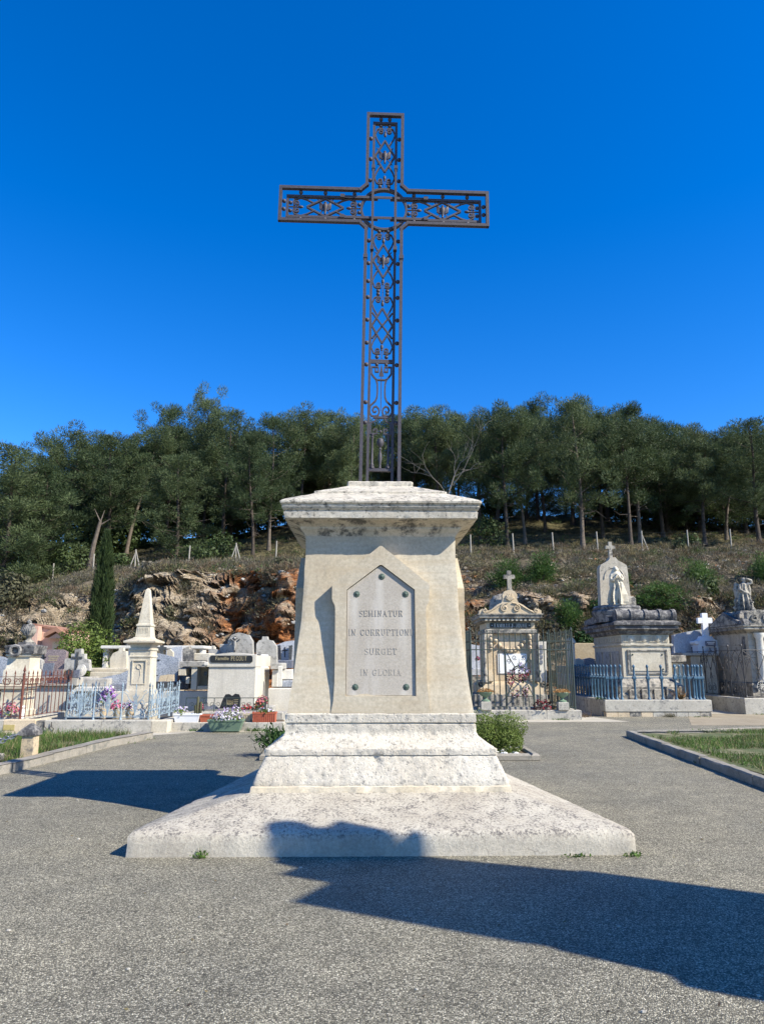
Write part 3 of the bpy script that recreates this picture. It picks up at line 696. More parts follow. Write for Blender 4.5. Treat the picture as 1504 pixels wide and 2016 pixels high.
# dark low thicket in the depth of the wood
def shrub(name, x, y, z, rx, ry, rz, n, mat, label, cat, leafsize=(.03, .06), group=None, stem=True, lumps=9, shell=.75):
    r = thing(name, (x, y, z), label, cat, group)
    L = [(Vector((random.uniform(-.5, .5)*rx, random.uniform(-.5, .5)*ry, random.uniform(.25, .75)*rz*1.4)), random.uniform(.4, .62)) for _ in range(lumps)]
    out = []
    for c, s in L:
        k = n//lumps; u = rdir(k); rr = RNG.uniform(0, 1, (k, 1))**.4
        rr = np.where(RNG.uniform(size=(k, 1)) < shell, .8 + .25*rr, rr)
        p = np.array(c) + u*rr*s*np.array([rx, ry, rz])
        p[:, 2] = np.maximum(p[:, 2], 0.02)
        out.append(leaves(p, RNG.uniform(*leafsize, k), nrm=u))
    tris('foliage', np.concatenate(out), [mat], parent=r)
    if stem:
        st = MB()
        for k in range(4): a = k*1.6; st.tube([(0, 0, -.05), (cos(a)*rx*.2, sin(a)*ry*.2, rz*.5), (cos(a)*rx*.4, sin(a)*ry*.4, rz*.9)], [.03, .02, .01], 5)
        st.build('stem', 'bark', r, local=True)
    return r
def slope_shrub(px, Y, rx, rz, mat, label, n=1500, name='shrub', cat='shrub', ls=(.06, .13)):
    x = XP(px, Y, 6); return shrub(name, x, Y, terrain_z(x, Y) - .1, rx, rx*.8, rz, n, mat, label, cat, ls, 'shrubs on the hillside')
for k, (px, Y, rx, rz) in enumerate(((-40, 52, 2.2, 2.6), (90, 53, 2.4, 2.8), (160, 55, 2.2, 2.4), (215, 57, 2.4, 2.6), (290, 60, 2.6, 3.0), (345, 61, 2.4, 2.8), (405, 62, 2.6, 3.0), (470, 63, 2.6, 3.0), (530, 64, 2.6, 2.8), (590, 65, 2.6, 2.8), (980, 66, 2.4, 1.6), (1190, 67, 2.4, 1.6), (1260, 66, 2.6, 1.8), (1330, 61, 2.4, 2.4), (1400, 60, 2.6, 2.8), (1470, 60, 2.6, 2.8), (1540, 60, 2.6, 2.8))):
    slope_shrub(px, Y, rx, rz, 'scrub_green', ('dark thicket %s in the depth of the wood' % ('low behind the far left pines', 'right of the far left pines', 'left of the broken pale trunk', 'behind the cypress tip', 'right of the cypress tip', 'above the left tripod fence post', 'between the two tripod fence posts', 'above the right tripod fence post', 'left of the stone cap', 'behind the left corner of the stone cap', 'right of the stone cap', 'right of the tallest right-hand pine', 'behind the two dark trunks', 'above the white marble cross', 'left of the weeping angel', 'above the weeping angel', 'beyond the right edge')[k]), 1500, 'thicket', 'thicket', (.12, .24))
slope_shrub(425, 47.5, 1.5, 1.5, 'scrub_green', 'dark rounded shrub behind the fence above the quarry face')
slope_shrub(385, 46.5, 1.6, 1.0, 'scrub_green', 'low spreading shrub between the two tripod fence posts')
slope_shrub(235, 46, 1.2, 1.0, 'scrub_green', 'green shrub beside the upper cypress on its right')
slope_shrub(130, 47, 1.6, 1.6, 'scrub_green', 'leafy shrub at the wood edge left of the cypress')
slope_shrub(40, 46.8, 1.8, 1.9, 'scrub_green', 'dark undergrowth shrub under the far left pines')
slope_shrub(965, 49, 1.5, 1.6, 'scrub_green', 'round grey green shrub just right of the stone cap')
slope_shrub(1355, 46.8, 1.1, .8, 'scrub_green', 'dark shrub on the fence line above the white marble cross')
slope_shrub(30, 33, 1.0, 1.3, 'scrub_olive', 'grey olive shrub on the rock at the far left', 1200)
slope_shrub(1143, 32.0, .75, 1.0, 'dark_leaf', 'dark green leafy shrub left of the statue tomb', 1500)
slope_shrub(1168, 33.2, .55, .9, 'dark_leaf', 'smaller leafy shrub tucked behind the statue tomb', 900)
slope_shrub(1385, 35.0, .7, .8, 'scrub_green', 'low shrub right of the wide young pine', 900)
slope_shrub(330, 32.5, .6, .5, 'scrub_olive', 'olive shrub clinging to the rock right of the obelisk tip', 500)
slope_shrub(300, 34.5, .8, .6, 'scrub_grey', 'grey shrub on the rock edge above the obelisk', 600)
slope_shrub(480, 33.8, .9, .5, 'scrub_brown', 'brown shrub hanging over the orange part of the rock', 600)
slope_shrub(560, 34.2, .7, .5, 'scrub_olive', 'olive shrub over the rock edge beside the pedestal', 500)
slope_shrub(935, 33.8, .9, .5, 'scrub_grey', 'grey shrub over the orange rock right of the pedestal', 600)
slope_shrub(1085, 33.0, .7, .4, 'scrub_grey', 'grey shrub on the pale boulders right of the pediment tomb', 500)
slope_shrub(1425, 33.5, .8, .6, 'scrub_brown', 'brown shrub on the rocks left of the weeping angel', 600)
slope_shrub(1330, 33.4, .6, .6, 'scrub_grey', 'grey shrub right of the roll-top tomb', 500)
slope_shrub(110, 32.5, .7, .6, 'scrub_olive', 'olive shrub on the rock behind the pink chapel', 500)
slope_shrub(70, 31.0, .6, 2.0, 'scrub_olive', 'thin bare grey shrub behind the urn pillar', 500)
pine(1000, 36.6, 1088, 0, 'small dark young pine above the stone pediment cross', cat='young pine', src=YOUNG, name='young_pine', wide=1.25)
pine(1062, 36.6, 1076, 0, 'taller young pine between pediment cross and statue stele', cat='young pine', src=YOUNG, name='young_pine', wide=1.2)
pine(1110, 33.2, 1172, 1, 'small young pine below the taller one beside the pale rocks', cat='young pine', src=YOUNG, name='young_pine')
pine(1215, 36.8, 1100, 0, 'young pine partly behind the statue stele', cat='young pine', src=YOUNG, name='young_pine')
pine(1372, 36.6, 1094, 0, 'bushy young pine above the white marble cross', cat='young pine', src=YOUNG, name='young_pine', wide=1.5)
pine(1292, 33.6, 1140, 1, 'wide bright green young pine behind the statue tomb', cat='young pine', src=YOUNG, name='young_pine', wide=1.9)
pine(1496, 36.5, 1078, 0, 'young pine behind the weeping angel at the right edge', cat='young pine', src=YOUNG, name='young_pine', wide=1.3)
# bare dead tree, right of the cross, and the pale stump on the left
x = XP(866, 47.8, 8); z = terrain_z(x, 47.8)
plain('dead_wood_dark', (0.20, 0.18, 0.155), 0.9, var=0.3, scale=5, bd=0.01)
dt = MB(); rd = random.Random(5)
def limb(p, d, L, r, k):
    q = p + d*L; m = p.lerp(q, .5) + Vector((rd.gauss(0, .07), 0, rd.gauss(0, .05)))*L
    dt.tube([p, m, q], [r, r*.8, r*.55], 5)
    if k:
        for _ in range(3): limb(m.lerp(q, rd.uniform(.2, 1)), (d + Vector((rd.gauss(0, .6), rd.gauss(0, .4), rd.gauss(.05, .35)))).normalized(), L*rd.uniform(.5, .8), r*.5, k-1)
P0 = Vector((x, 47.8, z-.1)); tp = Vector((XP(900, 47.8, 11), 47.9, ZP(925, 47.8)))
dt.tube([P0, P0.lerp(tp, .5) + Vector((-.3, 0, .1)), tp], [.07, .055, .04], 6)
for q in ((935, 884), (925, 900), (898, 905), (835, 925), (930, 925)):
    e = Vector((XP(q[0], 47.6, 12), 47.4, ZP(q[1], 47.6))); b = P0.lerp(tp, rd.uniform(.5, 1)); d = e-b
    limb(b, d.normalized(), d.length, .032, 2)
dt.build('dead_tree', 'dead_wood_dark', label='bare bleached dead tree with forked branches right of the stone cap', cat='dead tree')
x = XP(172, 47.0, 7); z = terrain_z(x, 47)
sb = MB(); sb.tube([(x, 47, z-.1), (x+.25, 47, z+2.0), (x+.55, 47, z+3.6)], [.19, .15, .11], 8)
for a, b, L in ((.55, 3.6, (-.5, .9)), (.5, 3.3, (.7, .5)), (.55, 3.5, (.2, .9))): sb.tube([(x+a, 47, z+b), (x+a+L[0], 47.1, z+b+L[1])], [.06, .015], 5)
sb.build('tree_stump', 'bark_pale', label='tall pale broken trunk left of the cypress', cat='dead tree')
# wire fence along the hill: posts, braces and wires are parts of one fence
def hill_fence():
    pxs = [(-60, 0), (22, 0), (105, 0), (183, 0), (265, 1), (370, 0), (463, 1), (542, 0), (640, 0), (740, 0), (835, 0), (928, 0), (1013, 0), (1092, 0), (1180, 0), (1268, 2), (1360, 0), (1445, 0), (1540, 0)]
    ps = []
    for px, t in pxs:
        x = XP(px, 45.6, 7); ps.append((Vector((x, 45.6, terrain_z(x, 45.6))), t))
    r = thing('wire_fence', ps[0][0], 'long post and wire fence across the hillside below the pines', 'fence')
    for p, t in ps:
        h = 1.45; mb = MB().tube([p - Vector((0, 0, .2)), p + Vector((random.uniform(-.05, .05), 0, h))], [.05, .045], 7); mb.build('post', 'post_wood', r)
        if t:
            for sx in ((-1, 1) if t == 1 else (1,)):
                MB().tube([p + Vector((sx*.42, -.1, -.1)), p + Vector((0, 0, h*.92))], .036, 6).build('brace', 'post_wood', r)
    for (a, _), (b, _) in zip(ps, ps[1:]):
        w = MB()
        for hh in (.25, .7, 1.15, 1.35):
            w.tube([a + Vector((0, 0, hh)), a.lerp(b, .5) + Vector((0, 0, hh - .05)), b + Vector((0, 0, hh))], .007, 3)
        n = 16
        for k in range(1, n): q = a.lerp(b, k/n); w.tube([q + Vector((0, 0, .2)), q + Vector((0, 0, 1.32))], .003, 3)
        w.build('wire', 'wire', r)
hill_fence()
# cypress and the round tree below it
def cypress():
    Y = 29.5; x = XP(197, Y, 3); z = 0.1; top = ZP(1050, Y); ht = top - z
    r = thing('cypress_tree', (x, Y, z), 'tall narrow dark cypress standing before the quarry face', 'cypress')
    MB().tube([(0, 0, -.1), (0, 0, ht*.5), (0, 0, ht*.9)], [.16, .1, .03], 7).build('trunk', 'bark', r, local=True)
    n = 15000; t = RNG.uniform(0, 1, n); R_ = np.interp(t, [0, .06, .3, .6, .85, 1], [.28, .42, .44, .36, .20, .03])
    a = RNG.uniform(0, 2*pi, n); lump = 1 + .16*np.sin(a*5 + t*9) + .12*np.sin(a*9 - t*21); rr = R_*lump*np.where(RNG.uniform(size=n) < .8, RNG.uniform(.82, 1.08, n), RNG.uniform(.3, .9, n))
    c = np.stack([np.cos(a)*rr, np.sin(a)*rr, t*ht], 1); d = np.stack([np.cos(a)*.35, np.sin(a)*.35, np.ones(n)], 1) + .25*rdir(n); d /= np.linalg.norm(d, axis=1, keepdims=True)
    tris('crown', blades(c, d, RNG.uniform(.12, .3, n), RNG.uniform(.03, .07, n)), ['cypress_leaf'], parent=r)
cypress()
x = XP(178, 26.5, 2)
shrub('round_tree', x, 26.5, 0.35, 1.15, 1.0, 1.85, 7000, 'bush_leaf', 'round light green leafy tree at the foot of the cypress', 'tree', (.035, .075), lumps=14)
# ---------------------------------------------------------------- central stone pedestal
MY = 8.5; MX = -0.03
def loft(rings, nx, heights=None, amp=0.0, nscale=6.0, seed=0.0, chip=0.0):
    """rings: list of (4 corner xyz); subdivided walls with a rough displaced surface"""
    mb = MB(); out = []
    for (r0, r1) in zip(rings, rings[1:]):
        r0 = [Vector(p) for p in r0]; r1 = [Vector(p) for p in r1]
        L = max((r1[i]-r0[i]).length for i in range(4)); k = max(1, int(L/heights)) if heights else 1
        for j in range(k): out.append([r0[i].lerp(r1[i], j/k) for i in range(4)])
    out.append([Vector(p) for p in rings[-1]])
    R_ = []
    for c in out:
        ring = []; cen = sum(c, Vector())/4
        for s in range(4):
            for i in range(nx):
                t = i/nx; p = c[s].lerp(c[(s+1) % 4], t)
                o = (p-cen); o.z = 0; o.normalize()
                ed = min(i, nx-i)/nx*2                    # 0 at a corner
                n = fbm(p.x*nscale + seed, p.y*nscale, p.z*nscale, 4)
                d = amp*n - chip*max(0, 1-ed*nx/3.0)*(0.5 + n)
                n2 = noise.noise(Vector((p.x*9 + 3, p.y*9, p.z*9 + seed)))
                if n2 < -0.42: d += chip*1.2*(n2 + .42)*2.2
                q = p + o*d; q.z += 0.5*amp*fbm(p.x*nscale, p.y*nscale + 9, p.z*nscale, 3)
                ring.append(q)
        R_.append(ring)
    return mb.quadify(R_)
def sq(w, z, d=None): d = d or w; return [(-w, -d, z), (w, -d, z), (w, d, z), (-w, d, z)]
ped = thing('stone_pedestal', (MX, MY, 0), 'tall pale limestone pedestal with a stepped cap and an inscribed arched plaque', 'monument', rot=R(1.1))
# sloped platform
PF, PB = -2.0, 1.95
def pl(wf, wb, f, b, z0, z1): return [(-wf, f, z0), (wf, f, z0), (wb, b, z1), (-wb, b, z1)]
m = loft([pl(2.175, 1.70, -2.01, 1.97, -.03, -.03), pl(2.17, 1.70, -2.0, 1.96, .16, .12), pl(2.135, 1.67, -1.965, 1.93, .197, .15),
          pl(1.75, 1.50, -1.68, 1.70, .27, .24), pl(1.2, 1.2, -1.2, 1.2, .40, .40)], 130, .05, .009, 5, chip=.022)
m.build('platform', 'monument_slab', ped, local=True, smooth=50)
mort = loft([sq(1.262, .38), sq(1.255, .435), sq(1.20, .45)], 90, .03, .012, 8, chip=.01)
stone('mortar', (0.55, 0.47, 0.34), (0.64, 0.57, 0.45), 3, 40, bd=0.005)
mort.build('mortar_bed', 'mortar', ped, local=True, smooth=60)
b1 = loft([sq(1.236, .40), sq(1.24, .47), sq(1.212, .545), sq(1.168, .64), sq(1.142, .705), sq(1.136, .709), sq(1.150, .714), sq(1.150, .768), sq(1.13, .778)], 130, .022, .010, 7, chip=.018)
b1.build('base_course', 'monument_rough', ped, local=True, smooth=60)
b2 = loft([sq(1.128, .778), sq(1.075, .815), sq(0.99, .880), sq(.972, .912), sq(.972, .985), sq(.958, .993), sq(.958, 1.003), sq(.975, 1.012), sq(.975, 1.088), sq(.955, 1.10)], 110, .016, .006, 8, seed=4, chip=.014)
b2.build('plinth_moulding', 'monument_rough', ped, local=True, smooth=50)
shp = [(.957, 1.098), (.950, 1.15), (.917, 1.402), (.882, 1.70), (.845, 2.075), (.825, 2.545), (.818, 2.79), (.820, 2.962)]
sh = loft([sq(w, z) for w, z in shp], 70, .05, .004, 4, chip=.010)
sh.build('shaft', 'monument_stone', ped, local=True, smooth=50)
# flared neck under the cap
nk = [(.820, 2.958), (.832, 2.99), (.868, 3.03), (.875, 3.04), (.875, 3.055), (.925, 3.085), (.975, 3.10), (1.012, 3.113), (1.016, 3.122)]
loft([sq(w, z) for w, z in nk], 60, .02, .003, 6, chip=.006).build('neck_moulding', 'monument_neck', ped, local=True, smooth=40)
cp = [(1.016, 3.12), (1.036, 3.122), (1.044, 3.185), (1.03, 3.192), (1.028, 3.205), (1.055, 3.222), (1.066, 3.242), (1.052, 3.25), (1.056, 3.266), (1.08, 3.280), (1.083, 3.300), (1.06, 3.318)]
loft([sq(w, z) for w, z in cp], 110, .014, .005, 9, chip=.012).build('cornice', 'monument_cap', ped, local=True, smooth=40)
rf = [(1.06, 3.318), (.90, 3.392), (.745, 3.462), (.745, 3.485), (.72, 3.497), (.56, 3.56), (.392, 3.632), (.386, 3.636), (.386, 3.685), (.37, 3.698), (.2, 3.700)]
loft([sq(w, z) for w, z in rf], 90, .03, .007, 7, chip=.014).build('cap_roof', 'monument_cap', ped, local=True, smooth=40)
# arched frames: a slab face standing proud at the top and dying into the flared foot
FO = [(.013, 2.836), (.515, 2.42), (.515, 2.27), (.507, 2.235), (.487, 2.20), (.478, 2.15), (.475, 1.80), (.478, 1.405), (.492, 1.22), (.513, 1.10)]
PO = [(.012, 2.628), (.360, 2.364), (.363, 1.268)]
def shw(z): return float(np.interp(z, [b for a, b in shp], [a for a, b in shp]))
def ff(z): return float(np.interp(z, [1.10, 1.25, 1.40, 2.84], [.962, .958, .953, .938]))       # frame face distance from the axis
def frame_mb(hollow):
    mb = MB()
    outer = FO + [(-x, z) for x, z in reversed(FO)]
    outer = [(x + random.uniform(-.004, .004), z + random.uniform(-.004, .004)) for x, z in outer]
    inn = PO + [(-x, z) for x, z in reversed(PO)]
    fo = [(x, -ff(z), z) for x, z in outer]; bo = [(x, -min(shw(z), ff(z)) + .05, z) for x, z in outer]
    n = len(outer); mb.v += fo + bo
    for i in range(n): k = (i+1) % n; mb.f.append((i, k, n+k, n+i))
    if not hollow: mb.f.append(tuple(range(n))); return mb
    # face with the panel cut out
    b = len(mb.v); mb.v += [(x, -ff(z), z) for x, z in inn] + [(x, -ff(z)+.045, z) for x, z in inn]; q = len(inn)
    for i in range(q): k = (i+1) % q; mb.f.append((b+i, b+k, b+q+k, b+q+i))
    h = len(FO)
    # right half then left half
    def half(sign):
        o_ = list(range(0, h)) if sign > 0 else list(range(n-1, n-1-h, -1))
        i_ = [b+0, b+1, b+2] if sign > 0 else [b+5, b+4, b+3]
        poly = [(o_[0], o_[1], i_[1], i_[0]), tuple([o_[j] for j in range(1, h-1)] + [i_[2], i_[1]]), (o_[h-2], o_[h-1], i_[2])]
        mb.f.extend(poly)
    half(1); half(-1)
    mb.f.append((0, b, b+5, n-1)); mb.f.append((h-1, h, b+3, b+2))
    return mb
frame_mb(True).build('arched_frame', 'monument_stone', ped, local=True, smooth=20)
me = frame_mb(False).mesh('arched_frame', 'monument_stone', smooth=20)
for k in (1, 2, 3): inst('arched_frame', me, ped, rot=(0, 0, k*pi/2), world=False)
# plaque with raised edge, rosettes and lettering
inn = PO + [(-x, z) for x, z in reversed(PO)]
pq = MB(); fpl = [(x*.985, -ff(z)+.022, z - (0.01 if z > 2.5 else -.008 if z < 2 else .004)) for x, z in inn]; pq.v += fpl + [(x, y+.03, z) for x, y, z in fpl]
pq.f = [tuple(range(6))] + [(i, (i+1) % 6, 6+(i+1) % 6, 6+i) for i in range(6)]
plq = pq.build('plaque', 'plaque_stone', ped, local=True, smooth=None)
def py(z): return -ff(z) + .022
ro = MB()
for k in range(3): ro.lathe(0, 0, [(.040 - k*.011, .000 + k*.006), (.043 - k*.011, .006 + k*.006), (.036 - k*.011, .011 + k*.006)], 10)
for k in range(8): ro.ball((.031*cos(k*pi/4), .031*sin(k*pi/4), .007), .011, 6, 4, (1, 1, .7))
ro.ball((0, 0, .022), .010, 8, 5)
rot = MB().add(ro, Matrix.Rotation(pi/2, 4, 'X')); rot = MB().add(rot, Matrix.Diagonal((.8, .5, .8, 1))); rme = rot.mesh('rosette', 'bronze', smooth=40)
for x, z in ((.011, 2.505), (-.255, 2.318), (.262, 2.318), (-.263, 1.358), (.262, 1.358)): inst('rosette', rme, plq, (x, py(z), z), world=False)
# Roman letters cut with thick stems and thin hairlines
GL = {'S': [([(.62, .82), (.5, .96), (.28, .98), (.1, .84), (.14, .64), (.4, .5), (.6, .34), (.62, .14), (.42, .02), (.2, .03), (.06, .18)], .13)],
 'E': [([(.16, 0), (.16, 1)], .17), ([(0, .98), (.62, .98), (.62, .8)], .06), ([(.16, .51), (.48, .51)], .06), ([(0, .02), (.66, .02), (.66, .22)], .06)],
 'M': [([(.1, 0), (.14, 1)], .06), ([(.14, 1), (.46, .05)], .15), ([(.46, .05), (.8, 1)], .06), ([(.82, 0), (.8, 1)], .17), ([(0, .02), (.22, .02)], .05), ([(.68, .02), (.96, .02)], .05), ([(0, .98), (.2, .98)], .05), ([(.74, .98), (.94, .98)], .05)],
 'I': [([(.16, 0), (.16, 1)], .17), ([(0, .02), (.32, .02)], .06), ([(0, .98), (.32, .98)], .06)],
 'N': [([(.12, 0), (.12, 1)], .06), ([(.12, 1), (.66, 0)], .16), ([(.66, 0), (.66, 1)], .06), ([(0, .02), (.26, .02)], .05), ([(.52, .98), (.8, .98)], .05), ([(0, .98), (.16, .98)], .05)],
 'A': [([(.08, 0), (.36, 1)], .06), ([(.36, 1), (.66, 0)], .17), ([(.18, .34), (.54, .34)], .05), ([(0, .02), (.2, .02)], .05), ([(.5, .02), (.8, .02)], .05)],
 'T': [([(.36, 0), (.36, 1)], .17), ([(.02, .8), (.04, .98), (.68, .98), (.70, .8)], .06), ([(.2, .02), (.52, .02)], .05)],
 'U': [([(.14, 1), (.14, .25), (.24, .05), (.42, .02), (.58, .08), (.66, .25)], .12), ([(.66, .25), (.66, 1)], .06), ([(0, .98), (.28, .98)], .05), ([(.54, .98), (.8, .98)], .05)],
 'R': [([(.16, 0), (.16, 1)], .17), ([(0, .98), (.46, .98)], .06), ([(.46, .98), (.62, .88), (.62, .64), (.46, .52)], .12), ([(.16, .52), (.46, .52)], .05), ([(.4, .52), (.62, .06), (.74, .02)], .13), ([(0, .02), (.32, .02)], .05)],
 'C': [([(.68, .72), (.66, .88), (.46, .98), (.22, .9), (.1, .66), (.1, .34), (.22, .1), (.46, .02), (.66, .12), (.7, .3)], .13)],
 'O': [([(.42, .98), (.2, .9), (.1, .66), (.1, .34), (.2, .1), (.42, .02), (.64, .1), (.74, .34), (.74, .66), (.64, .9), (.42, .98)], .13)],
 'P': [([(.16, 0), (.16, 1)], .17), ([(0, .98), (.46, .98)], .06), ([(.46, .98), (.64, .86), (.64, .62), (.46, .48), (.16, .48)], .11), ([(0, .02), (.32, .02)], .05)],
 'G': [([(.66, .76), (.64, .9), (.46, .98), (.22, .9), (.1, .66), (.1, .34), (.22, .1), (.46, .02), (.66, .12)], .13), ([(.66, .02), (.66, .42)], .15), ([(.5, .42), (.8, .42)], .05)],
 'L': [([(.16, 0), (.16, 1)], .17), ([(0, .02), (.62, .02), (.64, .24)], .06), ([(0, .98), (.32, .98)], .05)],
 'F': [([(.16, 0), (.16, 1)], .17), ([(0, .98), (.62, .98), (.62, .8)], .06), ([(.16, .51), (.48, .51)], .06), ([(0, .02), (.32, .02)], .05)]}
def roman(txt, width, hgt, thick=1.0):
    mb = MB(); x = 0.0; lim = 0
    for c in txt:
        if c == ' ': x += .62; continue
        wmax = 0
        for pts, w in GL[c]:
            q = [(x + a, 0, b) for a, b in pts]; mb.ribbon(q, w*thick, .05 + .012*(len(mb.f) % 5), (0, 1, 0))
            wmax = max(wmax, max(a for a, b in pts))
        x += wmax + .26
    x -= .26
    return MB().add(mb, Matrix.Diagonal((width/x, .05, hgt, 1)) @ Matrix.Translation((-x/2, 0, 0)))
for txt, z, x0, x1 in (('SEMINATUR', 2.085, -.225, .232), ('IN CORRUPTIONE', 1.888, -.335, .348), ('SURGET', 1.690, -.168, .168), ('IN GLORIA', 1.476, -.21, .212)):
    mb = roman(txt, x1-x0, .062)
    moved(mb, (x0+x1)/2, py(z) - .0030, z).build('inscription', 'plaque_letter', plq, local=True, smooth=None)
weed('weed', -1.53, 6.44, .05, 26, 'small leafy weed sprouting at the front edge of the platform, left of its middle', h=.10)
weed('weed', 2.14, 6.5, .1, 30, 'low tuft of grass at the right front corner of the platform', h=.06)
weed('weed', 1.62, 6.47, .12, 22, 'tiny grass sprouts along the platform front, right side', h=.035)

# ---------------------------------------------------------------- wrought iron cross
crs = thing('iron_cross', (MX, MY, 3.695), 'tall openwork wrought iron cross with scrolls standing on the stone pedestal', 'cross', rot=R(1.6))
crs.rotation_euler = (0, R(0.85), R(1.6))
Z0 = 3.695
def cz(z): return z - Z0
def rib(pts, w, d, y=0.0): return MB().ribbon([(a, y, cz(b)) for a, b in pts], w, d)
CX = 7.585
OH, IH, ah = .236, .153, .242
# outer contour of bars (two layers deep)
path = [(-OH, 3.70), (-OH, CX-.325), (-.32, CX-ah), (-1.385, CX-ah), (-1.385, CX+ah), (-.32, CX+ah), (-OH, CX+.325), (-OH, 9.005), (OH, 9.005), (OH, CX+.325), (.32, CX+ah), (1.385, CX+ah), (1.385, CX-ah), (.32, CX-ah), (OH, CX-.325), (OH, 3.70)]
def bars(pts, w, d, y):
    mb = MB()
    for (a, b), (c, e) in zip(pts, pts[1:]):
        t = Vector((c-a, e-b)).normalized()*w/2
        dd = d - .0015*(len(mb.f) % 5)
        mb.ribbon([(a - t.x, y, cz(b - t.y)), (c + t.x, y, cz(e + t.y))], w, dd)
    return mb
bars(path, .040, .060, -.03).build('outer_frame', 'cross_iron', crs, local=True, smooth=30)
inner = MB()
inner.add(bars([(-IH, 3.70), (-IH, 8.915), (IH, 8.915), (IH, 3.70)], .033, .045, .028))
for s in (-1, 1): inner.add(bars([(s*.10, CX+IH), (s*1.295, CX+IH), (s*1.295, CX-IH), (s*.10, CX-IH)], .033, .043, .028))
inner.build('inner_frame', 'cross_iron', crs, local=True, smooth=30)
sp_ = MB()
for s in (-1, 1):
    sp_.ribbon([(s*IH, -.022, cz(CX-.62)), (s*IH, -.022, cz(CX+.60))], .030, .014)
    sp_.ribbon([(-.56, -.004, cz(CX+s*IH)), (.56, -.004, cz(CX+s*IH))], .034, .012)
    for e in (-1, 1):
        sp_.box(e*.56-.03, e*.56+.03, -.03, .03, cz(CX+s*IH)-.028, cz(CX+s*IH)+.028, .006)
        sp_.box(s*IH-.024, s*IH+.024, -.035, .03, cz(CX+e*.61)-.03, cz(CX+e*.61)+.03, .006)
sp_.build('splice_bar', 'cross_iron', crs, local=True, smooth=30)
cl2 = MB()
for s in (-1, 1): cl2.box(s*OH-.028, s*OH+.028, -.068, .008, cz(6.80), cz(6.86), .006)
cl2.build('clamp', 'cross_iron', crs, local=True, smooth=30)
ring = MB(); K = 40
rr = [[((r_*cos(2*pi*i/K)), yy, cz(CX) + r_*sin(2*pi*i/K)) for (r_, yy) in ((.318, .012), (.318, .075), (.288, .075), (.288, .012))] for i in range(K)]
rr.append(rr[0]); ring.quadify(rr, cap0=False, cap1=False); ring.build('ring', 'cross_iron', crs, local=True, smooth=40)
boss = MB().ball((0, 0, 0), .028, 10, 7).mesh('boss', 'cross_iron', smooth=80)
bx = (OH+IH)/2
for z in (8.65, 8.33, 8.0, 7.09, 6.76, 6.50, 6.27, 5.95, 5.63, 5.33, 4.82, 4.55):
    for s in (-1, 1): inst('boss', boss, crs, (s*bx, .0, cz(z)), world=False)
for s in (-1, 1):
    for e in (-1, 1):
        for x in (1.12, .79, .40): inst('boss', boss, crs, (s*x, .0, cz(CX+e*(ah+IH)/2)), world=False)
        inst('boss', boss, crs, (s*1.34, 0, cz(CX+e*.06)), world=False)
        inst('boss', boss, crs, (s*.06, 0, cz(8.96)), world=False) if e > 0 else None
# scroll panel along +u from a bossed end
def spiral(cu, cv, r0, a0, turns, n=14): return [(cu + (r0*(1-.78*i/n))*cos(a0 + turns*2*pi*i/n), cv + (r0*(1-.78*i/n))*sin(a0 + turns*2*pi*i/n)) for i in range(n+1)]
def heart(L):
    """curves of one half panel: boss end at u=0, lozenge middle at u=L"""
    mb = MB()
    for s in (-1, 1):
        sc_ = [(u, s*v) for u, v in spiral(.105, .052, .040, pi*1.25, -1.35)]
        out = [(u, s*v) for u, v in ((L*.70, .060), (L*.50, .112), (L*.34, .136), (.14, .132), (.075, .108), (.055, .072))]
        p = out + [(sc_[0][0]-.012, sc_[0][1])] + sc_
        mb.ribbon([(u, 0, v) for u, v in p], .016, .030 + .001*s)
        mb.ball((.018, 0, s*.06), .026, 8, 6)
    mb.ball((.155, 0, 0), .020, 8, 6, (2.0, 1, 1)); mb.ball((.115, 0, 0), .015, 8, 5)
    mb.ribbon([(.0, 0, 0), (.13, 0, 0)], .010, .02)
    return mb
def lozenge(a, b):
    mb = MB(); P = [(-a, 0), (0, b), (a, 0), (0, -b)]
    for i in range(4):
        (u, v), (p, q) = P[i], P[(i+1) % 4]; mb.ribbon([(u, .001*i, v), (p, .001*i, q)], .022, .034)
    return mb
def winged():
    mb = MB(); mb.lathe(0, 0, [(.006, -.115), (.016, -.10), (.010, -.085), (.024, -.04), (.034, .01), (.031, .045), (.015, .062), (.019, .078), (.006, .09)], 10)
    for s in (-1, 1):
        mb.quadify([[(s*.035, -.012, -.045), (s*.035, .012, -.045), (s*.03, .012, .02), (s*.03, -.012, .02)], [(s*.078, -.012, -.02), (s*.078, .012, -.02), (s*.072, .012, .07), (s*.072, -.012, .07)], [(s*.085, -.004, .07), (s*.085, .004, .07), (s*.076, .004, .115), (s*.076, -.004, .115)]])
        mb.ribbon([(0, 0, 0), (s*.11, 0, .13)], .010, .012); mb.ribbon([(0, .002, 0), (s*.10, .002, -.13)], .010, .012)
    return mb
hm = heart(.47)
def put(mb, name, u0, w0, ang, y=.03): # local (u,-,v) -> cross plane, rotated by ang
    M = Matrix.Translation((u0, y, cz(w0))) @ Matrix.Rotation(-ang, 4, 'Y')
    MB().add(mb, M).build(name, 'cross_iron', crs, local=True, smooth=45)
wg = winged(); lz = lozenge(.245, .135)
for s in (-1, 1):
    c = s*.79
    put(hm, 'scroll', s*1.275, CX, 0 if s < 0 else pi); put(hm, 'scroll', s*.315, CX, pi if s < 0 else 0)
    put(lz, 'lozenge', c, CX, 0); put(wg, 'winged_ornament', c, CX, 0)
put(hm, 'scroll', 0, 8.895, -pi/2); put(hm, 'scroll', 0, CX+.325, pi/2); put(lz, 'lozenge', 0, 8.40, pi/2); put(wg, 'winged_ornament', 0, 8.40, 0)
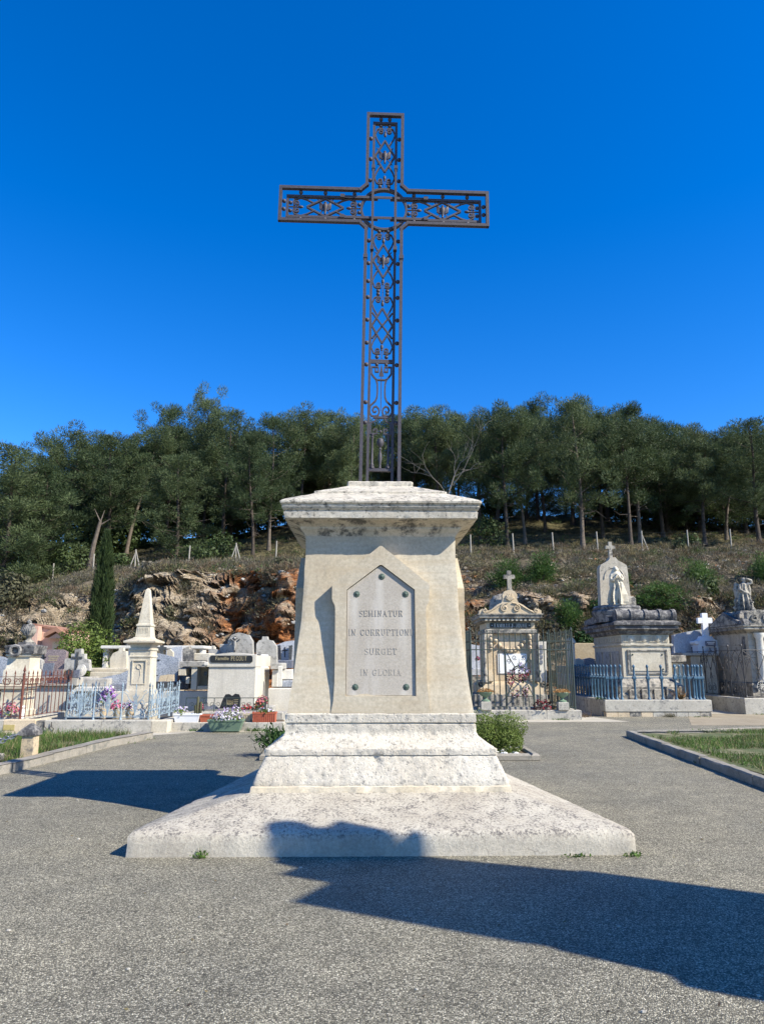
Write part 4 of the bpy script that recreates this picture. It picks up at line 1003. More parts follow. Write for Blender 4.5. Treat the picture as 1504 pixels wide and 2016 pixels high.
put(hm, 'scroll', 0, CX-.32, -pi/2); put(hm, 'scroll', 0, 6.36, pi/2); put(lz, 'lozenge', 0, 6.815, pi/2); put(wg, 'winged_ornament', 0, 6.815, 0)
put(hm, 'scroll', 0, 6.35, -pi/2); put(hm, 'scroll', 0, 5.43, pi/2)
put(lozenge(.245, .135), 'lozenge', 0, 5.885, pi/2)
x2 = MB()
for s in (-1, 1): x2.ribbon([(s*.13, .004*s, .18), (-s*.13, .004*s, -.18)], .018, .03)
put(x2, 'lattice', 0, 5.885, 0)
cb = MB(); cb.ribbon([(-IH, .028, cz(5.385)), (IH, .028, cz(5.385))], .05, .03); cb.build('cross_rail', 'cross_iron', crs, local=True, smooth=30)
# lyre with Greek keys, spear, columns and torch
ky = MB(); y_ = .03
for s in (-1, 1):
    def pl_(pts, w=.018): ky.ribbon([(s*a, y_ + .0011*(len(ky.f) % 4), cz(b)) for a, b in pts], w, .03)
    ky.ball((s*.06, y_, cz(5.345)), .024, 8, 6)
    pl_([(.04, 5.31), (.125, 5.31)]); pl_([(.125, 5.315), (.125, 5.215)]); pl_([(.04, 5.31), (.04, 5.24)]); pl_([(.04, 5.245), (.082, 5.245)]); pl_([(.078, 5.245), (.078, 5.285)])
    pl_([(.125, 5.215), (.10, 5.18), (.065, 5.14), (.05, 5.08), (.047, 4.98), (.052, 4.90), (.07, 4.85), (.10, 4.82), (.13, 4.79), (.14, 4.74), (.138, 4.69), (.115, 4.65), (.075, 4.645), (.035, 4.66), (.02, 4.70), (.03, 4.75), (.06, 4.78), (.09, 4.765), (.105, 4.73), (.09, 4.70), (.07, 4.70), (.06, 4.72)], .020)
    pl_([(.055, 4.62), (.07, 4.58), (.125, 4.56)]); pl_([(.125, 4.57), (.125, 4.41)]); pl_([(.125, 4.415), (.045, 4.415)]); pl_([(.045, 4.41), (.045, 4.48)]); pl_([(.045, 4.475), (.085, 4.475)]); pl_([(.085, 4.475), (.085, 4.445)])
    ky.lathe(s*.10, y_, [(.034, cz(3.965)), (.034, cz(3.985)), (.022, cz(3.995)), (.026, cz(4.01)), (.015, cz(4.03)), (.012, cz(4.35)), (.02, cz(4.37)), (.013, cz(4.38)), (.022, cz(4.40)), (.022, cz(4.41))], 8)
ky.lathe(0, y_, [(.026, cz(3.965)), (.012, cz(3.985)), (.014, cz(4.03)), (.026, cz(4.10)), (.020, cz(4.15)), (.010, cz(4.20)), (.018, cz(4.215)), (.010, cz(4.235)), (.040, cz(4.27)), (.046, cz(4.31)), (.036, cz(4.345)), (.008, cz(4.36))], 10)
ky.ribbon([(-.075, y_+.002, cz(5.135)), (.075, y_+.002, cz(5.135))], .018, .034)
ky.ribbon([(-.10, y_+.003, cz(4.632)), (.10, y_+.003, cz(4.632))], .024, .036)
ky.ribbon([(-.138, y_+.003, cz(3.945)), (.138, y_+.003, cz(3.945))], .035, .05)
ky.ribbon([(0, y_, cz(4.72)), (0, y_, cz(5.25))], .010, .014)
ky.quadify([[(-.032, y_-.006, cz(5.185)), (.032, y_-.006, cz(5.185)), (.032, y_+.006, cz(5.185)), (-.032, y_+.006, cz(5.185))], [(-.003, y_-.003, cz(5.34)), (.003, y_-.003, cz(5.34)), (.003, y_+.003, cz(5.34)), (-.003, y_+.003, cz(5.34))]])
ky.ball((0, y_, cz(4.445)), .02, 8, 5)
ky.build('lyre_panel', 'cross_iron', crs, local=True, smooth=45)
# ---------------------------------------------------------------- cemetery helpers
def pb(mb, x0, x1, y0, y1, Y, D, c=0.012, back=0.0):
    """upright block whose front spans these sight lines at distance Y"""
    zt, zb = ZP(y0, Y), ZP(y1, Y); zm = (zt+zb)/2
    return mb.box(XP(x0, Y, zm), XP(x1, Y, zm), Y+back, Y+D, zb, zt, min(c, (zt-zb)*.3))
def B(x0, x1, y0, y1, Y, D, c=0.012): return pb(MB(), x0, x1, y0, y1, Y, D, c)
def poly(pts, Y, D):
    return MB().prism([(XP(x, Y, ZP(y, Y)), ZP(y, Y)) for x, y in pts], Y, Y+D)
def TH_(name, px, Y, z, label, cat, group=None): return thing(name, (XP(px, Y, z), Y, z), label, cat, group)
def cross_mb(x, y, z, h, w, t, d, arm=.68):
    m = MB(); m.box(x-t/2, x+t/2, y, y+d, z, z+h, .004); m.box(x-w/2, x-t/2-.001, y+.002, y+d-.002, z+h*arm-t/2, z+h*arm+t/2, .004); m.box(x+t/2+.001, x+w/2, y+.002, y+d-.002, z+h*arm-t/2, z+h*arm+t/2, .004); return m
def spikes(mb, x, y, z, h=.14, w=.02):
    mb.lathe(x, y, [(.008, z), (w*1.1, z+.01), (.009, z+.03), (w*1.3, z+.055), (.002, z+h)], 6); return mb
def flowers(name, x, y, z, r, h, n, pet, label, cat='flowers', green='bush_leaf', gfrac=.5, ps=(.018, .035), group=None):
    t = thing(name, (x, y, z), label, cat, group)
    k = int(n*gfrac)+1; u = rdir(k); u[:, 2] = np.abs(u[:, 2]); p = u*RNG.uniform(.2, 1, (k, 1))**.5*np.array([r, r*.8, h*.9])
    tris('foliage', leaves(p, RNG.uniform(.02, .045, k), nrm=u), [green], parent=t)
    m = int(n*(1-gfrac))+4; u = rdir(m); u[:, 2] = np.abs(u[:, 2])*.9+.1; c = u*RNG.uniform(.7, 1.05, (m, 1))*np.array([r, r*.8, h])
    V = []
    for j in range(4): V.append(leaves(c + .012*rdir(m), RNG.uniform(*ps, m), nrm=u))
    tris('petals', np.concatenate(V), pet, RNG.integers(0, len(pet), len(V[0])*4), parent=t)
    return t
def curl(cx, cz_, r0, a0, turns, n=12, shrink=.75): return [(cx + r0*(1-shrink*i/n)*cos(a0 + turns*2*pi*i/n), cz_ + r0*(1-shrink*i/n)*sin(a0 + turns*2*pi*i/n)) for i in range(n+1)]
def onrun(a, b, pts):      # (u along run in metres, z) -> world, from a towards b
    d = (b-a).normalized(); return [a + d*u + Vector((0, 0, z)) for u, z in pts]

# ---------------------------------------------------------------- bed behind the pedestal
bed = thing('flower_bed', (0.3, 12.5, 0), 'low kerbed bed with white pebbles behind the pedestal', 'flower bed')
for (x0, x1, y0, y1) in ((-2.05, -.55, 12.5, 12.64), (-.54, 1.05, 12.5, 12.64), (1.06, 2.5, 12.5, 12.64), (2.51, 2.65, 12.52, 13.4), (2.51, 2.65, 13.41, 14.3), (-2.05, -1.91, 12.65, 14.3)):
    MB().box(x0, x1, y0, y1, -.02, .11, .03).build('border_stone', 'kerb_concrete', bed)
MB().box(-1.9, 2.5, 12.65, 14.3, -.02, .06).build('soil', 'soil', bed)
pbm = MB()
for i in range(260):
    x, y = random.uniform(-1.7, 2.47), random.choice([random.uniform(12.68, 12.9), random.uniform(12.7, 14.2)]); r = random.uniform(.02, .045)
    pbm.ball((x, y, .06+r*.5), r, 6, 4, (1.2, 1, .8))
pbm.build('pebbles', 'pebble_white', bed, kind='stuff')
shrub('box_shrub', 1.98, 13.25, .06, .63, .52, .45, 16000, 'bush_leaf', 'clipped rounded box shrub behind the pedestal on its right', 'shrub', (.012, .022), lumps=16, shell=.95)
s = thing('spiky_plant', (-1.86, 13.1, .05), 'dark spiky leaved plant showing behind the pedestal on its left', 'plant')
n = 260; d = rdir(n); d[:, 2] = np.abs(d[:, 2])+.45; d /= np.linalg.norm(d, axis=1, keepdims=True); b = RNG.normal(size=(n, 3))*np.array([.13, .13, .10])+np.array([0, 0, .15])
tris('foliage', np.concatenate([blades(b, d, RNG.uniform(.12, .30, n), RNG.uniform(.015, .04, n)), leaves(b+d*.15, RNG.uniform(.02, .05, n))]), ['dark_leaf'], parent=s)
# ---------------------------------------------------------------- bollard, chains, small grave edge at the left
stone('bollard_stone', (0.48, 0.36, 0.22), (0.56, 0.46, 0.31), 4, 30, bd=0.006, lich=(0.13, 0.12, 0.11), lth=0.56, lscale=4)
bx_, by_ = XP(60, 12.25, .3), 12.25
bo = thing('bollard', (bx_, by_, 0), 'short square stone bollard with a dark pyramid top holding two chains', 'bollard')
MB().frust(bx_, by_, [(.10, .10, -.05), (.098, .098, .30), (.096, .096, .44)]).build('post', 'bollard_stone', bo)
MB().frust(bx_, by_, [(.125, .125, .44), (.13, .13, .50), (.12, .12, .53), (.02, .02, .625)]).build('cap', 'tomb_dark_cap', bo)
link = MB().tube([(.026*cos(a)*(1.75 if True else 1), 0, .026*sin(a)) for a in [i*pi/5 for i in range(10)]], .0085, 5, closed=True).mesh('chain_link', 'galvanised', smooth=60)
def chain(a, b, sag, label):
    a, b = Vector(a), Vector(b); r = thing('chain', a, label, 'chain', 'chains hung from the stone bollard')
    L = (b-a).length; n = int(L/.062)
    for i in range(n):
        t = (i+.5)/n; p = a.lerp(b, t) - Vector((0, 0, sag*4*t*(1-t))); q = a.lerp(b, t+.02) - Vector((0, 0, sag*4*(t+.02)*(1-t-.02)))
        e = (q-p).to_track_quat('X', 'Z').to_euler(); e.x += (pi/2 if i % 2 else 0)
        inst('chain_link', link, r, p, e)
chain((bx_-.09, by_-.10, .50), (bx_-1.1, by_-.55, .10), .05, 'galvanised chain dropping steeply from the bollard toward the low grave edge')
chain((bx_-.13, by_, .47), (bx_-1.9, by_+.1, .42), .13, 'galvanised chain sagging level away to the left from the bollard')
ge = thing('grave_border', (-6.9, 11.7, 0), 'low mossy stone grave border beside the bollard', 'grave border')
for i in range(4): MB().box(-6.02-.55*(i+1)+.01, -6.02-.55*i, 11.75, 11.93, -.02, .19+random.uniform(-.01, .01), .02).build('border_stone', 'tomb_weathered', ge)
MB().box(-8.2, -6.02, 11.94, 12.1, -.02, .15, .01).build('gravel_bed', 'soil', ge)
flowers('fallen_flowers', -6.36, 11.84, .19, .2, .05, 40, ['petal_red', 'petal_dark'], 'wilted dark red flowers lying on the low grave border', ps=(.02, .04))
MB().frust(-6.27, 11.84, [(.05, .04, .19), (.06, .045, .23), (.03, .02, .29)]).build('white_stone', 'pebble_white', label='white pointed stone beside the wilted red flowers', cat='stone')

# ---------------------------------------------------------------- left plots
lw = thing('low_wall', (-9, 17.4, 0), 'low weathered stone wall under the rusty and pale blue railings', 'wall')
for (x0, x1, m_, h) in ((-12.8, -10.5, 'wall_concrete', .30), (-10.49, -8.9, 'wall_concrete', .29), (-8.89, -8.15, 'tomb_warm', .30), (-7.93, -6.6, 'wall_concrete', .285), (-6.59, -5.42, 'wall_concrete', .285), (-5.41, -5.05, 'tomb_cream', .28)):
    MB().box(x0, x1, 17.4, 17.72, -.05, h, .02).build('wall_block', m_, lw)
MB().box(-8.16, -7.92, 17.43, 17.70, -.05, .27, .02).build('wall_block', 'tomb_weathered', lw)
MB().box(-5.33, -5.06, 17.73, 20.3, -.05, .27, .02).build('wall_block', 'wall_concrete', lw)
MB().box(-9.0, -8.72, 17.73, 20.3, -.05, .28, .02).build('wall_block', 'wall_concrete', lw)
pbx = MB(); pb(pbx, 7, 29, 1427, 1438, 17.39, .008, .002); pbx.build('brass_plate', 'brass_plate', label='small yellowed plate fixed to the low wall below the rusty railing', cat='plate')
fo = MB()
for s_ in (0, 1):
    X = XP(87+s_*14, 17.36, .15)
    for a in (-1, 1): fo.tube([(X, 17.37, .03), (X+a*.05, 17.37, .05), (X+a*.06, 17.37, .10), (X+a*.01, 17.37, .14), (X, 17.37, .25)], .008, 4)
fo.build('iron_ornament', 'iron_black', label='dark scrolled iron piece leaning on the low wall between two blocks', cat='ironwork')
# rusty railing
def bar_run(root, a, b, n, z0, z1, mesh_r, mat, spear=True, skip0=False):
    L = (b-a).length; m = MB().tube([(0, 0, z0), (0, 0, z1)], mesh_r, 6)
    if spear: spikes(m, 0, 0, z1, .13, .016)
    me = m.mesh('bar', mat, smooth=60)
    for i in range(1 if skip0 else 0, n+1): inst('bar', me, root, a + (b-a)*i/n)
def rail(root, a, b, z, w=.03, h=.012, mat='iron_rust', name='rail'):
    d = (b-a).normalized(); MB().ribbon([a + Vector((0, 0, z)) - d*.01, b + Vector((0, 0, z)) + d*.01], h, w, Vector((-d.y, d.x, 0))).build(name, mat, root)
rf_ = thing('rusty_railing', (-8.6, 17.55, .29), 'rust red iron railing with spear tips and a scroll frieze at the far left', 'railing')
A, Bc, Cc_ = Vector((-11.0, 17.56, 0)), Vector((-8.6, 17.56, 0)), Vector((-8.62, 20.3, 0))
for p in (A, Vector((-9.4, 17.56, 0)), Bc): spikes(MB().tube([p + Vector((0, 0, .28)), p + Vector((0, 0, 1.36))], .032, 8), p.x, p.y, 1.36, .2, .03).build('post', 'iron_rust', rf_)
for a, b, n in ((A, Bc, 11), (Bc, Cc_, 12)):
    bar_run(rf_, a, b, n, .33, 1.30, .011, 'iron_rust')
    for z in (.35, 1.06, 1.28): rail(rf_, a, b, z)
    L = (b-a).length; k = int(L/.25)
    sc = MB()
    for i in range(k):
        u0 = L*(i+.5)/k
        for sgn in (-1, 1): sc.tube(onrun(a, b, [(u0 + sgn*x, z) for x, z in curl(.05, 1.19, .055, pi*.9, -1.3)]), .010, 4); sc.tube(onrun(a, b, [(u0 + sgn*.10, 1.20), (u0 + sgn*.05, 1.09), (u0, 1.10)]), .009, 4)
    sc.build('scroll_frieze', 'iron_rust', rf_)
# pale blue railing round the obelisk
def blue_panel(W, Hh):
    m = MB(); c = W/2; r = .009
    def T(p, rr=r): m.tube([(x, 0, z) for x, z in p], rr, 4)
    T([(c, 0), (c, Hh*1.02)], .011); spikes(m, c, 0, Hh*1.02, .12, .014)
    for s in (-1, 1):
        f = lambda pts: [(c + s*x, z) for x, z in pts]
        T(f([(0, .18*Hh), (.06, .45*Hh), (.16, .66*Hh), (c*.62, .80*Hh), (c*.9, .90*Hh), (c*.72, .985*Hh), (c*.55, .90*Hh)]))
        T(f([(0, .28*Hh), (.05, .5*Hh), (.13, .62*Hh), (.2, .58*Hh), (.2, .48*Hh), (.14, .47*Hh)]))
        T(f([(0, .10*Hh), (.04, .34*Hh), (.03, .62*Hh), (.07, .78*Hh)]))
        T(f([(.02, .03*Hh), (.10, .05*Hh), (.16, .16*Hh), (.11, .25*Hh), (.05, .2*Hh)]))
        T(f([(c*.95, .04*Hh), (c*.72, .10*Hh), (c*.62, .22*Hh), (c*.8, .28*Hh), (c*.9, .2*Hh)]))
        T(f([(c*.96, .55*Hh), (c*.70, .50*Hh), (c*.58, .38*Hh), (c*.75, .33*Hh)]))
        T(f([(.02, .46*Hh), (.035, .70*Hh), (0, .86*Hh)]), .012)
    return m
bf = thing('blue_railing', (-6.4, 17.58, .285), 'pale blue ornamental iron railing with curled panels around the obelisk tomb', 'railing')
q0, q1, q2, q3 = Vector((-7.52, 17.58, .285)), Vector((-5.56, 17.58, .285)), Vector((-5.56, 20.1, .285)), Vector((-7.52, 20.1, .285))
pan = blue_panel(.653, .64).mesh('scroll_panel', 'iron_paleblue', smooth=60); pan2 = blue_panel(.42, .64).mesh('scroll_panel', 'iron_paleblue', smooth=60)
pst = spikes(MB().tube([(0, 0, -.03), (0, 0, .72)], .019, 8).lathe(0, 0, [(.035, -.03), (.03, .02), (.02, .05)], 8), 0, 0, .72, .15, .024).mesh('post', 'iron_paleblue', smooth=60)
for a, b, n, me in ((q0, q1, 3, pan), (q1, q2, 6, pan2), (q0, q3, 6, pan2)):
    d = (b-a)/n; ang = math.atan2(d.y, d.x)
    for i in range(n):
        inst('scroll_panel', me, bf, a + d*i + Vector((0, 0, .06)), (0, 0, ang))
        if n == 3 or i % 2 == 0: inst('post', pst, bf, a + d*i)
    rail(bf, a, b, .06, .03, .014, 'iron_paleblue')
for q in (q1, q2): inst('post', pst, bf, q)
# obelisk tomb
OY = 18.5; ox = XP(274, OY, 1.5); ob = thing('obelisk_tomb', (ox, OY+.3, .25), 'slender cream stone obelisk on a panelled pillar inside the pale blue railing', 'tomb')
def zo(y): return ZP(y, OY)
MB().frust(ox, OY+.3, [(.40, .40, .05), (.40, .40, .30), (.36, .36, .33), (.36, .36, zo(1388)), (.33, .33, zo(1384))]).build('base', 'tomb_cream', ob)
MB().frust(ox, OY+.3, [(.325, .325, zo(1384)), (.325, .325, zo(1362)), (.30, .30, zo(1358)), (.285, .285, zo(1355)), (.262, .262, zo(1295)), (.28, .28, zo(1294)), (.28, .28, zo(1291)), (.262, .262, zo(1290)), (.262, .262, zo(1281)), (.285, .285, zo(1280)), (.285, .285, zo(1276))]).build('pillar', 'tomb_cream', ob)
fr = MB(); fa, fb = zo(1348), zo(1299)
for (x0, x1, z0, z1) in ((-.18, -.155, fa, fb), (.155, .18, fa, fb), (-.153, .153, fa, fa+.03), (-.153, .153, fb-.03, fb)): fr.box(ox+x0, ox+x1, OY+.005, OY+.06, z0, z1, .004)
fr.build('panel_frame', 'tomb_cream', ob)
zw = zo(1312); wr = MB().tube([(ox+.06*cos(a), OY+.025, zw+.06*sin(a)) for a in [i*pi/7 for i in range(14)]], .012, 5, closed=True)
wr.tube([(ox+.02, OY+.025, zw-.07), (ox+.05, OY+.02, zw-.22), (ox, OY+.02, zw-.36)], .008, 4); wr.build('carved_wreath', 'tomb_cream', ob)
MB().frust(ox, OY+.3, [(.255, .255, zo(1276.2)), (.27, .27, zo(1271)), (.32, .32, zo(1267)), (.405, .405, zo(1265)), (.405, .405, zo(1262)), (.32, .32, zo(1259)), (.23, .23, zo(1256)), (.215, .215, zo(1254))]).build('cornice', 'tomb_cream', ob)
MB().frust(ox+.01, OY+.3, [(.195, .195, zo(1254.3)), (.17, .17, zo(1233)), (.19, .19, zo(1232)), (.19, .19, zo(1229)), (.155, .155, zo(1227)), (.055, .055, zo(1160)), (.04, .04, zo(1158)), (.01, .01, zo(1156))]).build('obelisk', 'tomb_cream', ob)
fl = MB()
for k in range(7): fl.box(ox+.01-.13+k*.04, ox+.01-.112+k*.04, OY+.3-.19, OY+.3-.16, zo(1247), zo(1235), .003)
fl.build('fluting', 'tomb_cream', ob)
# urn pillar
UY = 18.4; ux = XP(34, UY, 1.2); ur = thing('urn_pillar', (ux+.02, UY+.3, .2), 'stone tomb pillar topped with a black stained cap and a draped urn', 'tomb')
def zu(y): return ZP(y, UY)
MB().frust(ux-.08, UY+.3, [(.34, .32, .1), (.34, .32, zu(1400)), (.29, .28, zu(1396)), (.29, .28, zu(1358)), (.35, .33, zu(1356)), (.36, .34, zu(1350)), (.31, .30, zu(1346))]).build('pedestal', 'tomb_cream', ur)
MB().frust(ux-.02, UY+.3, [(.33, .32, zu(1346)), (.33, .32, zu(1320)), (.29, .28, zu(1316)), (.28, .27, zu(1294)), (.32, .31, zu(1292)), (.32, .31, zu(1288))]).build('shaft', 'tomb_cream', ur)
MB().frust(ux+.02, UY+.3, [(.33, .32, zu(1288.2)), (.36, .35, zu(1285)), (.36, .35, zu(1276)), (.38, .37, zu(1274)), (.38, .37, zu(1271)), (.16, .16, zu(1268)), (.15, .15, zu(1264))]).build('cap', 'tomb_dark_cap', ur)
MB().tube([(ux-.08+.13*cos(a), UY-.07, zu(1281)+.12*sin(a)) for a in [i*pi/6 for i in range(12)]], .045, 6, closed=True).build('wreath', 'tomb_dark_cap', ur)
u_ = MB().lathe(ux+.06, UY+.3, [(.13, zu(1264.2)), (.13, zu(1262)), (.06, zu(1258)), (.055, zu(1255)), (.10, zu(1251)), (.15, zu(1243)), (.155, zu(1238)), (.10, zu(1233)), (.11, zu(1230)), (.04, zu(1226)), (.01, zu(1223))], 14); u_.build('urn', 'tomb_weathered', ur, smooth=60)
dr = MB()
for k in range(5): dr.tube([(ux-.02+.04*k, UY+.14+.01*k, zu(1229)), (ux-.06+.05*k, UY+.12, zu(1240)), (ux+.0+.03*k, UY+.16, zu(1248+2*(k % 2)))], [.03, .045, .02], 6)
dr.build('drapery', 'tomb_dark_cap', ur, smooth=60)
flowers('flower_pot', ux+.05, UY-.28, .33, .30, .34, 90, ['petal_pink', 'petal_pink', 'petal_salmon'], 'large bunch of pink flowers in front of the urn pillar', ps=(.03, .06))
vs = MB().lathe(XP(47, 18.0, .6), 17.95, [(.05, .28), (.06, .3), (.07, .45), (.05, .5), (.09, .56), (.085, .58)], 10)
vs.build('white_vase', 'marble_white', label='pale carved vase behind the rusty railing', cat='vase')

def stele(name, pts, Y, D, mat, label, cat='headstone', extra=None, group=None):
    m = poly(pts, Y, D); xs, ys, zs = zip(*m.v)
    r = thing(name, ((min(xs)+max(xs))/2, Y+D/2, min(zs)), label, cat, group)
    m.build('slab', mat, r, smooth=None)
    if extra: extra(r)
    return r
def cross_on(px, y0, y1, Y, mat, w=.5, t=.04, name='cross'):
    def f(r):
        z0, z1 = ZP(y1, Y), ZP(y0, Y); cross_mb(XP(px, Y, z0), Y-.022, z0, z1-z0, (z1-z0)*w, t, .02).build(name, mat, r)
    return f
def lines(px0, px1, ys, Y, mat):
    def f(r):
        m = MB()
        for k, y in enumerate(ys): pb(m, px0 + (k % 2)*2, px1 - (k % 3)*2, y, y+1.6, Y-.006, .005, 0)
        m.build('engraved_lines', mat, r)
    return f
def both(*fs):
    def f(r):
        for g_ in fs: g_(r)
    return f
def prone(name, x0, x1, y0, y1, Y, D, mat, label, cat='tomb', c=.02):
    r = B(x0, x1, y0, y1, Y, D, c); return r.build(name, mat, label=label, cat=cat)
stele('headstone', [(79, 1319), (79, 1287), (88, 1279), (122, 1278.5), (131, 1283), (128, 1319)], 22.2, .18, 'granite_pink', 'dark pink granite headstone with rounded shoulders and gilt lines', extra=both(cross_on(86, 1287, 1308, 22.2, 'sign_black', .5, .03), lines(95, 117, [1291, 1295, 1299], 22.2, 'gold_letter')))
stele('headstone', [(55, 1318), (55, 1292), (67, 1291), (82, 1300), (83, 1318)], 21.2, .2, 'tomb_grey', 'grey headstone with a pointed top beside the urn pillar')
stele('headstone', [(-14, 1345), (-14, 1290), (0, 1293), (16, 1299), (8, 1320), (2, 1345)], 20.6, .25, 'granite_blue', 'blue grey granite headstone cut by the left edge of the view')
stele('memorial_plaque', [(81, 1332), (87, 1306), (107, 1305), (102, 1332)], 20.6, .06, 'granite_slate', 'slate grey memorial plaque standing tilted below the dark pink headstone', 'plaque')
stele('memorial_plaque', [(104, 1333), (107, 1318), (126, 1317), (124, 1333)], 20.5, .06, 'granite_pink', 'brown granite plaque right of the slate grey plaque', 'plaque')
stele('memorial_plaque', [(127, 1334), (130, 1321), (137, 1317), (144, 1321), (143, 1334)], 20.5, .06, 'granite_dark', 'dark round-topped plaque left of the white disc', 'plaque')
stele('memorial_plaque', [(143, 1334), (146, 1320), (158, 1318), (155, 1334)], 20.6, .06, 'granite_slate', 'dark grey leaning plaque directly beside the white disc', 'plaque')
dY = 20.7; dx, dz = XP(164, dY, 2), ZP(1320, dY)
ds = thing('round_medallion', (dx, dY, dz-.17), 'white round carved medallion standing among the plaques', 'medallion')
rr_ = MB()
for rad, y0, y1 in ((.135, 0, .05), (.09, -.015, 0), (.05, -.03, -.015)): rr_.quadify([[(dx+rad*cos(a), dY+yy, dz+rad*1.25*sin(a)) for a in [i*pi/9 for i in range(18)]] for yy in (y0, y1)])
rr_.build('disc', 'tomb_white', ds)
stele('headstone', [(127, 1320), (128, 1298), (132, 1296), (141, 1297), (141, 1287), (148, 1287), (148, 1278), (160, 1277), (161, 1287), (167, 1287), (167, 1297), (175, 1299), (177, 1320)], 21.8, .2, 'tomb_grey', 'stepped pale headstone with a tall dark cross left of the round tree', extra=cross_on(151, 1284, 1318, 21.8, 'granite_dark', .62, .07))
# plots behind the left railings
rt = prone('retaining_wall', 44, 150, 1351, 1412, 20.7, .3, 'render_wall', 'cream rendered retaining wall behind the rusty railing', 'wall')
prone('tomb_slab', 46, 152, 1334, 1351, 20.6, 1.6, 'tomb_grey', 'grey stone tomb ledge above the cream retaining wall')
prone('tomb_slab', 151, 212, 1352, 1362, 20.4, 1.5, 'tomb_white', 'white tomb ledge behind the left end of the blue railing')
prone('tomb_slab', 165, 211, 1336, 1351.6, 20.6, 1.6, 'tomb_grey', 'pale grey tomb block on the white ledge')
prone('retaining_wall', 140, 410, 1361, 1412, 20.8, .3, 'render_wall', 'stained retaining wall behind the blue railing', 'wall')
stele('headstone', [(217, 1322), (217, 1297), (223, 1286), (234, 1281), (236, 1275), (243, 1275), (243, 1281), (249, 1282), (250, 1322)], 23.2, .2, 'tomb_cream', 'cream stepped headstone behind the obelisk pillar on its left')
prone('tomb_slab', 175, 252, 1315, 1322, 22.6, 1.2, 'tomb_cream', 'long cream ledger in front of the stepped cream headstone')
prone('tomb_slab', 178, 250, 1322.3, 1337, 22.3, .9, 'tomb_cream', 'cream tomb body under the long cream ledger')
stele('granite_slab', [(190, 1337), (214, 1331), (237, 1327), (251, 1320), (270, 1318), (270, 1346), (190, 1346)], 21.0, .9, 'granite_blue', 'blue grey granite tomb lid rising towards the obelisk pillar', 'tomb')
prone('tomb_slab', 205, 270, 1346.3, 1361, 20.9, 1.1, 'granite_slate', 'dark grey granite tomb body under the rising lid')
stele('headstone', [(298, 1346), (299, 1293), (311, 1286), (352, 1296), (349, 1346)], 21.6, .2, 'granite_blue', 'large blue grey granite headstone with a dark cross right of the obelisk', extra=both(cross_on(306, 1291, 1318, 21.6, 'sign_black', .62, .035), lines(300, 312, [1329], 21.6, 'sign_black')))
stele('headstone', [(326, 1310), (328, 1280), (345, 1274), (359, 1272), (357, 1310)], 24.0, .2, 'granite_pale', 'pale granite headstone standing behind the large blue grey one')
stele('headstone', [(329, 1296), (329, 1280), (335, 1278), (341, 1284), (341, 1296)], 23.0, .15, 'tomb_cream', 'small round-shouldered cream headstone behind the large granite one')
cross_mb(XP(321, 22.6, 2.6), 22.6, ZP(1290, 22.6), .30, .28, .10, .06).build('stone_cross', 'granite_dark', label='small dark stone cross above the large granite headstone', cat='cross')
prone('tomb_slab', 298, 372, 1342, 1358, 20.9, 1.3, 'granite_dark', 'dark polished granite tomb slab right of the obelisk')
bk = thing('open_book', (XP(327, 20.6, 1.3), 20.6, ZP(1342.5, 20.6)), 'open stone book memorial lying on the dark granite slab', 'memorial')
for x0, x1, k in ((312, 328, 0), (328.5, 343, 1)): poly([(x0, 1342), (x0+4, 1330-k*2), (x1+4 if k == 0 else x1, 1328), (x1, 1341)], 20.6, .05).build('page', 'tomb_warm', bk, smooth=None)
stele('headstone', [(360, 1304), (360, 1278), (372, 1272), (374, 1278), (382, 1279), (382, 1304)], 22.4, .3, 'tomb_weathered', 'rough weathered stone block left of the family vault')
prone('tomb_slab', 382, 412, 1286, 1301, 22.5, .8, 'tomb_cream', 'cream tomb top behind the open burial niche')
# white columbarium
cb_ = thing('columbarium', (XP(300, 26.5, 2), 26.5, .2), 'long white columbarium with a flat slab roof behind the obelisk', 'columbarium')
B(199, 402, 1271, 1277.2, 26, 1.9, .02).build('roof', 'tomb_white', cb_)
for x0, x1 in ((203, 211), (251, 258), (300, 307), (352, 358), (393, 399)): B(x0, x1, 1277.6, 1322, 26.15, .5, .01).build('pier', 'tomb_white', cb_)
B(204, 398, 1277.7, 1322, 27.1, .3, .01).build('wall', 'tomb_white', cb_)
for x0, x1 in ((213, 249), (260, 298), (309, 350), (360, 391)):
    for y0, y1 in ((1280, 1293), (1294, 1308)): B(x0, x1, y0, y1, 27.05, .04, .006).build('panel', 'tomb_grey', cb_)
# pink chapel
ch = thing('pink_chapel', (XP(105, 27.5, 1), 27.5, 0), 'pink rendered funerary chapel with a tiled porch gable behind the headstones', 'chapel')
cY = 27.0; x0, x1 = XP(86, cY, 3), XP(138, cY, 3)
z_l, z_r = ZP(1231, cY), ZP(1245, cY)
MB().prism([(x0, 0), (x1, 0), (x1, z_r), (x0, z_l)], cY, cY+2.2).build('wall', 'pink_render', ch, smooth=None)
MB().prism([(x0-.35, 0), (x0-.01, 0), (x0-.01, z_l-.04), (x0-.35, z_l-.02)], cY-.35, cY+2.0).build('side_wall', 'pink_render', ch, smooth=None)
MB().prism([(x0-.4, z_l+.0), (x1+.05, z_r+.003), (x1+.05, z_r+.07), (x0-.4, z_l+.07)], cY-.08, cY+2.3).build('roof', 'tile_brown', ch, smooth=None)
gx0, gx1, gp = XP(97, cY, 2.5), XP(138, cY, 2.5), XP(119, cY, 2.5); ge0, gap_ = ZP(1255, cY-.4), ZP(1243, cY-.4)
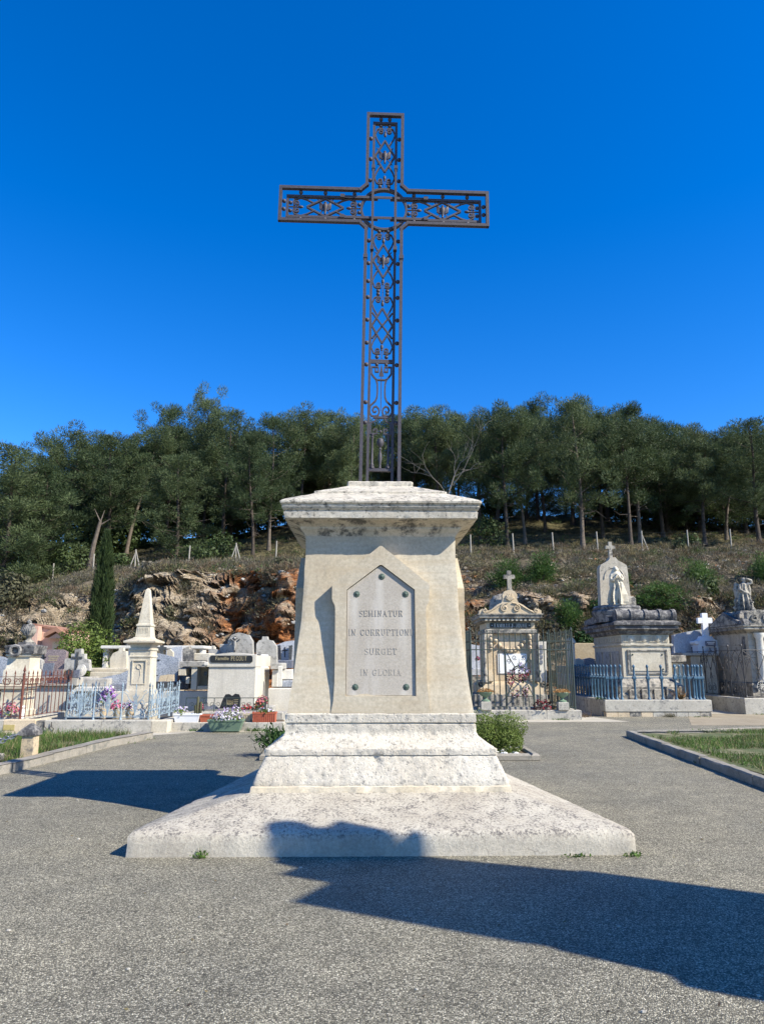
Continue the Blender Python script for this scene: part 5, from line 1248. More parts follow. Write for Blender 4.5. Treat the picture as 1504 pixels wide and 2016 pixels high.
MB().prism([(gx0, ge0), (gp, gap_), (gx1, ge0), (gx1, ge0+.14), (gp, gap_+.17), (gx0, ge0+.14)], cY-.45, cY-.005).build('porch_roof', 'tile_brown', ch, smooth=None)
MB().prism([(gx0+.1, ge0-.03), (gx1-.1, ge0-.03), (gp, gap_-.05)], cY-.3, cY-.006).build('gable', 'pink_render', ch, smooth=None)
B(102, 132, 1263, 1316, cY-.02, .018, .002).build('door', 'tomb_warm', ch)
B(112, 119, 1274, 1285, cY-.03, .009, .002).build('window', 'plastic_terracotta', ch)
# open niche left of the vault
ni = thing('burial_niche', (XP(385, 20.8, 1), 20.8, .5), 'cream open burial niche with concrete shelves left of the family vault', 'tomb')
B(354, 409, 1302, 1312.5, 20.7, 1.4, .015).build('roof', 'tomb_grey', ni)
for x0, x1, y0, y1 in ((377, 388, 1313, 1358), (352, 366, 1316, 1330), (366.5, 373, 1333, 1346)): B(x0, x1, y0, y1, 20.75, .4, .01).build('pier', 'tomb_cream', ni)
B(388.5, 409, 1313, 1358, 21.5, .3, .01).build('wall', 'tomb_warm', ni)
B(388.5, 409, 1350.5, 1358, 20.8, .68, .01).build('shelf', 'tomb_cream', ni)
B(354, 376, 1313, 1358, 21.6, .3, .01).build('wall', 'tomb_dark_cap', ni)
B(402, 408, 1322, 1330, 21.47, .02, .002).build('plaque', 'granite_blue', ni)
# family vault
vY = 20.0; vt = thing('family_vault', (XP(460, vY, 1), vY+1.2, .7), 'cream rendered family vault with a black name panel', 'tomb')
B(410, 502, 1313, 1390, vY+.04, 2.5, .01).build('wall', 'render_wall', vt)
uz0, uz1, ua = ZP(1312.6, vY), ZP(1290, vY), ZP(1284.5, vY); ux0, ux1 = XP(409, vY, 2), XP(505, vY, 2)
MB().prism([(ux0, uz0), (ux1, uz0), (ux1, uz1), ((ux0+ux1)/2, ua), (ux0, uz1)], vY, vY+2.6).build('roof_block', 'render_wall', vt, smooth=None)
sg = poly([(414, 1302), (414, 1293), (416.5, 1290.5), (495, 1290.5), (497.5, 1293), (497.5, 1302), (495, 1304.5), (416.5, 1304.5)], vY-.02, .019).build('name_panel', 'sign_black', vt, smooth=None)
fm = text_mb('Famille', .135); moved(fm, XP(439, vY, 2), vY-.0235, ZP(1299.5, vY)).build('lettering', 'gold_letter', sg, smooth=None)
fm = roman('PECOUT', .43, .115); moved(fm, XP(471.5, vY, 2), vY-.022, ZP(1300.5, vY)).build('lettering', 'gold_letter', sg, smooth=None)
vx = XP(502, vY+.04, 1.5)
for y0, y1, z0, z1, m_, nm in ((20.35, 20.75, 1.50, 1.85, 'granite_dark', 'plaque'), (21.0, 22.2, 1.45, 1.85, 'marble_white', 'plaque'), (20.6, 20.75, 1.28, 1.42, 'marble_white', 'plaque'), (21.6, 22.3, 1.2, 1.35, 'tomb_warm', 'plaque')): MB().box(vx+.002, vx+.03, y0, y1, z0, z1, .004).build(nm, m_, vt)
B(404, 536, 1390, 1412, vY-.05, 2.9, .02).build('base', 'tomb_grey', vt)
prone('tomb_slab', 402, 410, 1304, 1311, 19.95, .5, 'tomb_white', 'short white ledge jutting at the left corner of the family vault')
prone('retaining_wall', 528, 620, 1355, 1402, 20.8, .35, 'render_wall', 'beige rendered wall right of the family vault', 'wall')
def crucifix(px, y0, y1, Y):
    def f(r):
        z0, z1 = ZP(y1, Y), ZP(y0, Y); x = XP(px, Y, z1); h = z1-z0
        m = cross_mb(x, Y-.05, z0, h, h*.62, .045, .04, .8); m.build('cross', 'tomb_dark_cap', r)
        m = MB(); m.tube([(x, Y-.08, z0+h*.12), (x+.01, Y-.09, z0+h*.4), (x, Y-.085, z0+h*.68)], [.018, .035, .045], 6); m.ball((x, Y-.09, z0+h*.86), .035, 8, 6)
        for s in (-1, 1): m.tube([(x+s*.04, Y-.085, z0+h*.7), (x+s*h*.26, Y-.075, z0+h*.84)], [.02, .012], 5)
        m.build('figure', 'tomb_grey', r)
    return f
stele('headstone', [(448, 1290), (449, 1262), (456, 1250), (470, 1245), (490, 1250), (497, 1262), (498, 1290)], 23.4, .3, 'tomb_grey', 'tall grey arched headstone bearing a crucifix behind the family vault', extra=crucifix(464, 1252, 1284, 23.4))
stele('headstone', [(411, 1290), (411, 1277), (417, 1277), (417, 1271), (420, 1271), (420, 1277), (428, 1279), (433, 1290)], 23.6, .3, 'tomb_grey', 'low stepped grey headstone left of the crucifix headstone')
prone('tomb_slab', 433, 450, 1268, 1290, 23.8, .3, 'tomb_grey', 'plain grey block between the stepped and the crucifix headstones', 'headstone')
stele('headstone', [(504, 1310), (505, 1268), (510, 1261), (516, 1259), (517, 1253), (526, 1253), (527, 1259), (536, 1261), (544, 1272), (545, 1310)], 22.6, .3, 'tomb_grey', 'grey shouldered headstone right of the family vault')
prone('tomb_slab', 533, 554, 1305, 1318, 21.5, 1.2, 'tomb_grey', 'grey slab behind the right flank of the family vault')
prone('tomb_slab', 536, 546, 1318.5, 1353, 21.6, 1.0, 'tomb_white', 'white tomb side behind the right flank of the family vault')
prone('tomb_slab', 547.5, 555, 1311, 1353, 21.2, .15, 'tomb_white', 'white upright post near the left side of the pedestal')
stele('headstone', [(544, 1300), (544, 1270), (562, 1263), (577, 1261), (590, 1262), (590, 1300)], 24.2, .2, 'granite_pale', 'pale blue granite headstone with a thin cross near the pedestal', extra=cross_on(561, 1274, 1294, 24.2, 'sign_black', .55, .03))
for x, lab in ((549, 'left'), (573, 'right')): stele('side_slab', [(x-4, 1299), (x-4, 1271), (x+3, 1270), (x+5 if x < 560 else x+1, 1299)], 24.05, .1, 'granite_dark', 'dark granite wing on the %s side of the pale blue headstone' % lab, 'headstone')
prone('tomb_slab', 544, 575, 1299.5, 1316, 23.6, .5, 'granite_slate', 'slate grey tomb body under the pale blue headstone')
prone('tomb_slab', 556, 575, 1318, 1338, 22.6, .6, 'tomb_white', 'white block tomb close to the pedestal on its left')
prone('tomb_slab', 553, 577, 1340, 1353, 22.0, .8, 'granite_blue', 'blue grey granite slab low beside the pedestal')
# railing, plaques and planters in front of the vault
vr = thing('vault_railing', (XP(450, 18.7, .8), 18.7, .4), 'thin grey green iron railing in front of the family vault', 'railing')
a, b = Vector((XP(368, 18.7, .8), 18.7, 0)), Vector((XP(529, 18.7, .8), 18.7, 0)); zt, zb = ZP(1374, 18.7), ZP(1398, 18.7)
rail(vr, a, b, zt, .025, .018, 'iron_green'); rail(vr, a, b, zb, .02, .014, 'iron_green')
for px in (368, 403, 423, 447, 473, 500, 529): x = XP(px, 18.7, .8); MB().tube([(x, 18.7, .32), (x, 18.7, zt)], .012, 6).build('post', 'iron_green', vr)
scv = MB()
for px in (385, 413, 436, 460, 486, 515):
    x = XP(px, 18.7, .8)
    for s in (-1, 1): scv.tube([(x+s*u, 18.7, z) for u, z in curl(.07, zb+.14, .06, 0, 1.2)], .007, 4)
scv.build('scrolls', 'iron_green', vr)
kb = thing('plot_kerb', (XP(450, 17.9, .2), 17.9, 0), 'low stone kerb under the planters in front of the family vault', 'kerb')
for x0, x1 in ((338, 395), (395.7, 450), (450.7, 505), (505.7, 556)): B(x0, x1, 1422.5, 1441, 17.85, .35, .015).build('kerb_stone', 'wall_concrete', kb)
B(340, 556, 1402, 1418, 18.6, .2, .015).build('back_kerb', 'wall_concrete', kb)
MB().box(XP(338, 18.2, .2), XP(556, 18.2, .2), 18.21, 18.59, .0, .20).build('soil', 'soil', kb)
MB().box(XP(345, 18.2, .2), XP(552, 18.2, .2), 18.81, 19.9, .0, .34).build('gravel', 'wall_concrete', kb)
hY = 19.3; hx, hz = XP(455, hY, 1), ZP(1395, hY)
hp = [(hx-.28, hz), (hx+.26, hz), (hx+.27, hz+.25), (hx+.22, hz+.36), (hx+.12, hz+.38), (hx+.04, hz+.32), (hx-.04, hz+.37), (hx-.13, hz+.36), (hx-.19, hz+.26), (hx-.24, hz+.12)]
hr = thing('heart_plaque', (hx, hY, hz), 'black heart-shaped memorial plaque with gilt marks before the family vault', 'plaque')
MB().prism(hp, hY, hY+.05).build('slab', 'sign_black', hr, smooth=None)
gm = MB()
for k in range(5): gm.tube([(hx-.10+.035*k, hY-.004, hz+.10), (hx-.085+.035*k, hY-.004, hz+.22), (hx-.075+.035*k, hY-.004, hz+.10)], .006, 4)
for k in range(3): gm.ribbon([(hx+.09, hY-.004, hz+.12+.05*k), (hx+.21, hY-.004, hz+.125+.05*k)], .012, .004)
gm.build('gilt_marks', 'gold_letter', hr)
stele('memorial_plaque', [(500, 1398), (506, 1376), (525, 1375), (524, 1398)], 19.4, .06, 'granite_dark', 'dark slab plaque right of the heart-shaped plaque', 'plaque')
stele('memorial_plaque', [(398, 1397), (401, 1386), (412, 1391), (422, 1386), (432, 1396)], 19.4, .05, 'granite_slate', 'low curved slate plaque left of the heart-shaped plaque', 'plaque')
def planter(x0, x1, y0, y1, Y, D, mat, label, ribs=0, taper=.05, legs=False):
    zt, zb = ZP(y0, Y), ZP(y1, Y); X0, X1 = XP(x0, Y, zb), XP(x1, Y, zb); cx = (X0+X1)/2; w = (X1-X0)/2; tp = taper
    r = thing('planter', (cx, Y+D/2, zb), label, 'planter', 'planters in front of the family vault')
    m = MB(); m.frust(cx, Y+D/2, [(w-tp, D/2-tp*.6, zb), (w-.012, D/2-.012, zt-.045), (w, D/2, zt-.04), (w, D/2, zt), (w-.015, D/2-.015, zt), (w-.02, D/2-.02, zt-.03)]); m.build('box', mat, r)
    if ribs:
        rb = MB()
        for k in range(ribs): x = cx - w*.9 + 1.8*w*k/(ribs-1); rb.box(x-.008, x+.008, Y+.0+tp*.0, Y+.03, zb+.01, zt-.05, .002)
        rb.build('ribs', mat, r)
    MB().box(cx-w+.03, cx+w-.03, Y+.03, Y+D-.03, zt-.05, zt-.025).build('soil', 'soil', r)
    return cx, Y+D/2, zt-.02, w
c = planter(340, 393, 1405, 1422.3, 17.9, .26, 'plastic_white', 'white plastic window box at the left end of the vault kerb')
flowers('potted_flowers', c[0]-.15, c[1], c[2], .2, .22, 70, ['petal_lilac', 'petal_white'], 'sparse lilac flowers growing in the white window box', 'plant', gfrac=.75)
wp = MB()
for k in range(30): wp.ball((c[0]+random.uniform(-.26, .3), c[1]+random.uniform(-.1, .1), c[2]), random.uniform(.015, .03), 6, 4)
wp.build('pebbles', 'pebble_white', kind='stuff', label='white pebbles in the white window box', cat='pebbles')
cc = thing('cactus', (c[0]+.22, c[1]+.06, c[2]), 'tall pale green cactus stems rising from the white window box', 'cactus')
cm = MB()
for dx, h in ((0, .42), (.07, .30), (-.05, .22)): cm.tube([(c[0]+.22+dx, c[1]+.06, c[2]-.02), (c[0]+.22+dx*1.1, c[1]+.06, c[2]+h*.9), (c[0]+.22+dx*1.1, c[1]+.06, c[2]+h)], [.035, .035, .012], 8)
cm.build('stem', 'scrub_olive', cc)
planter(391, 425, 1407, 1423, 17.95, .24, 'plastic_terracotta', 'plain red brown planter between the white and the green one')
c = planter(477.5, 497, 1405, 1422, 18.0, .22, 'plastic_beige', 'small beige ribbed planter between the green and the terracotta one', 6)
c = planter(496, 543, 1402, 1422.3, 17.9, .26, 'plastic_terracotta', 'terracotta window box with vertical ribs at the right end of the kerb', 12, .02)
flowers('potted_flowers', c[0], c[1], c[2], .26, .12, 90, ['petal_white', 'petal_lilac'], 'low green plants in the ribbed terracotta window box', 'plant', gfrac=.93)
c = planter(407, 477, 1417, 1440.3, 17.45, .34, 'plastic_green', 'large dull green trough standing on the ground before the kerb', 0, .09)
flowers('potted_flowers', c[0]+.02, c[1], c[2], .42, .22, 260, ['petal_white', 'petal_lilac', 'petal_white'], 'white and lilac pansies filling the green trough', 'plant', gfrac=.62)
flowers('potted_flowers', XP(455, 18.3, .5), 18.35, .25, .45, .34, 200, ['petal_white', 'petal_lilac', 'petal_purple'], 'white and mauve flowers behind the green trough', 'plant', gfrac=.62)
flowers('flower_bunch', XP(518, 19.0, .8), 19.0, ZP(1386, 19.0), .15, .22, 70, ['petal_salmon', 'petal_pink'], 'pale pink flowers at the right corner of the family vault', ps=(.02, .04))
flowers('flower_bunch', XP(488, 19.0, .6), 19.0, ZP(1398, 19.0), .16, .18, 60, ['petal_red'], 'red flowers right of the heart-shaped plaque', ps=(.02, .04))
flowers('flower_bunch', XP(395, 18.9, .6), 18.9, ZP(1398, 18.9), .09, .17, 40, ['petal_red', 'petal_pink'], 'red flowers beside the cactus', ps=(.02, .04))
flowers('flower_bunch', XP(508, 18.9, .6), 18.95, ZP(1395, 18.9), .12, .2, 50, ['petal_red', 'petal_salmon'], 'red and salmon flowers against the dark slab plaque', ps=(.02, .04))
weed('weed', XP(500, 17.6, 0), 17.75, .22, 90, 'green weeds at the foot of the kerb right of the green trough', h=.16)
weed('weed', XP(380, 17.6, 0), 17.78, .22, 60, 'green weeds at the foot of the kerb left of the green trough', h=.12)
# flowers at the obelisk
flowers('flower_bunch', XP(214, 18.1, .9), 18.1, .62, .22, .45, 120, ['petal_purple', 'petal_lilac', 'petal_purple'], 'tall purple and lilac bouquet left of the obelisk pillar', ps=(.025, .05))
flowers('flower_bunch', XP(232, 18.0, .6), 18.0, .50, .17, .2, 80, ['petal_pink'], 'bright pink flowers in a cream pot before the obelisk', ps=(.025, .045))
flowers('flower_bunch', XP(256, 18.0, .6), 18.0, .50, .18, .2, 80, ['petal_purple', 'petal_white', 'petal_dark'], 'dark purple and white flowers right of the bright pink ones', ps=(.025, .045))
for px, w, m_, lab in ((232, .11, 'plastic_beige', 'cream flower pot holding the bright pink flowers'), (256, .11, 'tomb_warm', 'stone pot holding the dark purple flowers'), (204, .09, 'tomb_warm', 'square tan pot under the purple bouquet')):
    X = XP(px, 18.0, .4); MB().lathe(X, 18.0, [(w*.7, .28), (w*.8, .3), (w, .47), (w*1.05, .48), (w*1.05, .51), (w*.9, .51)], 14).build('flower_pot', m_, label=lab, cat='pot')
MB().frust(XP(276, 17.95, .4), 17.95, [(.11, .05, .28), (.12, .05, .33), (.09, .04, .47), (.03, .03, .52)]).build('stone_ornament', 'tomb_white', label='small pale stone ornament at the right foot of the obelisk', cat='ornament')

# ---------------------------------------------------------------- right side: the tomb with the black name frieze
JY = 22.8
jt = thing('pediment_tomb', (XP(1005, JY, 1), JY+.9, 0), 'sandstone family tomb with scroll pediment, black name frieze and small cross', 'tomb')
jc = XP(1005, JY, 2)
B(928, 1083, 1391.5, 1417, JY-.75, 2.6, .02).build('step', 'tomb_grey', jt)
B(934, 1078, 1367.5, 1391, JY-.3, 2.2, .02).build('step', 'tomb_weathered', jt)
bz = ZP(1367, JY); jz = lambda y: ZP(y, JY)
MB().frust(jc, JY+.8, [(1.0, .86, bz), (1.0, .86, jz(1350)), (.90, .78, jz(1343)), (.88, .76, jz(1341))]).build('plinth', 'tomb_warm', jt)
B(957, 1054, 1247, 1341, JY+.06, 1.5, .01).build('wall', 'tomb_warm', jt)
for s in (-1, 1):
    X = jc + s*.70
    MB().frust(X, JY+.02, [(.13, .09, jz(1341)), (.13, .09, jz(1330)), (.10, .07, jz(1327)), (.10, .07, jz(1258)), (.13, .09, jz(1255)), (.14, .10, jz(1248))]).build('pilaster', 'tomb_warm', jt)
    MB().lathe(jc + s*.83, JY-.10, [(.07, jz(1343)), (.09, jz(1336)), (.055, jz(1331)), (.075, jz(1326)), (.075, jz(1320)), (.045, jz(1316)), (.045, jz(1262)), (.06, jz(1258)), (.05, jz(1254)), (.08, jz(1248))], 12).build('colonnette', 'tomb_weathered', jt)
    sw = MB()
    for k in range(6): sw.ball((jc + s*(.60 + .03*(k % 2)), JY-.06, jz(1252) - k*.085), .055, 8, 5)
    sw.build('carved_garland', 'tomb_warm', jt, kind='stuff')
    con = MB()
    for k in range(2): con.tube([(jc + s*(.88 + u), JY-.05, z) for u, z in curl(.08, jz(1347), .09, pi/2, -1.2)], .035, 6)
    con.build('scroll_console', 'tomb_weathered', jt)
sw = MB()
for k in range(9): t = (k-4)/4; sw.ball((jc + t*.46, JY+.03, jz(1262) - .30*(1-t*t)), .075, 8, 5)
sw.build('carved_garland', 'tomb_warm', jt, kind='stuff')
pl_ = B(980, 1037, 1287, 1326, JY+.03, .025, .004); pj = pl_.build('plaque', 'marble_white', jt)
for px, y in ((983, 1291), (1034, 1291), (983, 1322), (1034, 1322)): MB().ball((XP(px, JY, 1.7), JY+.028, jz(y)), .014, 6, 4).build('stud', 'sign_black', pj)
B(954, 1056, 1238.5, 1247.5, JY-.10, 1.75, .03).build('architrave', 'tomb_weathered', jt)
B(957, 1052, 1225.5, 1238, JY-.02, 1.6, .01).build('frieze', 'tomb_warm', jt)
fz = B(964, 1044.5, 1226.5, 1236, JY-.035, .012, .002).build('name_panel', 'sign_black', jt)
moved(roman('FAMILLE', .50, .11, 1.4), XP(988.5, JY, 2.5), JY-.037, jz(1235)).build('lettering', 'sign_letter', fz, smooth=None)
GL['J'] = [([(.30, 1), (.30, .18), (.2, .02), (.06, .05), (.02, .2)], .14), ([(.14, .98), (.46, .98)], .06)]
GL['V'] = [([(.06, 1), (.36, 0)], .17), ([(.36, 0), (.64, 1)], .06), ([(0, .98), (.2, .98)], .05), ([(.5, .98), (.78, .98)], .05)]
moved(roman('J', .055, .11, 1.4), XP(1008, JY, 2.5), JY-.037, jz(1235)).build('lettering', 'sign_letter', fz, smooth=None)
moved(roman('JOUVE', .34, .11, 1.4), XP(1026.5, JY, 2.5), JY-.037, jz(1235)).build('lettering', 'sign_letter', fz, smooth=None)
dots = MB()
for px, y, r in ((968.5, 1231.3, .014), (1042, 1231.3, .014), (1012.3, 1233.8, .009)): dots.box(XP(px, JY, 2.5)-r, XP(px, JY, 2.5)+r, JY-.042, JY-.036, jz(y)-r, jz(y)+r)
dots.build('dots', 'sign_letter', fz, smooth=None)
MB().frust(jc, JY+.8, [(.82, .86, jz(1225)), (.92, .96, jz(1222)), (.92, .96, jz(1219)), (.98, 1.02, jz(1217)), (.99, 1.03, jz(1212)), (1.02, 1.06, jz(1211)), (1.02, 1.06, jz(1209))]).build('cornice', 'tomb_weathered', jt)
dm = MB().box(0, .07, -.05, .02, 0, .07, .01).mesh('dentil', 'tomb_cream', smooth=None)
for k in range(12): inst('dentil', dm, jt, (jc - .80 + k*.137, JY-.135, jz(1223)))
# pediment: curved outline with scrolls and palmette
pp = [(-.98, 1209), (-.98, 1203), (-.88, 1199), (-.74, 1203), (-.6, 1201), (-.42, 1192), (-.26, 1187), (-.22, 1180), (-.24, 1172), (-.16, 1165), (0, 1162.5)]
out = [(jc + x, jz(y)) for x, y in pp] + [(jc - x, jz(y)) for x, y in reversed(pp[:-1])]
MB().prism(out, JY-.2, JY+.08).build('pediment', 'tomb_warm', jt, smooth=None)
pm = MB()
for k in range(7): a = pi/2 + (k-3)*.33; pm.tube([(jc, JY-.22, jz(1184)), (jc + .13*cos(a), JY-.24, jz(1184)+.15*sin(a)), (jc + .17*cos(a), JY-.22, jz(1184)+.24*sin(a))], [.015, .026, .01], 5)
for s in (-1, 1):
    pm.tube([(jc + s*x, JY-.22, z) for x, z in curl(.19, jz(1198), .12, pi*.5, -1.4, 16)], .024, 5)
    pm.tube([(jc + s*x, JY-.22, z) for x, z in curl(.82, jz(1203), .075, pi*.5, 1.2)], .02, 5)
    pm.tube([(jc + s*.07, JY-.22, jz(1188)), (jc + s*.28, JY-.22, jz(1190)), (jc + s*.48, JY-.22, jz(1198)), (jc + s*.74, JY-.22, jz(1207))], .02, 5)
pm.build('carved_palmette', 'tomb_warm', jt)
MB().lathe(jc-.12, JY+.75, [(.42, jz(1208)), (.40, jz(1190)), (.36, jz(1178)), (.25, jz(1169)), (.05, jz(1165))], 20).build('dome', 'tomb_weathered', jt)
jx = XP(1002, JY+.2, 4)
cr = cross_mb(jx, JY+.1, jz(1163), .66, .36, .13, .12, .70); cr.frust(jx, JY+.16, [(.10, .09, jz(1166)), (.085, .075, jz(1160))]); cr.build('cross', 'tomb_weathered', jt)
# green railing with gate
kj = thing('plot_kerb', (4.2, 21.3, 0), 'low concrete kerb around the sandstone pediment tomb', 'kerb')
for x0, x1 in ((2.62, 3.7), (3.71, 4.75), (4.76, 5.76)): MB().box(x0, x1, 21.3, 21.62, -.05, .27, .02).build('kerb_stone', 'wall_concrete', kj)
MB().box(5.46, 5.76, 21.63, 24.7, -.05, .26, .02).build('kerb_stone', 'wall_concrete', kj)
MB().box(2.62, 2.9, 21.63, 24.7, -.05, .26, .02).build('kerb_stone', 'wall_concrete', kj)
gr_ = thing('green_railing', (4.1, 21.46, .27), 'tall dark green iron railing with a gate enclosing the sandstone tomb', 'railing')
a, b, c_, d_ = Vector((2.62, 21.46, 0)), Vector((5.62, 21.46, 0)), Vector((5.62, 24.6, 0)), Vector((2.62, 24.6, 0))
GZ = {n: ZP(y, 21.46) for n, y in (('top', 1247), ('r1', 1262), ('r2', 1279), ('bot', 1391.5))}
gx0, gx1 = XP(994, 21.46, 1.3), XP(1050, 21.46, 1.3)
for p, q, n in ((a, Vector((gx0, 21.46, 0)), 6), (Vector((gx1, 21.46, 0)), b, 7), (b, c_, 16), (a, d_, 14)):
    bar_run(gr_, p, q, n, .29, GZ['top'], .0155, 'iron_green', True, skip0=False)
    for k in ('r1', 'r2', 'bot'): rail(gr_, p, q, GZ[k], .028, .028, 'iron_green')
for p in (a, b, c_): spikes(MB().tube([p + Vector((0, 0, .2)), p + Vector((0, 0, GZ['top']+.05))], .028, 8), p.x, p.y, GZ['top']+.05, .15, .03).build('post', 'iron_green', gr_)
gt = MB()
P1, P2 = Vector((gx0, 21.46, 0)), Vector((gx1, 21.46, 0)); W = gx1-gx0
for x in (gx0+.02, gx1-.02): gt.box(x-.022, x+.022, 21.44, 21.48, .30, GZ['r2']+.03, .004)
gate = gt.build('gate_frame', 'iron_green', gr_)
rail(gr_, P1, P2, GZ['r1'], .028, .016, 'iron_green'); rail(gr_, P1, P2, GZ['r2'], .035, .03, 'iron_green'); rail(gr_, P1, P2, GZ['bot'], .028, .016, 'iron_green')
zm_ = ZP(1371, 21.46); rail(gr_, P1, P2, zm_, .03, .02, 'iron_green')
for k in range(1, 5):
    x = gx0 + W*k/5; MB().tube([(x, 21.46, GZ['r2']), (x, 21.46, GZ['top'])], .0145, 6).build('bar', 'iron_green', gr_); MB().tube([(x, 21.46, GZ['bot']), (x, 21.46, zm_)], .011, 6).build('bar', 'iron_green', gr_)
rc = (gx0+gx1)/2; rz = ZP(1326, 21.46); RR = .22
go_ = MB()
go_.tube([(rc + RR*cos(t), 21.455, rz + RR*sin(t)) for t in [i*pi/12 for i in range(24)]], .022, 6, closed=True)
go_.tube([(rc + (RR-.05)*cos(t), 21.455, rz + (RR-.05)*sin(t)) for t in [i*pi/12 for i in range(24)]], .014, 6, closed=True)
for sx in (-1, 1):
    go_.tube([(rc + sx*W*.47, 21.455, GZ['r2']-.02), (rc + sx*RR*.6, 21.455, rz + RR*.85)], .015, 5)
    go_.tube([(rc + sx*W*.47, 21.455, zm_), (rc + sx*RR*.7, 21.455, rz - RR*.8)], .015, 5)
    go_.tube([(rc + sx*x, 21.455, z) for x, z in curl(.13, rz+.46, .075, pi*1.2, 1.3)], .010, 5); go_.tube([(rc + sx*x, 21.455, z) for x, z in curl(.31, rz+.36, .07, pi*1.5, -1.3)], .010, 5)
    go_.tube([(rc + sx*.17, 21.455, rz-.42), (rc + sx*.25, 21.455, rz-.36), (rc + sx*.3, 21.455, rz-.42), (rc + sx*.25, 21.455, rz-.46)], .010, 5)
go_.tube([(rc, 21.455, rz+RR), (rc, 21.455, rz+.44)], [.014, .004], 5); go_.build('gate_scrollwork', 'iron_green', gr_)
wz = ZP(1346, 21.4)
wt = thing('flower_wreath', (rc+.08, 21.33, rz-.45), 'faded wreath of red, pink and lilac flowers hung on the green gate', 'wreath')
o3 = []; o4 = []
for (dx, dz, r, n) in ((.10, .04, .17, 60), (.06, -.14, .12, 40), (-.26, .0, .12, 40), (-.30, -.22, .10, 30), (.13, -.46, .08, 40), (-.17, -.56, .10, 30), (.05, .22, .09, 40), (.12, -.60, .07, 30)):
    u = rdir(n); cpos = np.array([rc + dx - wt.location.x, -.03, rz + dz - wt.location.z]) + u*np.array([r, .07, r]); o3.append(leaves(cpos, RNG.uniform(.025, .05, n), nrm=u)); o4.append(leaves(cpos + .03*rdir(n), RNG.uniform(.025, .05, n)))
V = np.concatenate(o3); zrel = V[:, 0, 2]; idx = np.where(zrel > .5, 1, np.where(zrel < .1, RNG.choice([0, 2, 3, 1], len(V)), RNG.choice([0, 0, 2, 4, 3], len(V))))
tris('petals', V, ['petal_red', 'petal_lilac', 'petal_pink', 'petal_white', 'petal_salmon'], idx, parent=wt); tris('foliage', np.concatenate(o4), ['dark_leaf', 'petal_dark'], RNG.integers(0, 2, 2*sum((60, 40, 40, 30, 40, 30, 40, 30))), parent=wt)
def urn_planter(px, label, flabel, by, ty):
    Y = 21.38; x = XP(px, Y, .5)
    bl = MB().box(x-.15, x+.15, Y-.13, Y+.16, .26, ZP(by, Y), .015).build('pedestal_block', 'wall_concrete', label=label + ' base block', cat='block')
    z = ZP(by, Y); m = MB().lathe(x, Y+.02, [(.13, z), (.13, z+.03), (.05, z+.07), (.04, z+.10), (.08, z+.14), (.17, z+.19), (.20, z+.25), (.21, z+.26), (.20, z+.275), (.16, z+.26)], 16)
    m.build('urn_planter', 'plastic_green', label=label, cat='urn')
    zz = z+.26; t = thing('dried_flowers', (x, Y+.02, zz), flabel, 'dried flowers')
    n = 160; u = rdir(n); u[:, 2] = np.abs(u[:, 2])*.8 + .12; u /= np.linalg.norm(u, axis=1, keepdims=True); base = u*np.array([.14, .14, .0])
    tris('stalks', np.concatenate([blades(base, u, RNG.uniform(.06, .16, n), RNG.uniform(.015, .03, n)), leaves(base + u*.1, RNG.uniform(.015, .035, n))]), ['dry_stalk'], parent=t)
urn_planter(956, 'green urn on a stone block at the left end of the green railing', 'dried orange flowers in the left urn of the green railing', 1381, 0)
urn_planter(1107, 'green urn on a stone block at the right end of the green railing', 'dried orange flowers in the right urn of the green railing', 1382, 0)
flowers('chrysanthemum', XP(1071, 21.2, .4), 21.42, .27, .30, .30, 160, ['petal_dark', 'petal_dark', 'petal_red'], 'withered dark red mound of flowers on the kerb left of the right urn', green='petal_dark', ps=(.02, .04))
gg = thing('dry_grass_tuft', (XP(1092, 21.5, .4), 21.7, .27), 'tuft of pale dry grass behind the withered flowers', 'grass tuft'); n = 60; d = rdir(n); d[:, 2] = np.abs(d[:, 2])+.6; d /= np.linalg.norm(d, axis=1, keepdims=True)
tris('stalks', blades(np.zeros((n, 3)), d, RNG.uniform(.2, .45, n), RNG.uniform(.008, .014, n)), ['grass_dry'], parent=gg)
weed('weed', XP(1105, 21.2, 0), 21.22, .25, 60, 'green weeds along the front of the tomb kerb', h=.1)
# graves seen through and beside the railing
prone('tomb_slab', 924, 953, 1316, 1330, 26.0, 1.5, 'granite_pale', 'pale granite grave slab seen left of the pediment tomb')
stele('headstone', [(924, 1317), (924, 1268), (951, 1272), (951, 1317)], 27.0, .3, 'granite_pale', 'pale headstone seen through the left end of the green railing')
flowers('flower_bunch', XP(945, 25.9, 1.4), 25.9, ZP(1300, 25.9), .16, .2, 50, ['petal_red', 'petal_pink'], 'red flowers on the grave seen through the left end of the railing', ps=(.03, .06))
prone('grave_block', 926, 953, 1332, 1382, 25.6, 1.6, 'tomb_weathered', 'weathered tomb body seen through the left end of the green railing')
wp_ = stele('wall_tomb', [(1056, 1345), (1056, 1263), (1075, 1262), (1076, 1345)], 25.4, .5, 'tomb_white', 'tall white tomb with small square panels right of the pediment tomb', 'tomb')
for k in range(4):
    y = 1270 + k*10; B(1058, 1068, y, y+7, 25.37, .03, .004).build('panel', 'granite_slate', wp_)
prone('earth_wall', 1118, 1172, 1266, 1299, 29.2, .4, 'earth_wall', 'ochre stone wall at the back between the two right tombs', 'wall')
MB().frust(XP(1122, 27, 2.5), 27, [(.12, .12, .0), (.12, .12, ZP(1268, 27)), (.16, .16, ZP(1266, 27)), (.16, .16, ZP(1263, 27)), (.08, .08, ZP(1256, 27))]).build('stone_post', 'tomb_white', label='white stone post behind the right corner of the green railing', cat='post')
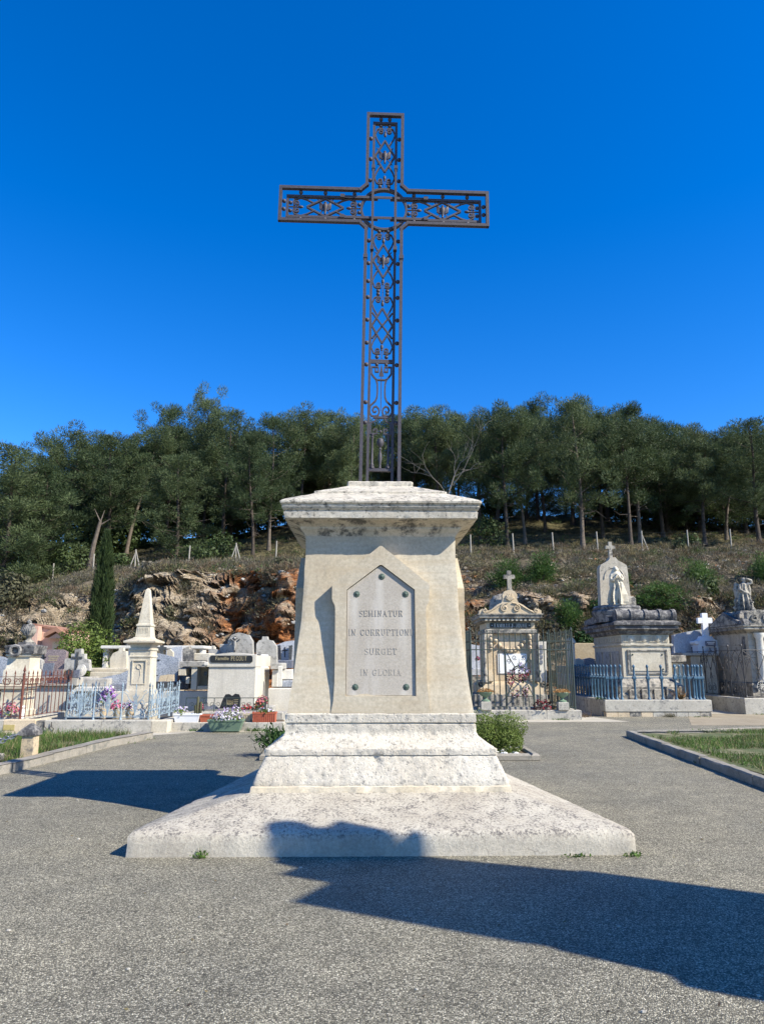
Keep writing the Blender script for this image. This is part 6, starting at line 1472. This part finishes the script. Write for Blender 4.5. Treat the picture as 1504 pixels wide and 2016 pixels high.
stele('headstone', [(1118, 1312), (1118, 1284), (1128, 1284), (1129, 1312)], 28.4, .2, 'granite_pale', 'pale grey headstone just behind the white stone post')
stele('headstone', [(1130, 1312), (1130, 1298), (1141, 1296), (1148, 1300), (1150, 1312)], 27.8, .3, 'tomb_white', 'low white headstone before the ochre wall')
stele('headstone', [(1149, 1312), (1150, 1297), (1160, 1295), (1170, 1297), (1170, 1312)], 28.0, .3, 'granite_blue', 'low blue grey headstone before the ochre wall')
prone('tomb_slab', 1110, 1172, 1311, 1325, 26.6, 1.4, 'tomb_grey', 'long grey tomb slab before the ochre wall')
prone('grave_block', 1114, 1170, 1326, 1350, 26.4, 1.4, 'granite_pale', 'pale tomb body left of the statue tomb')
# ---------------------------------------------------------------- statue tomb with the blue railing
SY = 24.0; sx0, sx1 = XP(1224, SY, 2), XP(1319, SY, 2); sc_ = (sx0+sx1)/2; sw_ = (sx1-sx0)/2; SD = 1.55; syc = SY + SD
st_ = thing('statue_tomb', (sc_, syc, 0), 'large carved tomb with roll-top lid, round drum and arched stele behind a statue', 'tomb')
szz = lambda y: ZP(y, SY)
w = sw_; dd = SD
MB().frust(sc_, syc, [(w+.30, dd+.30, .1), (w+.30, dd+.30, szz(1368)), (w+.24, dd+.24, szz(1364)), (w+.26, dd+.26, szz(1352)), (w+.12, dd+.12, szz(1342)), (w+.08, dd+.08, szz(1338)), (w+.02, dd+.02, szz(1335))]).build('plinth', 'tomb_weathered', st_)
db = MB()
for k in range(4): db.box(sc_-w*.95+k*w*.5, sc_-w*.95+k*w*.5+.32, SY-.34, SY-.25, szz(1378), szz(1356), .02)
db.build('plinth_blocks', 'tomb_weathered', st_)
MB().frust(sc_, syc, [(w, dd, szz(1335.5)), (w, dd, szz(1273)), (w+.05, dd+.05, szz(1270)), (w+.05, dd+.05, szz(1267))]).build('body', 'tomb_cream', st_)
MB().frust(sc_, syc, [(w-.01, dd-.01, szz(1267.2)), (w-.01, dd-.01, szz(1249))]).build('frieze', 'tomb_cream', st_)
for x0, x1, y0, y1 in ((-.68, .72, 1327, 1323), (-.68, .72, 1284, 1281)): pass
pf = MB(); px0, px1, pz0, pz1 = sc_-w*.74, sc_+w*.78, szz(1324), szz(1282)
for q in ((px0-.05, px0, pz0-.05, pz1+.05), (px1, px1+.05, pz0-.05, pz1+.05), (px0+.001, px1-.001, pz0-.05, pz0), (px0+.001, px1-.001, pz1, pz1+.05)): pf.box(q[0], q[1], SY-.04, SY+.01, q[2], q[3], .006)
pf.build('panel_frame', 'tomb_weathered', st_)
pn = MB().box(px0+.06, px1-.06, SY-.03, SY+.01, pz0+.05, pz1-.05, .006).build('plaque', 'tomb_cream', st_)
for x in (px0+.12, px1-.12):
    for z in (pz0+.11, pz1-.11): MB().ball((x, SY-.035, z), .028, 8, 5).build('stud', 'bronze', pn)
for y0, y1 in ((SY+.3, SY+1.05), (SY+1.25, SY+2.0), (SY+2.15, SY+2.85)): MB().box(sc_-w-.03, sc_-w+.01, y0, y1, szz(1324), szz(1282), .01).build('side_panel', 'tomb_grey', st_)
tg = MB()
for j in range(4):
    for k in range(4):
        x = sc_ - w + .06 + j*w*.545 + k*.05
        tg.box(x, x+.03, SY-.02, SY+.02, szz(1264), szz(1251), .004)
for k in range(16): tg.box(sc_-w-.03, sc_-w+.01, SY+.1+k*.19, SY+.2+k*.19, szz(1264), szz(1251), .004)
tg.build('triglyphs', 'tomb_cream', st_, kind='stuff')
for j in range(3): x = sc_ - w*.62 + j*w*.56; m = MB(); m.quadify([[(x + r*cos(a), SY - yy, szz(1257)+r*sin(a)) for a in [i*pi/6 for i in range(12)]] for r, yy in ((.11, -.02), (.11, .03), (.06, .04), (.03, .06))]); m.build('rosette', 'tomb_cream', st_)
tgd = MB()
for j in range(4): x = sc_ - w*.98 + j*w*.58; tgd.box(x, x+.28, SY-.045, SY+.02, szz(1271.5), szz(1268), .004)
tgd.build('guttae', 'tomb_cream', st_, kind='stuff')
MB().frust(sc_, syc, [(w+.02, dd+.02, szz(1249.5)), (w+.10, dd+.10, szz(1246)), (w+.12, dd+.12, szz(1242)), (w+.24, dd+.24, szz(1239)), (w+.24, dd+.24, szz(1233)), (w+.30, dd+.30, szz(1231)), (w+.30, dd+.30, szz(1226)), (w+.20, dd+.20, szz(1223)), (w+.1, dd+.1, szz(1221))]).build('cornice', 'tomb_dark_cap', st_)
# roll moulding lying along the front of the lid, with raised bands
rl = MB(); rz_ = szz(1213); rr_ = .235; ry_ = SY+.05
def disc_x(mb, x0, x1, r): mb.quadify([[(x, ry_ + r*cos(a), rz_ + r*.95*sin(a)) for a in [i*pi/8 for i in range(16)]] for x in (x0, x1)])
disc_x(rl, sc_-w-.10, sc_+w+.22, .21); rl.build('roll_lid', 'tomb_dark_cap', st_)
for f_ in (0.0, .03, .245, .275, .49, .52, .745, .775, .97, 1.0):
    x = sc_-w-.12 + f_*(2*w+.32); m = MB(); disc_x(m, x-.035, x+.035, .25); m.build('roll_band', 'tomb_dark_cap', st_)
MB().box(sc_-w-.05, sc_+w+.05, SY+.28, SY+2*SD, szz(1222), szz(1213), .04).build('lid', 'tomb_dark_cap', st_)
MB().prism([(SY+.3, szz(1222)), (SY+2*SD+.2, szz(1222)), (SY+2*SD+.2, szz(1212)), (SY+1.5, szz(1203)), (SY+.3, szz(1212))], sc_-w-.27, sc_-w-.06, 'x').build('lid_gable', 'tomb_dark_cap', st_, smooth=None)
dx_, dy_ = XP(1211, 25.4, 3.5), 25.3; z25 = lambda y: ZP(y, 25.0)
MB().lathe(dx_, dy_, [(.80, szz(1222)), (.82, z25(1212)), (.86, z25(1208)), (.86, z25(1204)), (.80, z25(1200)), (.82, z25(1197)), (.78, z25(1193)), (.6, z25(1191))], 28).build('drum', 'tomb_dark_cap', st_)
z26 = lambda y: ZP(y, 25.5); lx = XP(1207, 25.5, 5); lw_ = .50
sp = [(-lw_-.04, 1194), (-lw_, 1118), (-lw_+.05, 1112), (-lw_+.15, 1109), (-.16, 1103), (-.09, 1097), (.10, 1097), (.18, 1103), (lw_-.12, 1109), (lw_-.02, 1112), (lw_, 1120), (lw_+.05, 1194)]
MB().prism([(lx+x, z26(y)) for x, y in sp], 25.5, 25.85).build('arched_stele', 'tomb_aged', st_, smooth=None)
MB().tube([(lx + .36*cos(a), 25.49, z26(1140) + .36*sin(a)*1.15) for a in [i*pi/12 for i in range(13)]] , .02, 5).build('arch_moulding', 'tomb_aged', st_)
MB().frust(lx+.53, 25.6, [(.16, .18, z26(1194)), (.16, .18, z26(1178)), (.10, .12, z26(1174))]).build('side_block', 'tomb_weathered', st_)
cross_mb(lx-.03, 25.6, z26(1099), .62, .34, .12, .12, .68).build('cross', 'tomb_weathered', st_)
# statues: one fused body each
def fuse(mb, name, mat, root, voxel=.016):
    o = mb.build(name, mat, root, smooth=60); r = o.modifiers.new('fuse', 'REMESH'); r.mode = 'VOXEL'; r.voxel_size = voxel; r.use_smooth_shade = True
    s_ = o.modifiers.new('soften', 'SMOOTH'); s_.factor = .5; s_.iterations = 2; return o
def robe(mb, x, y, z, prof, n=28, fold=.05, nf=9, tw=0.0):
    rings = []
    for (zz, rx, ry, ox, oy, f) in prof: rings.append([(x + ox + rx*cos(a)*(1 + f*fold*10*sin(nf*a + tw*zz)*.1), y + oy + ry*sin(a)*(1 + f*fold*10*sin(nf*a + 1 + tw*zz)*.1), z + zz) for a in [2*pi*i/n for i in range(n)]])
    return mb.quadify(rings)
VX, VY = XP(1214.5, 24.75, 4), 24.75; vz0 = ZP(1191, VY); vs_ = (ZP(1116, VY)-vz0)/1.30
vg = thing('virgin_statue', (VX, VY, vz0), 'sandy stone statue of a veiled woman with hands joined at her breast', 'statue')
m = MB(); S = vs_
P_ = [(0, .20, .17, 0, 0, 1), (.10, .19, .16, 0, 0, 1.4), (.35, .17, .145, .01, 0, 1.4), (.60, .155, .13, .015, 0, 1), (.74, .15, .125, .01, 0, .6), (.86, .125, .105, 0, 0, .3), (.98, .155, .105, -.005, 0, .2), (1.05, .165, .095, -.01, 0, 0), (1.10, .10, .075, -.01, -.005, 0), (1.13, .048, .048, -.01, -.01, 0), (1.17, .045, .05, -.012, -.015, 0)]
robe(m, VX, VY, vz0, [(a*S, b*S, c*S, d*S, e*S, f) for a, b, c, d, e, f in P_], fold=.9, nf=8, tw=1.5)
m.ball((VX-.012*S, VY-.022*S, vz0+1.215*S), .070*S, 12, 9, (.9, 1.0, 1.18)); m.ball((VX-.013*S, VY-.092*S, vz0+1.205*S), .012*S, 6, 4, (.8, 1, 1.6))
m.ball((VX-.010*S, VY+.012*S, vz0+1.235*S), .082*S, 12, 8, (1.0, 1.0, 1.1))                          # veil over the hair
for s in (-1, 1):
    m.tube([(VX+s*.065*S, VY+.03*S, vz0+1.24*S), (VX+s*.10*S, VY+.03*S, vz0+1.13*S), (VX+s*.17*S, VY+.04*S, vz0+1.0*S), (VX+s*.19*S, VY+.06*S, vz0+.7*S), (VX+s*.185*S, VY+.05*S, vz0+.35*S)], [.03*S, .05*S, .055*S, .05*S, .03*S], 7)
    m.tube([(VX+s*.155*S, VY-.01*S, vz0+1.03*S), (VX+s*.20*S, VY-.03*S, vz0+.90*S), (VX+s*.17*S, VY-.09*S, vz0+.82*S), (VX+s*.06*S, VY-.15*S, vz0+.93*S), (VX+s*.02*S, VY-.16*S, vz0+1.0*S)], [.055*S, .058*S, .055*S, .035*S, .022*S], 8)
    for k in range(4): m.tube([(VX+s*.018*S, VY-.16*S+.012*k*S, vz0+.98*S), (VX+s*.012*S, VY-.165*S+.012*k*S, vz0+1.06*S)], .010*S, 5)
m.tube([(VX+.05*S, VY-.13*S, vz0+.75*S), (VX-.03*S, VY-.16*S, vz0+.45*S), (VX+.02*S, VY-.18*S, vz0+.05*S)], [.02*S, .035*S, .03*S], 6)
m.tube([(VX+.10*S, VY-.11*S, vz0+.70*S), (VX+.07*S, VY-.16*S, vz0+.35*S), (VX+.10*S, VY-.16*S, vz0+.02*S)], [.02*S, .04*S, .03*S], 6)
m.box(VX-.21*S, VX+.21*S, VY-.19*S, VY+.19*S, vz0-.02, vz0+.035*S, .01)
fuse(m, 'body', 'tomb_cream', vg)
# blue railing on its wall
bw = thing('plot_wall', (8.7, 22.5, 0), 'grey rendered low wall carrying the blue baluster railing', 'wall')
bx0, bx1 = XP(1191, 22.5, .3), XP(1401, 22.5, .3)
MB().box(bx0, bx1, 22.5, 22.85, .14, .50, .02).build('coping', 'wall_concrete', bw)
for i in range(9):
    x0 = bx0+.02+(bx1-bx0-.04)*i/9; MB().box(x0+.006, x0+(bx1-bx0-.04)/9-.006, 22.52, 22.8, -.05, .139, .02).build('stone', random.choice(['tomb_weathered', 'tomb_warm', 'wall_concrete']), bw)
MB().box(bx0, bx0+.3, 22.86, 27.6, -.05, .49, .02).build('side_wall', 'wall_concrete', bw)
MB().box(bx1-.3, bx1, 22.86, 27.6, -.05, .49, .02).build('side_wall', 'wall_concrete', bw)
MB().box(bx0+.31, bx1-.31, 22.86, 27.6, 0, .42).build('plot_floor', 'tan_path', bw)
rb_ = thing('blue_baluster_railing', ((bx0+bx1)/2, 22.66, .5), 'dark blue cast iron baluster railing around the statue tomb', 'railing')
bl = MB().lathe(0, 0, [(.060, 0), (.055, .03), (.035, .06), (.030, .12), (.036, .55), (.05, .58), (.03, .60)], 10); bl.box(-.05, .05, -.05, .05, .60, .70, .008); bl.lathe(0, 0, [(.03, .70), (.05, .72), (.032, .76), (.026, .95), (.04, .97), (.045, 1.0), (.03, 1.04), (.006, 1.06)], 10)
bme = bl.mesh('baluster', 'iron_blue', smooth=50)
c1, c2, c3, c4 = Vector((bx0+.16, 22.66, .5)), Vector((bx1-.16, 22.66, .5)), Vector((bx1-.16, 27.4, .5)), Vector((bx0+.16, 27.4, .5))
for px in (1182.5, 1188, 1195): pass
for i in range(8): inst('baluster', bme, rb_, c1.lerp(c2, i/7))
for t in (.045, .09): inst('baluster', bme, rb_, c1.lerp(c2, t)); inst('baluster', bme, rb_, c1.lerp(c2, 1-t*.8))
for i in range(1, 15): inst('baluster', bme, rb_, c1.lerp(c4, i/14)); inst('baluster', bme, rb_, c2.lerp(c3, i/14))
for p, q in ((c1, c2), (c1, c4), (c2, c3)): rail(rb_, p, q, .65, .03, .03, 'iron_blue')
dg_ = thing('dry_plant', (XP(1338, 22.9, .8), 22.95, .5), 'dry orange brown plant behind the blue railing on its right', 'plant'); n = 130; d = rdir(n); d[:, 2] = np.abs(d[:, 2])+.5; d /= np.linalg.norm(d, axis=1, keepdims=True)
tris('stalks', blades(.06*rdir(n)*np.array([1.5, .5, 0]), d, RNG.uniform(.15, .5, n), RNG.uniform(.012, .03, n)), ['dry_stalk'], parent=dg_)
weed('weed', XP(1318, 22.4, 0), 22.42, .2, 70, 'dry green weed at the foot of the statue tomb wall', h=.2, mat='scrub_olive')
weed('weed', XP(1375, 22.4, 0), 22.44, .5, 70, 'thin grass line under the right end of the statue tomb wall', h=.06)
weed('weed', XP(1183, 22.6, .4), 22.75, .18, 70, 'small green plant at the left end of the blue railing', z=.5, h=.15, mat='dark_leaf')
weed('weed', XP(1140, 22.6, .2), 22.3, .3, 80, 'brown dead twigs between the green and the blue railing', h=.3, mat='scrub_brown')
# ---------------------------------------------------------------- white cross grave
wY = 27.5; wz_ = lambda y: ZP(y, wY); wx = XP(1386, wY, 3.5)
wc = thing('white_cross', (wx, wY+.2, wz_(1285)), 'bright white marble cross on a stepped base before a granite slab', 'cross')
h = wz_(1207)-wz_(1253); cross_mb(wx, wY, wz_(1253), h, h*.62, .21, .16, .68).build('cross', 'marble_white', wc)
MB().frust(wx-.02, wY+.1, [(.44, .3, wz_(1285)), (.44, .3, wz_(1271)), (.38, .26, wz_(1270)), (.38, .26, wz_(1262)), (.24, .2, wz_(1258)), (.20, .16, wz_(1252.5))]).build('stepped_base', 'marble_white', wc)
for s in (-1, 1): MB().tube([(wx-.02+s*.44, wY-.14, wz_(1265)), (wx-.02+s*.44, wY+.34, wz_(1265))], .07, 10).build('volute', 'marble_white', wc)
for k, (x0, x1, y0, y1) in enumerate(((1389, 1409, 1262, 1272), (1397, 1411, 1275, 1284))): stele('memorial_plaque', [(x0, y1), (x0-1, y0), (x1-1, y0), (x1, y1)], 27.1-k*.15, .05, 'granite_slate', ('blue and white porcelain plaque leaning on the white cross base', 'second small plaque below the porcelain one at the white cross')[k], 'plaque', extra=lines(x0+2, x1-3, [y0+2, y0+5], 27.1-k*.15, 'marble_white'))
stele('headstone', [(1326, 1292), (1326, 1250), (1352, 1244), (1381, 1239), (1381, 1292)], 28.0, .25, 'granite_pale', 'pale speckled granite slab behind the white cross')
prone('tomb_slab', 1342, 1415, 1284.5, 1291, 26.8, 2.2, 'tomb_grey', 'grey ledger under the white marble cross')
prone('grave_block', 1362, 1413, 1291.4, 1372, 26.9, 2.0, 'tomb_cream', 'cream tomb body under the white marble cross')
prone('tomb_slab', 1318, 1350, 1290, 1304, 26.0, 1.5, 'tomb_weathered', 'dark weathered slab between the statue tomb and the white cross')
prone('grave_block', 1326, 1346, 1304.5, 1372, 26.1, 1.2, 'tomb_cream', 'cream upright block under the dark weathered slab')
# ---------------------------------------------------------------- right tomb with weeping angel
RY = 25.0; rx0 = XP(1475, RY, 2); rD = 2.6; rW = 3.0
rt_ = thing('gabled_tomb', (rx0+rW/2, RY+rD/2, 0), 'grey stone gabled tomb at the right edge carrying a weeping angel', 'tomb')
ez = ZP(1246, RY)
MB().box(rx0-.06, rx0+rW+.06, RY-.06, RY+rD+.06, .2, .95, .03).build('plinth', 'tomb_weathered', rt_)
for i in range(4):
    z0 = .95 + i*(ez-.95)/4
    for j in range(2): MB().box(rx0+j*.0, rx0+rW, RY+.02+j*rD/2+.003, RY+(j+1)*rD/2-.003, z0+.004, z0+(ez-.95)/4-.002, .006).build('ashlar', 'tomb_aged', rt_)
MB().frust(rx0+rW/2, RY+rD/2, [(rW/2+.02, rD/2+.02, ez-.002), (rW/2+.08, rD/2+.08, ez+.06), (rW/2+.20, rD/2+.20, ez+.12), (rW/2+.20, rD/2+.20, ez+.20), (rW/2+.24, rD/2+.24, ez+.22), (rW/2+.24, rD/2+.24, ez+.27)]).build('cornice', 'tomb_weathered', rt_)
MB().prism([(RY-.2, ez+.268), (RY+rD+.2, ez+.268), (RY+rD/2, ez+.80)], rx0-.18, rx0+rW+.2, 'x').build('roof', 'tomb_dark_cap', rt_, smooth=None)
MB().prism([(RY+.1, ez+.30), (RY+rD-.1, ez+.30), (RY+rD/2, ez+.70)], rx0-.215, rx0-.182, 'x').build('gable_panel', 'tomb_weathered', rt_, smooth=None)
for y in (RY-.14, RY+rD+.14): MB().quadify([[(rx0-.2, y-.12, ez+.27), (rx0+.02, y-.12, ez+.27), (rx0+.02, y+.12, ez+.27), (rx0-.2, y+.12, ez+.27)], [(rx0-.26, y-.10, ez+.50), (rx0-.05, y-.10, ez+.46), (rx0-.05, y+.10, ez+.46), (rx0-.26, y+.10, ez+.50)]]).build('acroterion', 'tomb_dark_cap', rt_)
ac = MB().prism([(rx0-.05, ez+.272), (rx0+1.6, ez+.272), (rx0+1.6, ez+.55), (rx0+1.0, ez+.75), (rx0+.3, ez+.80), (rx0-.05, ez+.70)], RY-.16, RY+.05); ac.build('front_crest', 'tomb_weathered', rt_, smooth=None)
cv = MB()
for k in range(3): cv.tube([(rx0+.2+k*.42+x, RY-.18, z) for x, z in curl(0, ez+.5, .13, 1+k, 1.3)], .03, 5)
cv.build('carved_scrolls', 'tomb_weathered', rt_)
for x in (.32, 1.3, 2.3): MB().lathe(rx0+x, RY-.10, [(.16, .95), (.17, 1.05), (.12, 1.12), (.125, 1.3), (.115, ez-.2), (.16, ez-.12), (.17, ez-.003)], 14).build('column', 'tomb_white', rt_)
MB().box(rx0-.03, rx0-.001, RY+.25, RY+.42, ez-.75, ez-.12, .005).build('side_slot', 'tomb_dark_cap', rt_)
AX, AY = XP(1466, 25.7, 4), 25.75; az0 = ZP(1203, 25.7); S = (ZP(1137, 25.7)-az0)/1.30
MB().frust(AX+.02, AY, [(.48, .40, ez+.45), (.46, .38, az0-.12), (.38, .32, az0-.05), (.36, .30, az0+.0)]).build('statue_base', 'tomb_weathered', rt_)
an = thing('angel_statue', (AX, AY, az0), 'weathered grey stone angel with bowed head and folded wings weeping on her arm', 'statue')
m = MB()
P_ = [(0, .19, .17, -.02, 0, 1), (.12, .19, .16, -.02, 0, 1.4), (.40, .17, .145, -.01, 0, 1.4), (.62, .155, .13, 0, 0, 1), (.80, .145, .12, .01, 0, .6), (.92, .14, .11, .02, 0, .3), (1.03, .16, .105, .03, -.01, .2), (1.08, .10, .08, .035, -.02, 0), (1.12, .05, .055, .04, -.03, 0)]
robe(m, AX-.05*S, AY, az0, [(a*S, b*S, c*S, d*S, e*S, f) for a, b, c, d, e, f in P_], fold=.9, nf=9, tw=1.2)
hx_, hz_ = AX+.02*S, az0+1.20*S
m.ball((hx_, AY-.05*S, hz_), .075*S, 12, 9, (1, 1, 1.12)); m.ball((hx_-.01*S, AY-.02*S, hz_+.03*S), .082*S, 10, 8, (1.05, 1, .9)); m.ball((hx_+.05*S, AY-.11*S, hz_-.01*S), .014*S, 6, 4)
m.tube([(AX+.12*S, AY-.05*S, az0+1.02*S), (AX+.27*S, AY-.10*S, az0+1.08*S), (AX+.26*S, AY-.12*S, az0+1.18*S), (AX+.10*S, AY-.14*S, az0+1.24*S), (AX+.05*S, AY-.13*S, az0+1.25*S)], [.06*S, .05*S, .05*S, .038*S, .03*S], 8)
m.tube([(AX-.17*S, AY-.02*S, az0+1.02*S), (AX-.20*S, AY-.08*S, az0+.82*S), (AX-.06*S, AY-.15*S, az0+.72*S), (AX+.10*S, AY-.16*S, az0+.66*S), (AX+.15*S, AY-.15*S, az0+.58*S)], [.058*S, .055*S, .045*S, .035*S, .025*S], 8)
for k in range(4): m.tube([(AX+.14*S, AY-.16*S+.018*k*S, az0+.60*S), (AX+.155*S, AY-.165*S+.018*k*S, az0+.52*S)], .010*S, 5)
for s in (-1, 1):
    m.tube([(AX+s*.10*S, AY+.10*S, az0+1.0*S), (AX+s*.22*S, AY+.13*S, az0+1.08*S), (AX+s*.26*S, AY+.14*S, az0+.85*S), (AX+s*.22*S, AY+.13*S, az0+.45*S), (AX+s*.14*S, AY+.12*S, az0+.12*S)], [.05*S, .08*S, .095*S, .08*S, .03*S], 8)
m.tube([(AX+.06*S, AY-.12*S, az0+.80*S), (AX+.02*S, AY-.17*S, az0+.40*S), (AX+.08*S, AY-.16*S, az0+.02*S)], [.02*S, .04*S, .03*S], 6)
m.lathe(AX+.17*S, AY-.12*S, [(.13*S, az0-.01), (.12*S, az0+.10*S), (.07*S, az0+.16*S), (.06*S, az0+.28*S), (.10*S, az0+.32*S), (.10*S, az0+.36*S)], 12)
fuse(m, 'body', 'tomb_weathered', an)
aw = thing('plot_wall', (14, 23.5, 0), 'grey rendered low wall around the gabled tomb at the right edge', 'wall')
ax0 = XP(1466, 23.5, .3)
MB().box(ax0, ax0+4.5, 23.5, 23.85, -.05, .50, .02).build('front_wall', 'wall_concrete', aw)
MB().box(ax0, ax0+.3, 23.86, 28.6, -.05, .49, .02).build('side_wall', 'wall_concrete', aw)
MB().box(ax0+.31, ax0+4.5, 23.86, 28.6, 0, .40).build('plot_floor', 'tan_path', aw)
dr_ = thing('dark_iron_railing', (ax0+.15, 23.66, .5), 'dark wrought iron railing of crossing arches and scrolls before the gabled tomb', 'railing')
def arch_panel(W, Hh, k=0):
    m = MB(); r = .010
    for s in (-1, 1):
        g_ = lambda pts: [(W/2 + s*x, 0, z) for x, z in pts]
        m.tube(g_([(-W*.02, Hh*.99), (W*.20, Hh*.88), (W*.40, Hh*.60), (W*.5, Hh*.30), (W*.46, .02)]), r, 5)
        m.tube(g_([(W*.5, Hh*.98), (W*.25, Hh*.86), (W*.02, Hh*.55), (-W*.12, Hh*.35)]), r, 5)
        m.tube(g_(curl(W*.33, Hh*.76, W*.14, 0, 1.4)), r*.9, 5); m.tube(g_(curl(W*.17, Hh*.16, W*.16, pi*.5, -1.4)), r, 5)
        m.tube(g_([(W*.02, .02), (W*.10, .03), (W*.17, Hh*.02)]), r, 5)
    m.tube([(W/2, 0, .02), (W/2, 0, Hh*.55)], r, 5); spikes(m, W/2, 0, Hh*.55, .10, .022)
    for z in (Hh*.985, Hh*.01): m.tube([(0, 0, z), (W, 0, z)], .012, 5)
    return m
Hh = ZP(1277, 23.66)-.55; pA = arch_panel(.95, Hh).mesh('arch_panel', 'iron_black', smooth=60)
pp_ = spikes(MB().tube([(0, 0, 0), (0, 0, Hh+.06)], .020, 8), 0, 0, Hh+.06, .12, .026); pp_.lathe(0, 0, [(.05, 0), (.04, .04), (.02, .06)], 8); pmesh = pp_.mesh('post', 'iron_black', smooth=60)
k0 = Vector((ax0+.15, 23.66, .53))
for i in range(4): inst('arch_panel', pA, dr_, k0 + Vector((.95*i, 0, 0))); inst('post', pmesh, dr_, k0 + Vector((.95*i, 0, 0)))
for i in range(5): inst('arch_panel', pA, dr_, k0 + Vector((0, .95*i, 0)), (0, 0, pi/2)); inst('post', pmesh, dr_, k0 + Vector((0, .95*(i+1), 0)))
ws = MB(); wcx, wcz = ax0+.75, .85
for k in range(12): a = k*pi/6; ws.tube([(wcx, 23.75, wcz), (wcx+.17*cos(a), 23.75, wcz+.17*sin(a))], .008, 4)
ws.tube([(wcx+.18*cos(a), 23.75, wcz+.18*sin(a)) for a in [i*pi/10 for i in range(20)]], .012, 5, closed=True); ws.tube([(wcx+.08*cos(a), 23.75, wcz+.08*sin(a)) for a in [i*pi/6 for i in range(12)]], .010, 5, closed=True)
ws.build('wheel_wreath', 'tomb_white', label='pale wheel-shaped bead wreath behind the dark iron railing', cat='wreath')
weed('weed', ax0+.5, 23.44, .5, 60, 'grass line at the foot of the right edge wall', h=.07)
# ---------------------------------------------------------------- tall tomb standing outside the view on the right, whose shadow crosses the forecourt
def shade_tomb():
    x, y = 5.74, 2.86; r = thing('pillar_tomb', (x, y, 0), 'tall stepped stone pillar tomb outside the view on the right, casting the long shadow', 'tomb', rot=math.atan2(.889, .457))
    MB().frust(0, -.85, [(1.05, 1.0, 0), (1.05, 1.0, .5), (.95, .92, .6), (.94, .9, 1.2), (.88, .85, 1.3)]).build('plinth', 'tomb_cream', r, local=True)
    def bl(m, prof, d):   # stacked outline pieces (x0, x1, z)
        return m.quadify([[(a, -2*d, z), (b, -2*d, z), (b, 0, z), (a, 0, z)] for a, b, z in prof])
    bl(MB(), [(-.90, .86, 1.3), (-.86, .84, 3.3), (-.93, .86, 3.36), (-.93, .86, 3.48), (-.82, .84, 3.55), (-.76, .82, 4.05)], .8).build('shaft', 'tomb_cream', r, local=True)
    bl(MB(), [(-.74, .93, 4.05), (-.73, .93, 4.2), (-.68, .88, 4.25), (-.60, .72, 5.2)], .7).build('upper_shaft', 'tomb_cream', r, local=True)
    bl(MB(), [(-.62, .72, 5.2), (-.77, .74, 5.4), (-.77, .74, 5.52)], .75).build('cornice', 'tomb_cream', r, local=True)
    m = bl(MB(), [(-.28, .64, 5.52), (-.28, .60, 5.88)], .45); bl(m, [(-.06, .59, 5.88), (-.02, .58, 6.1)], .4); m.build('top_block', 'tomb_cream', r, local=True)
    m = MB().lathe(.24, -.3, [(.26, 6.1), (.22, 6.25), (.12, 6.4), (.16, 6.5), (.14, 6.62), (.03, 6.74)], 14); m.build('urn', 'tomb_cream', r, local=True)
shade_tomb()

# small litter on the paving
lt = []; n = 420
p = np.stack([RNG.uniform(-5, 5, n), RNG.uniform(3.2, 16, n), np.full(n, .006)], 1)
p = p[~((np.abs(p[:, 0]) < 2.3) & (p[:, 1] > 6.3) & (p[:, 1] < 10.6))]
tris('leaf_litter', leaves(p, RNG.uniform(.006, .018, len(p)), nrm=np.tile([0, 0, 1.], (len(p), 1))), ['grass_dry', 'scrub_brown'], RNG.integers(0, 2, 2*len(p)), kind='stuff', label='scattered bits of dry leaf on the paving', cat='litter')
gm_ = MB()
for i in range(130):
    x, y = random.uniform(-5, 5), random.uniform(3.0, 17)
    if abs(x) < 2.3 and 6.3 < y < 10.6: continue
    gm_.ball((x, y, .004), random.uniform(.005, .014), 6, 4, (1.3, 1, .7))
gm_.build('loose_pebbles', 'wall_concrete', kind='stuff', label='loose pale pebbles on the paving', cat='pebbles')
for k, (x, y, r_) in enumerate(((-5.35, 15.1, .25), (-5.25, 15.9, .3), (5.25, 12.2, .15))): weed('weed', x, y, r_, 80, ('green weeds along the foot of the left kerb', 'green weeds at the far end of the left kerb', 'dry weeds along the foot of the right kerb')[k], h=.08)
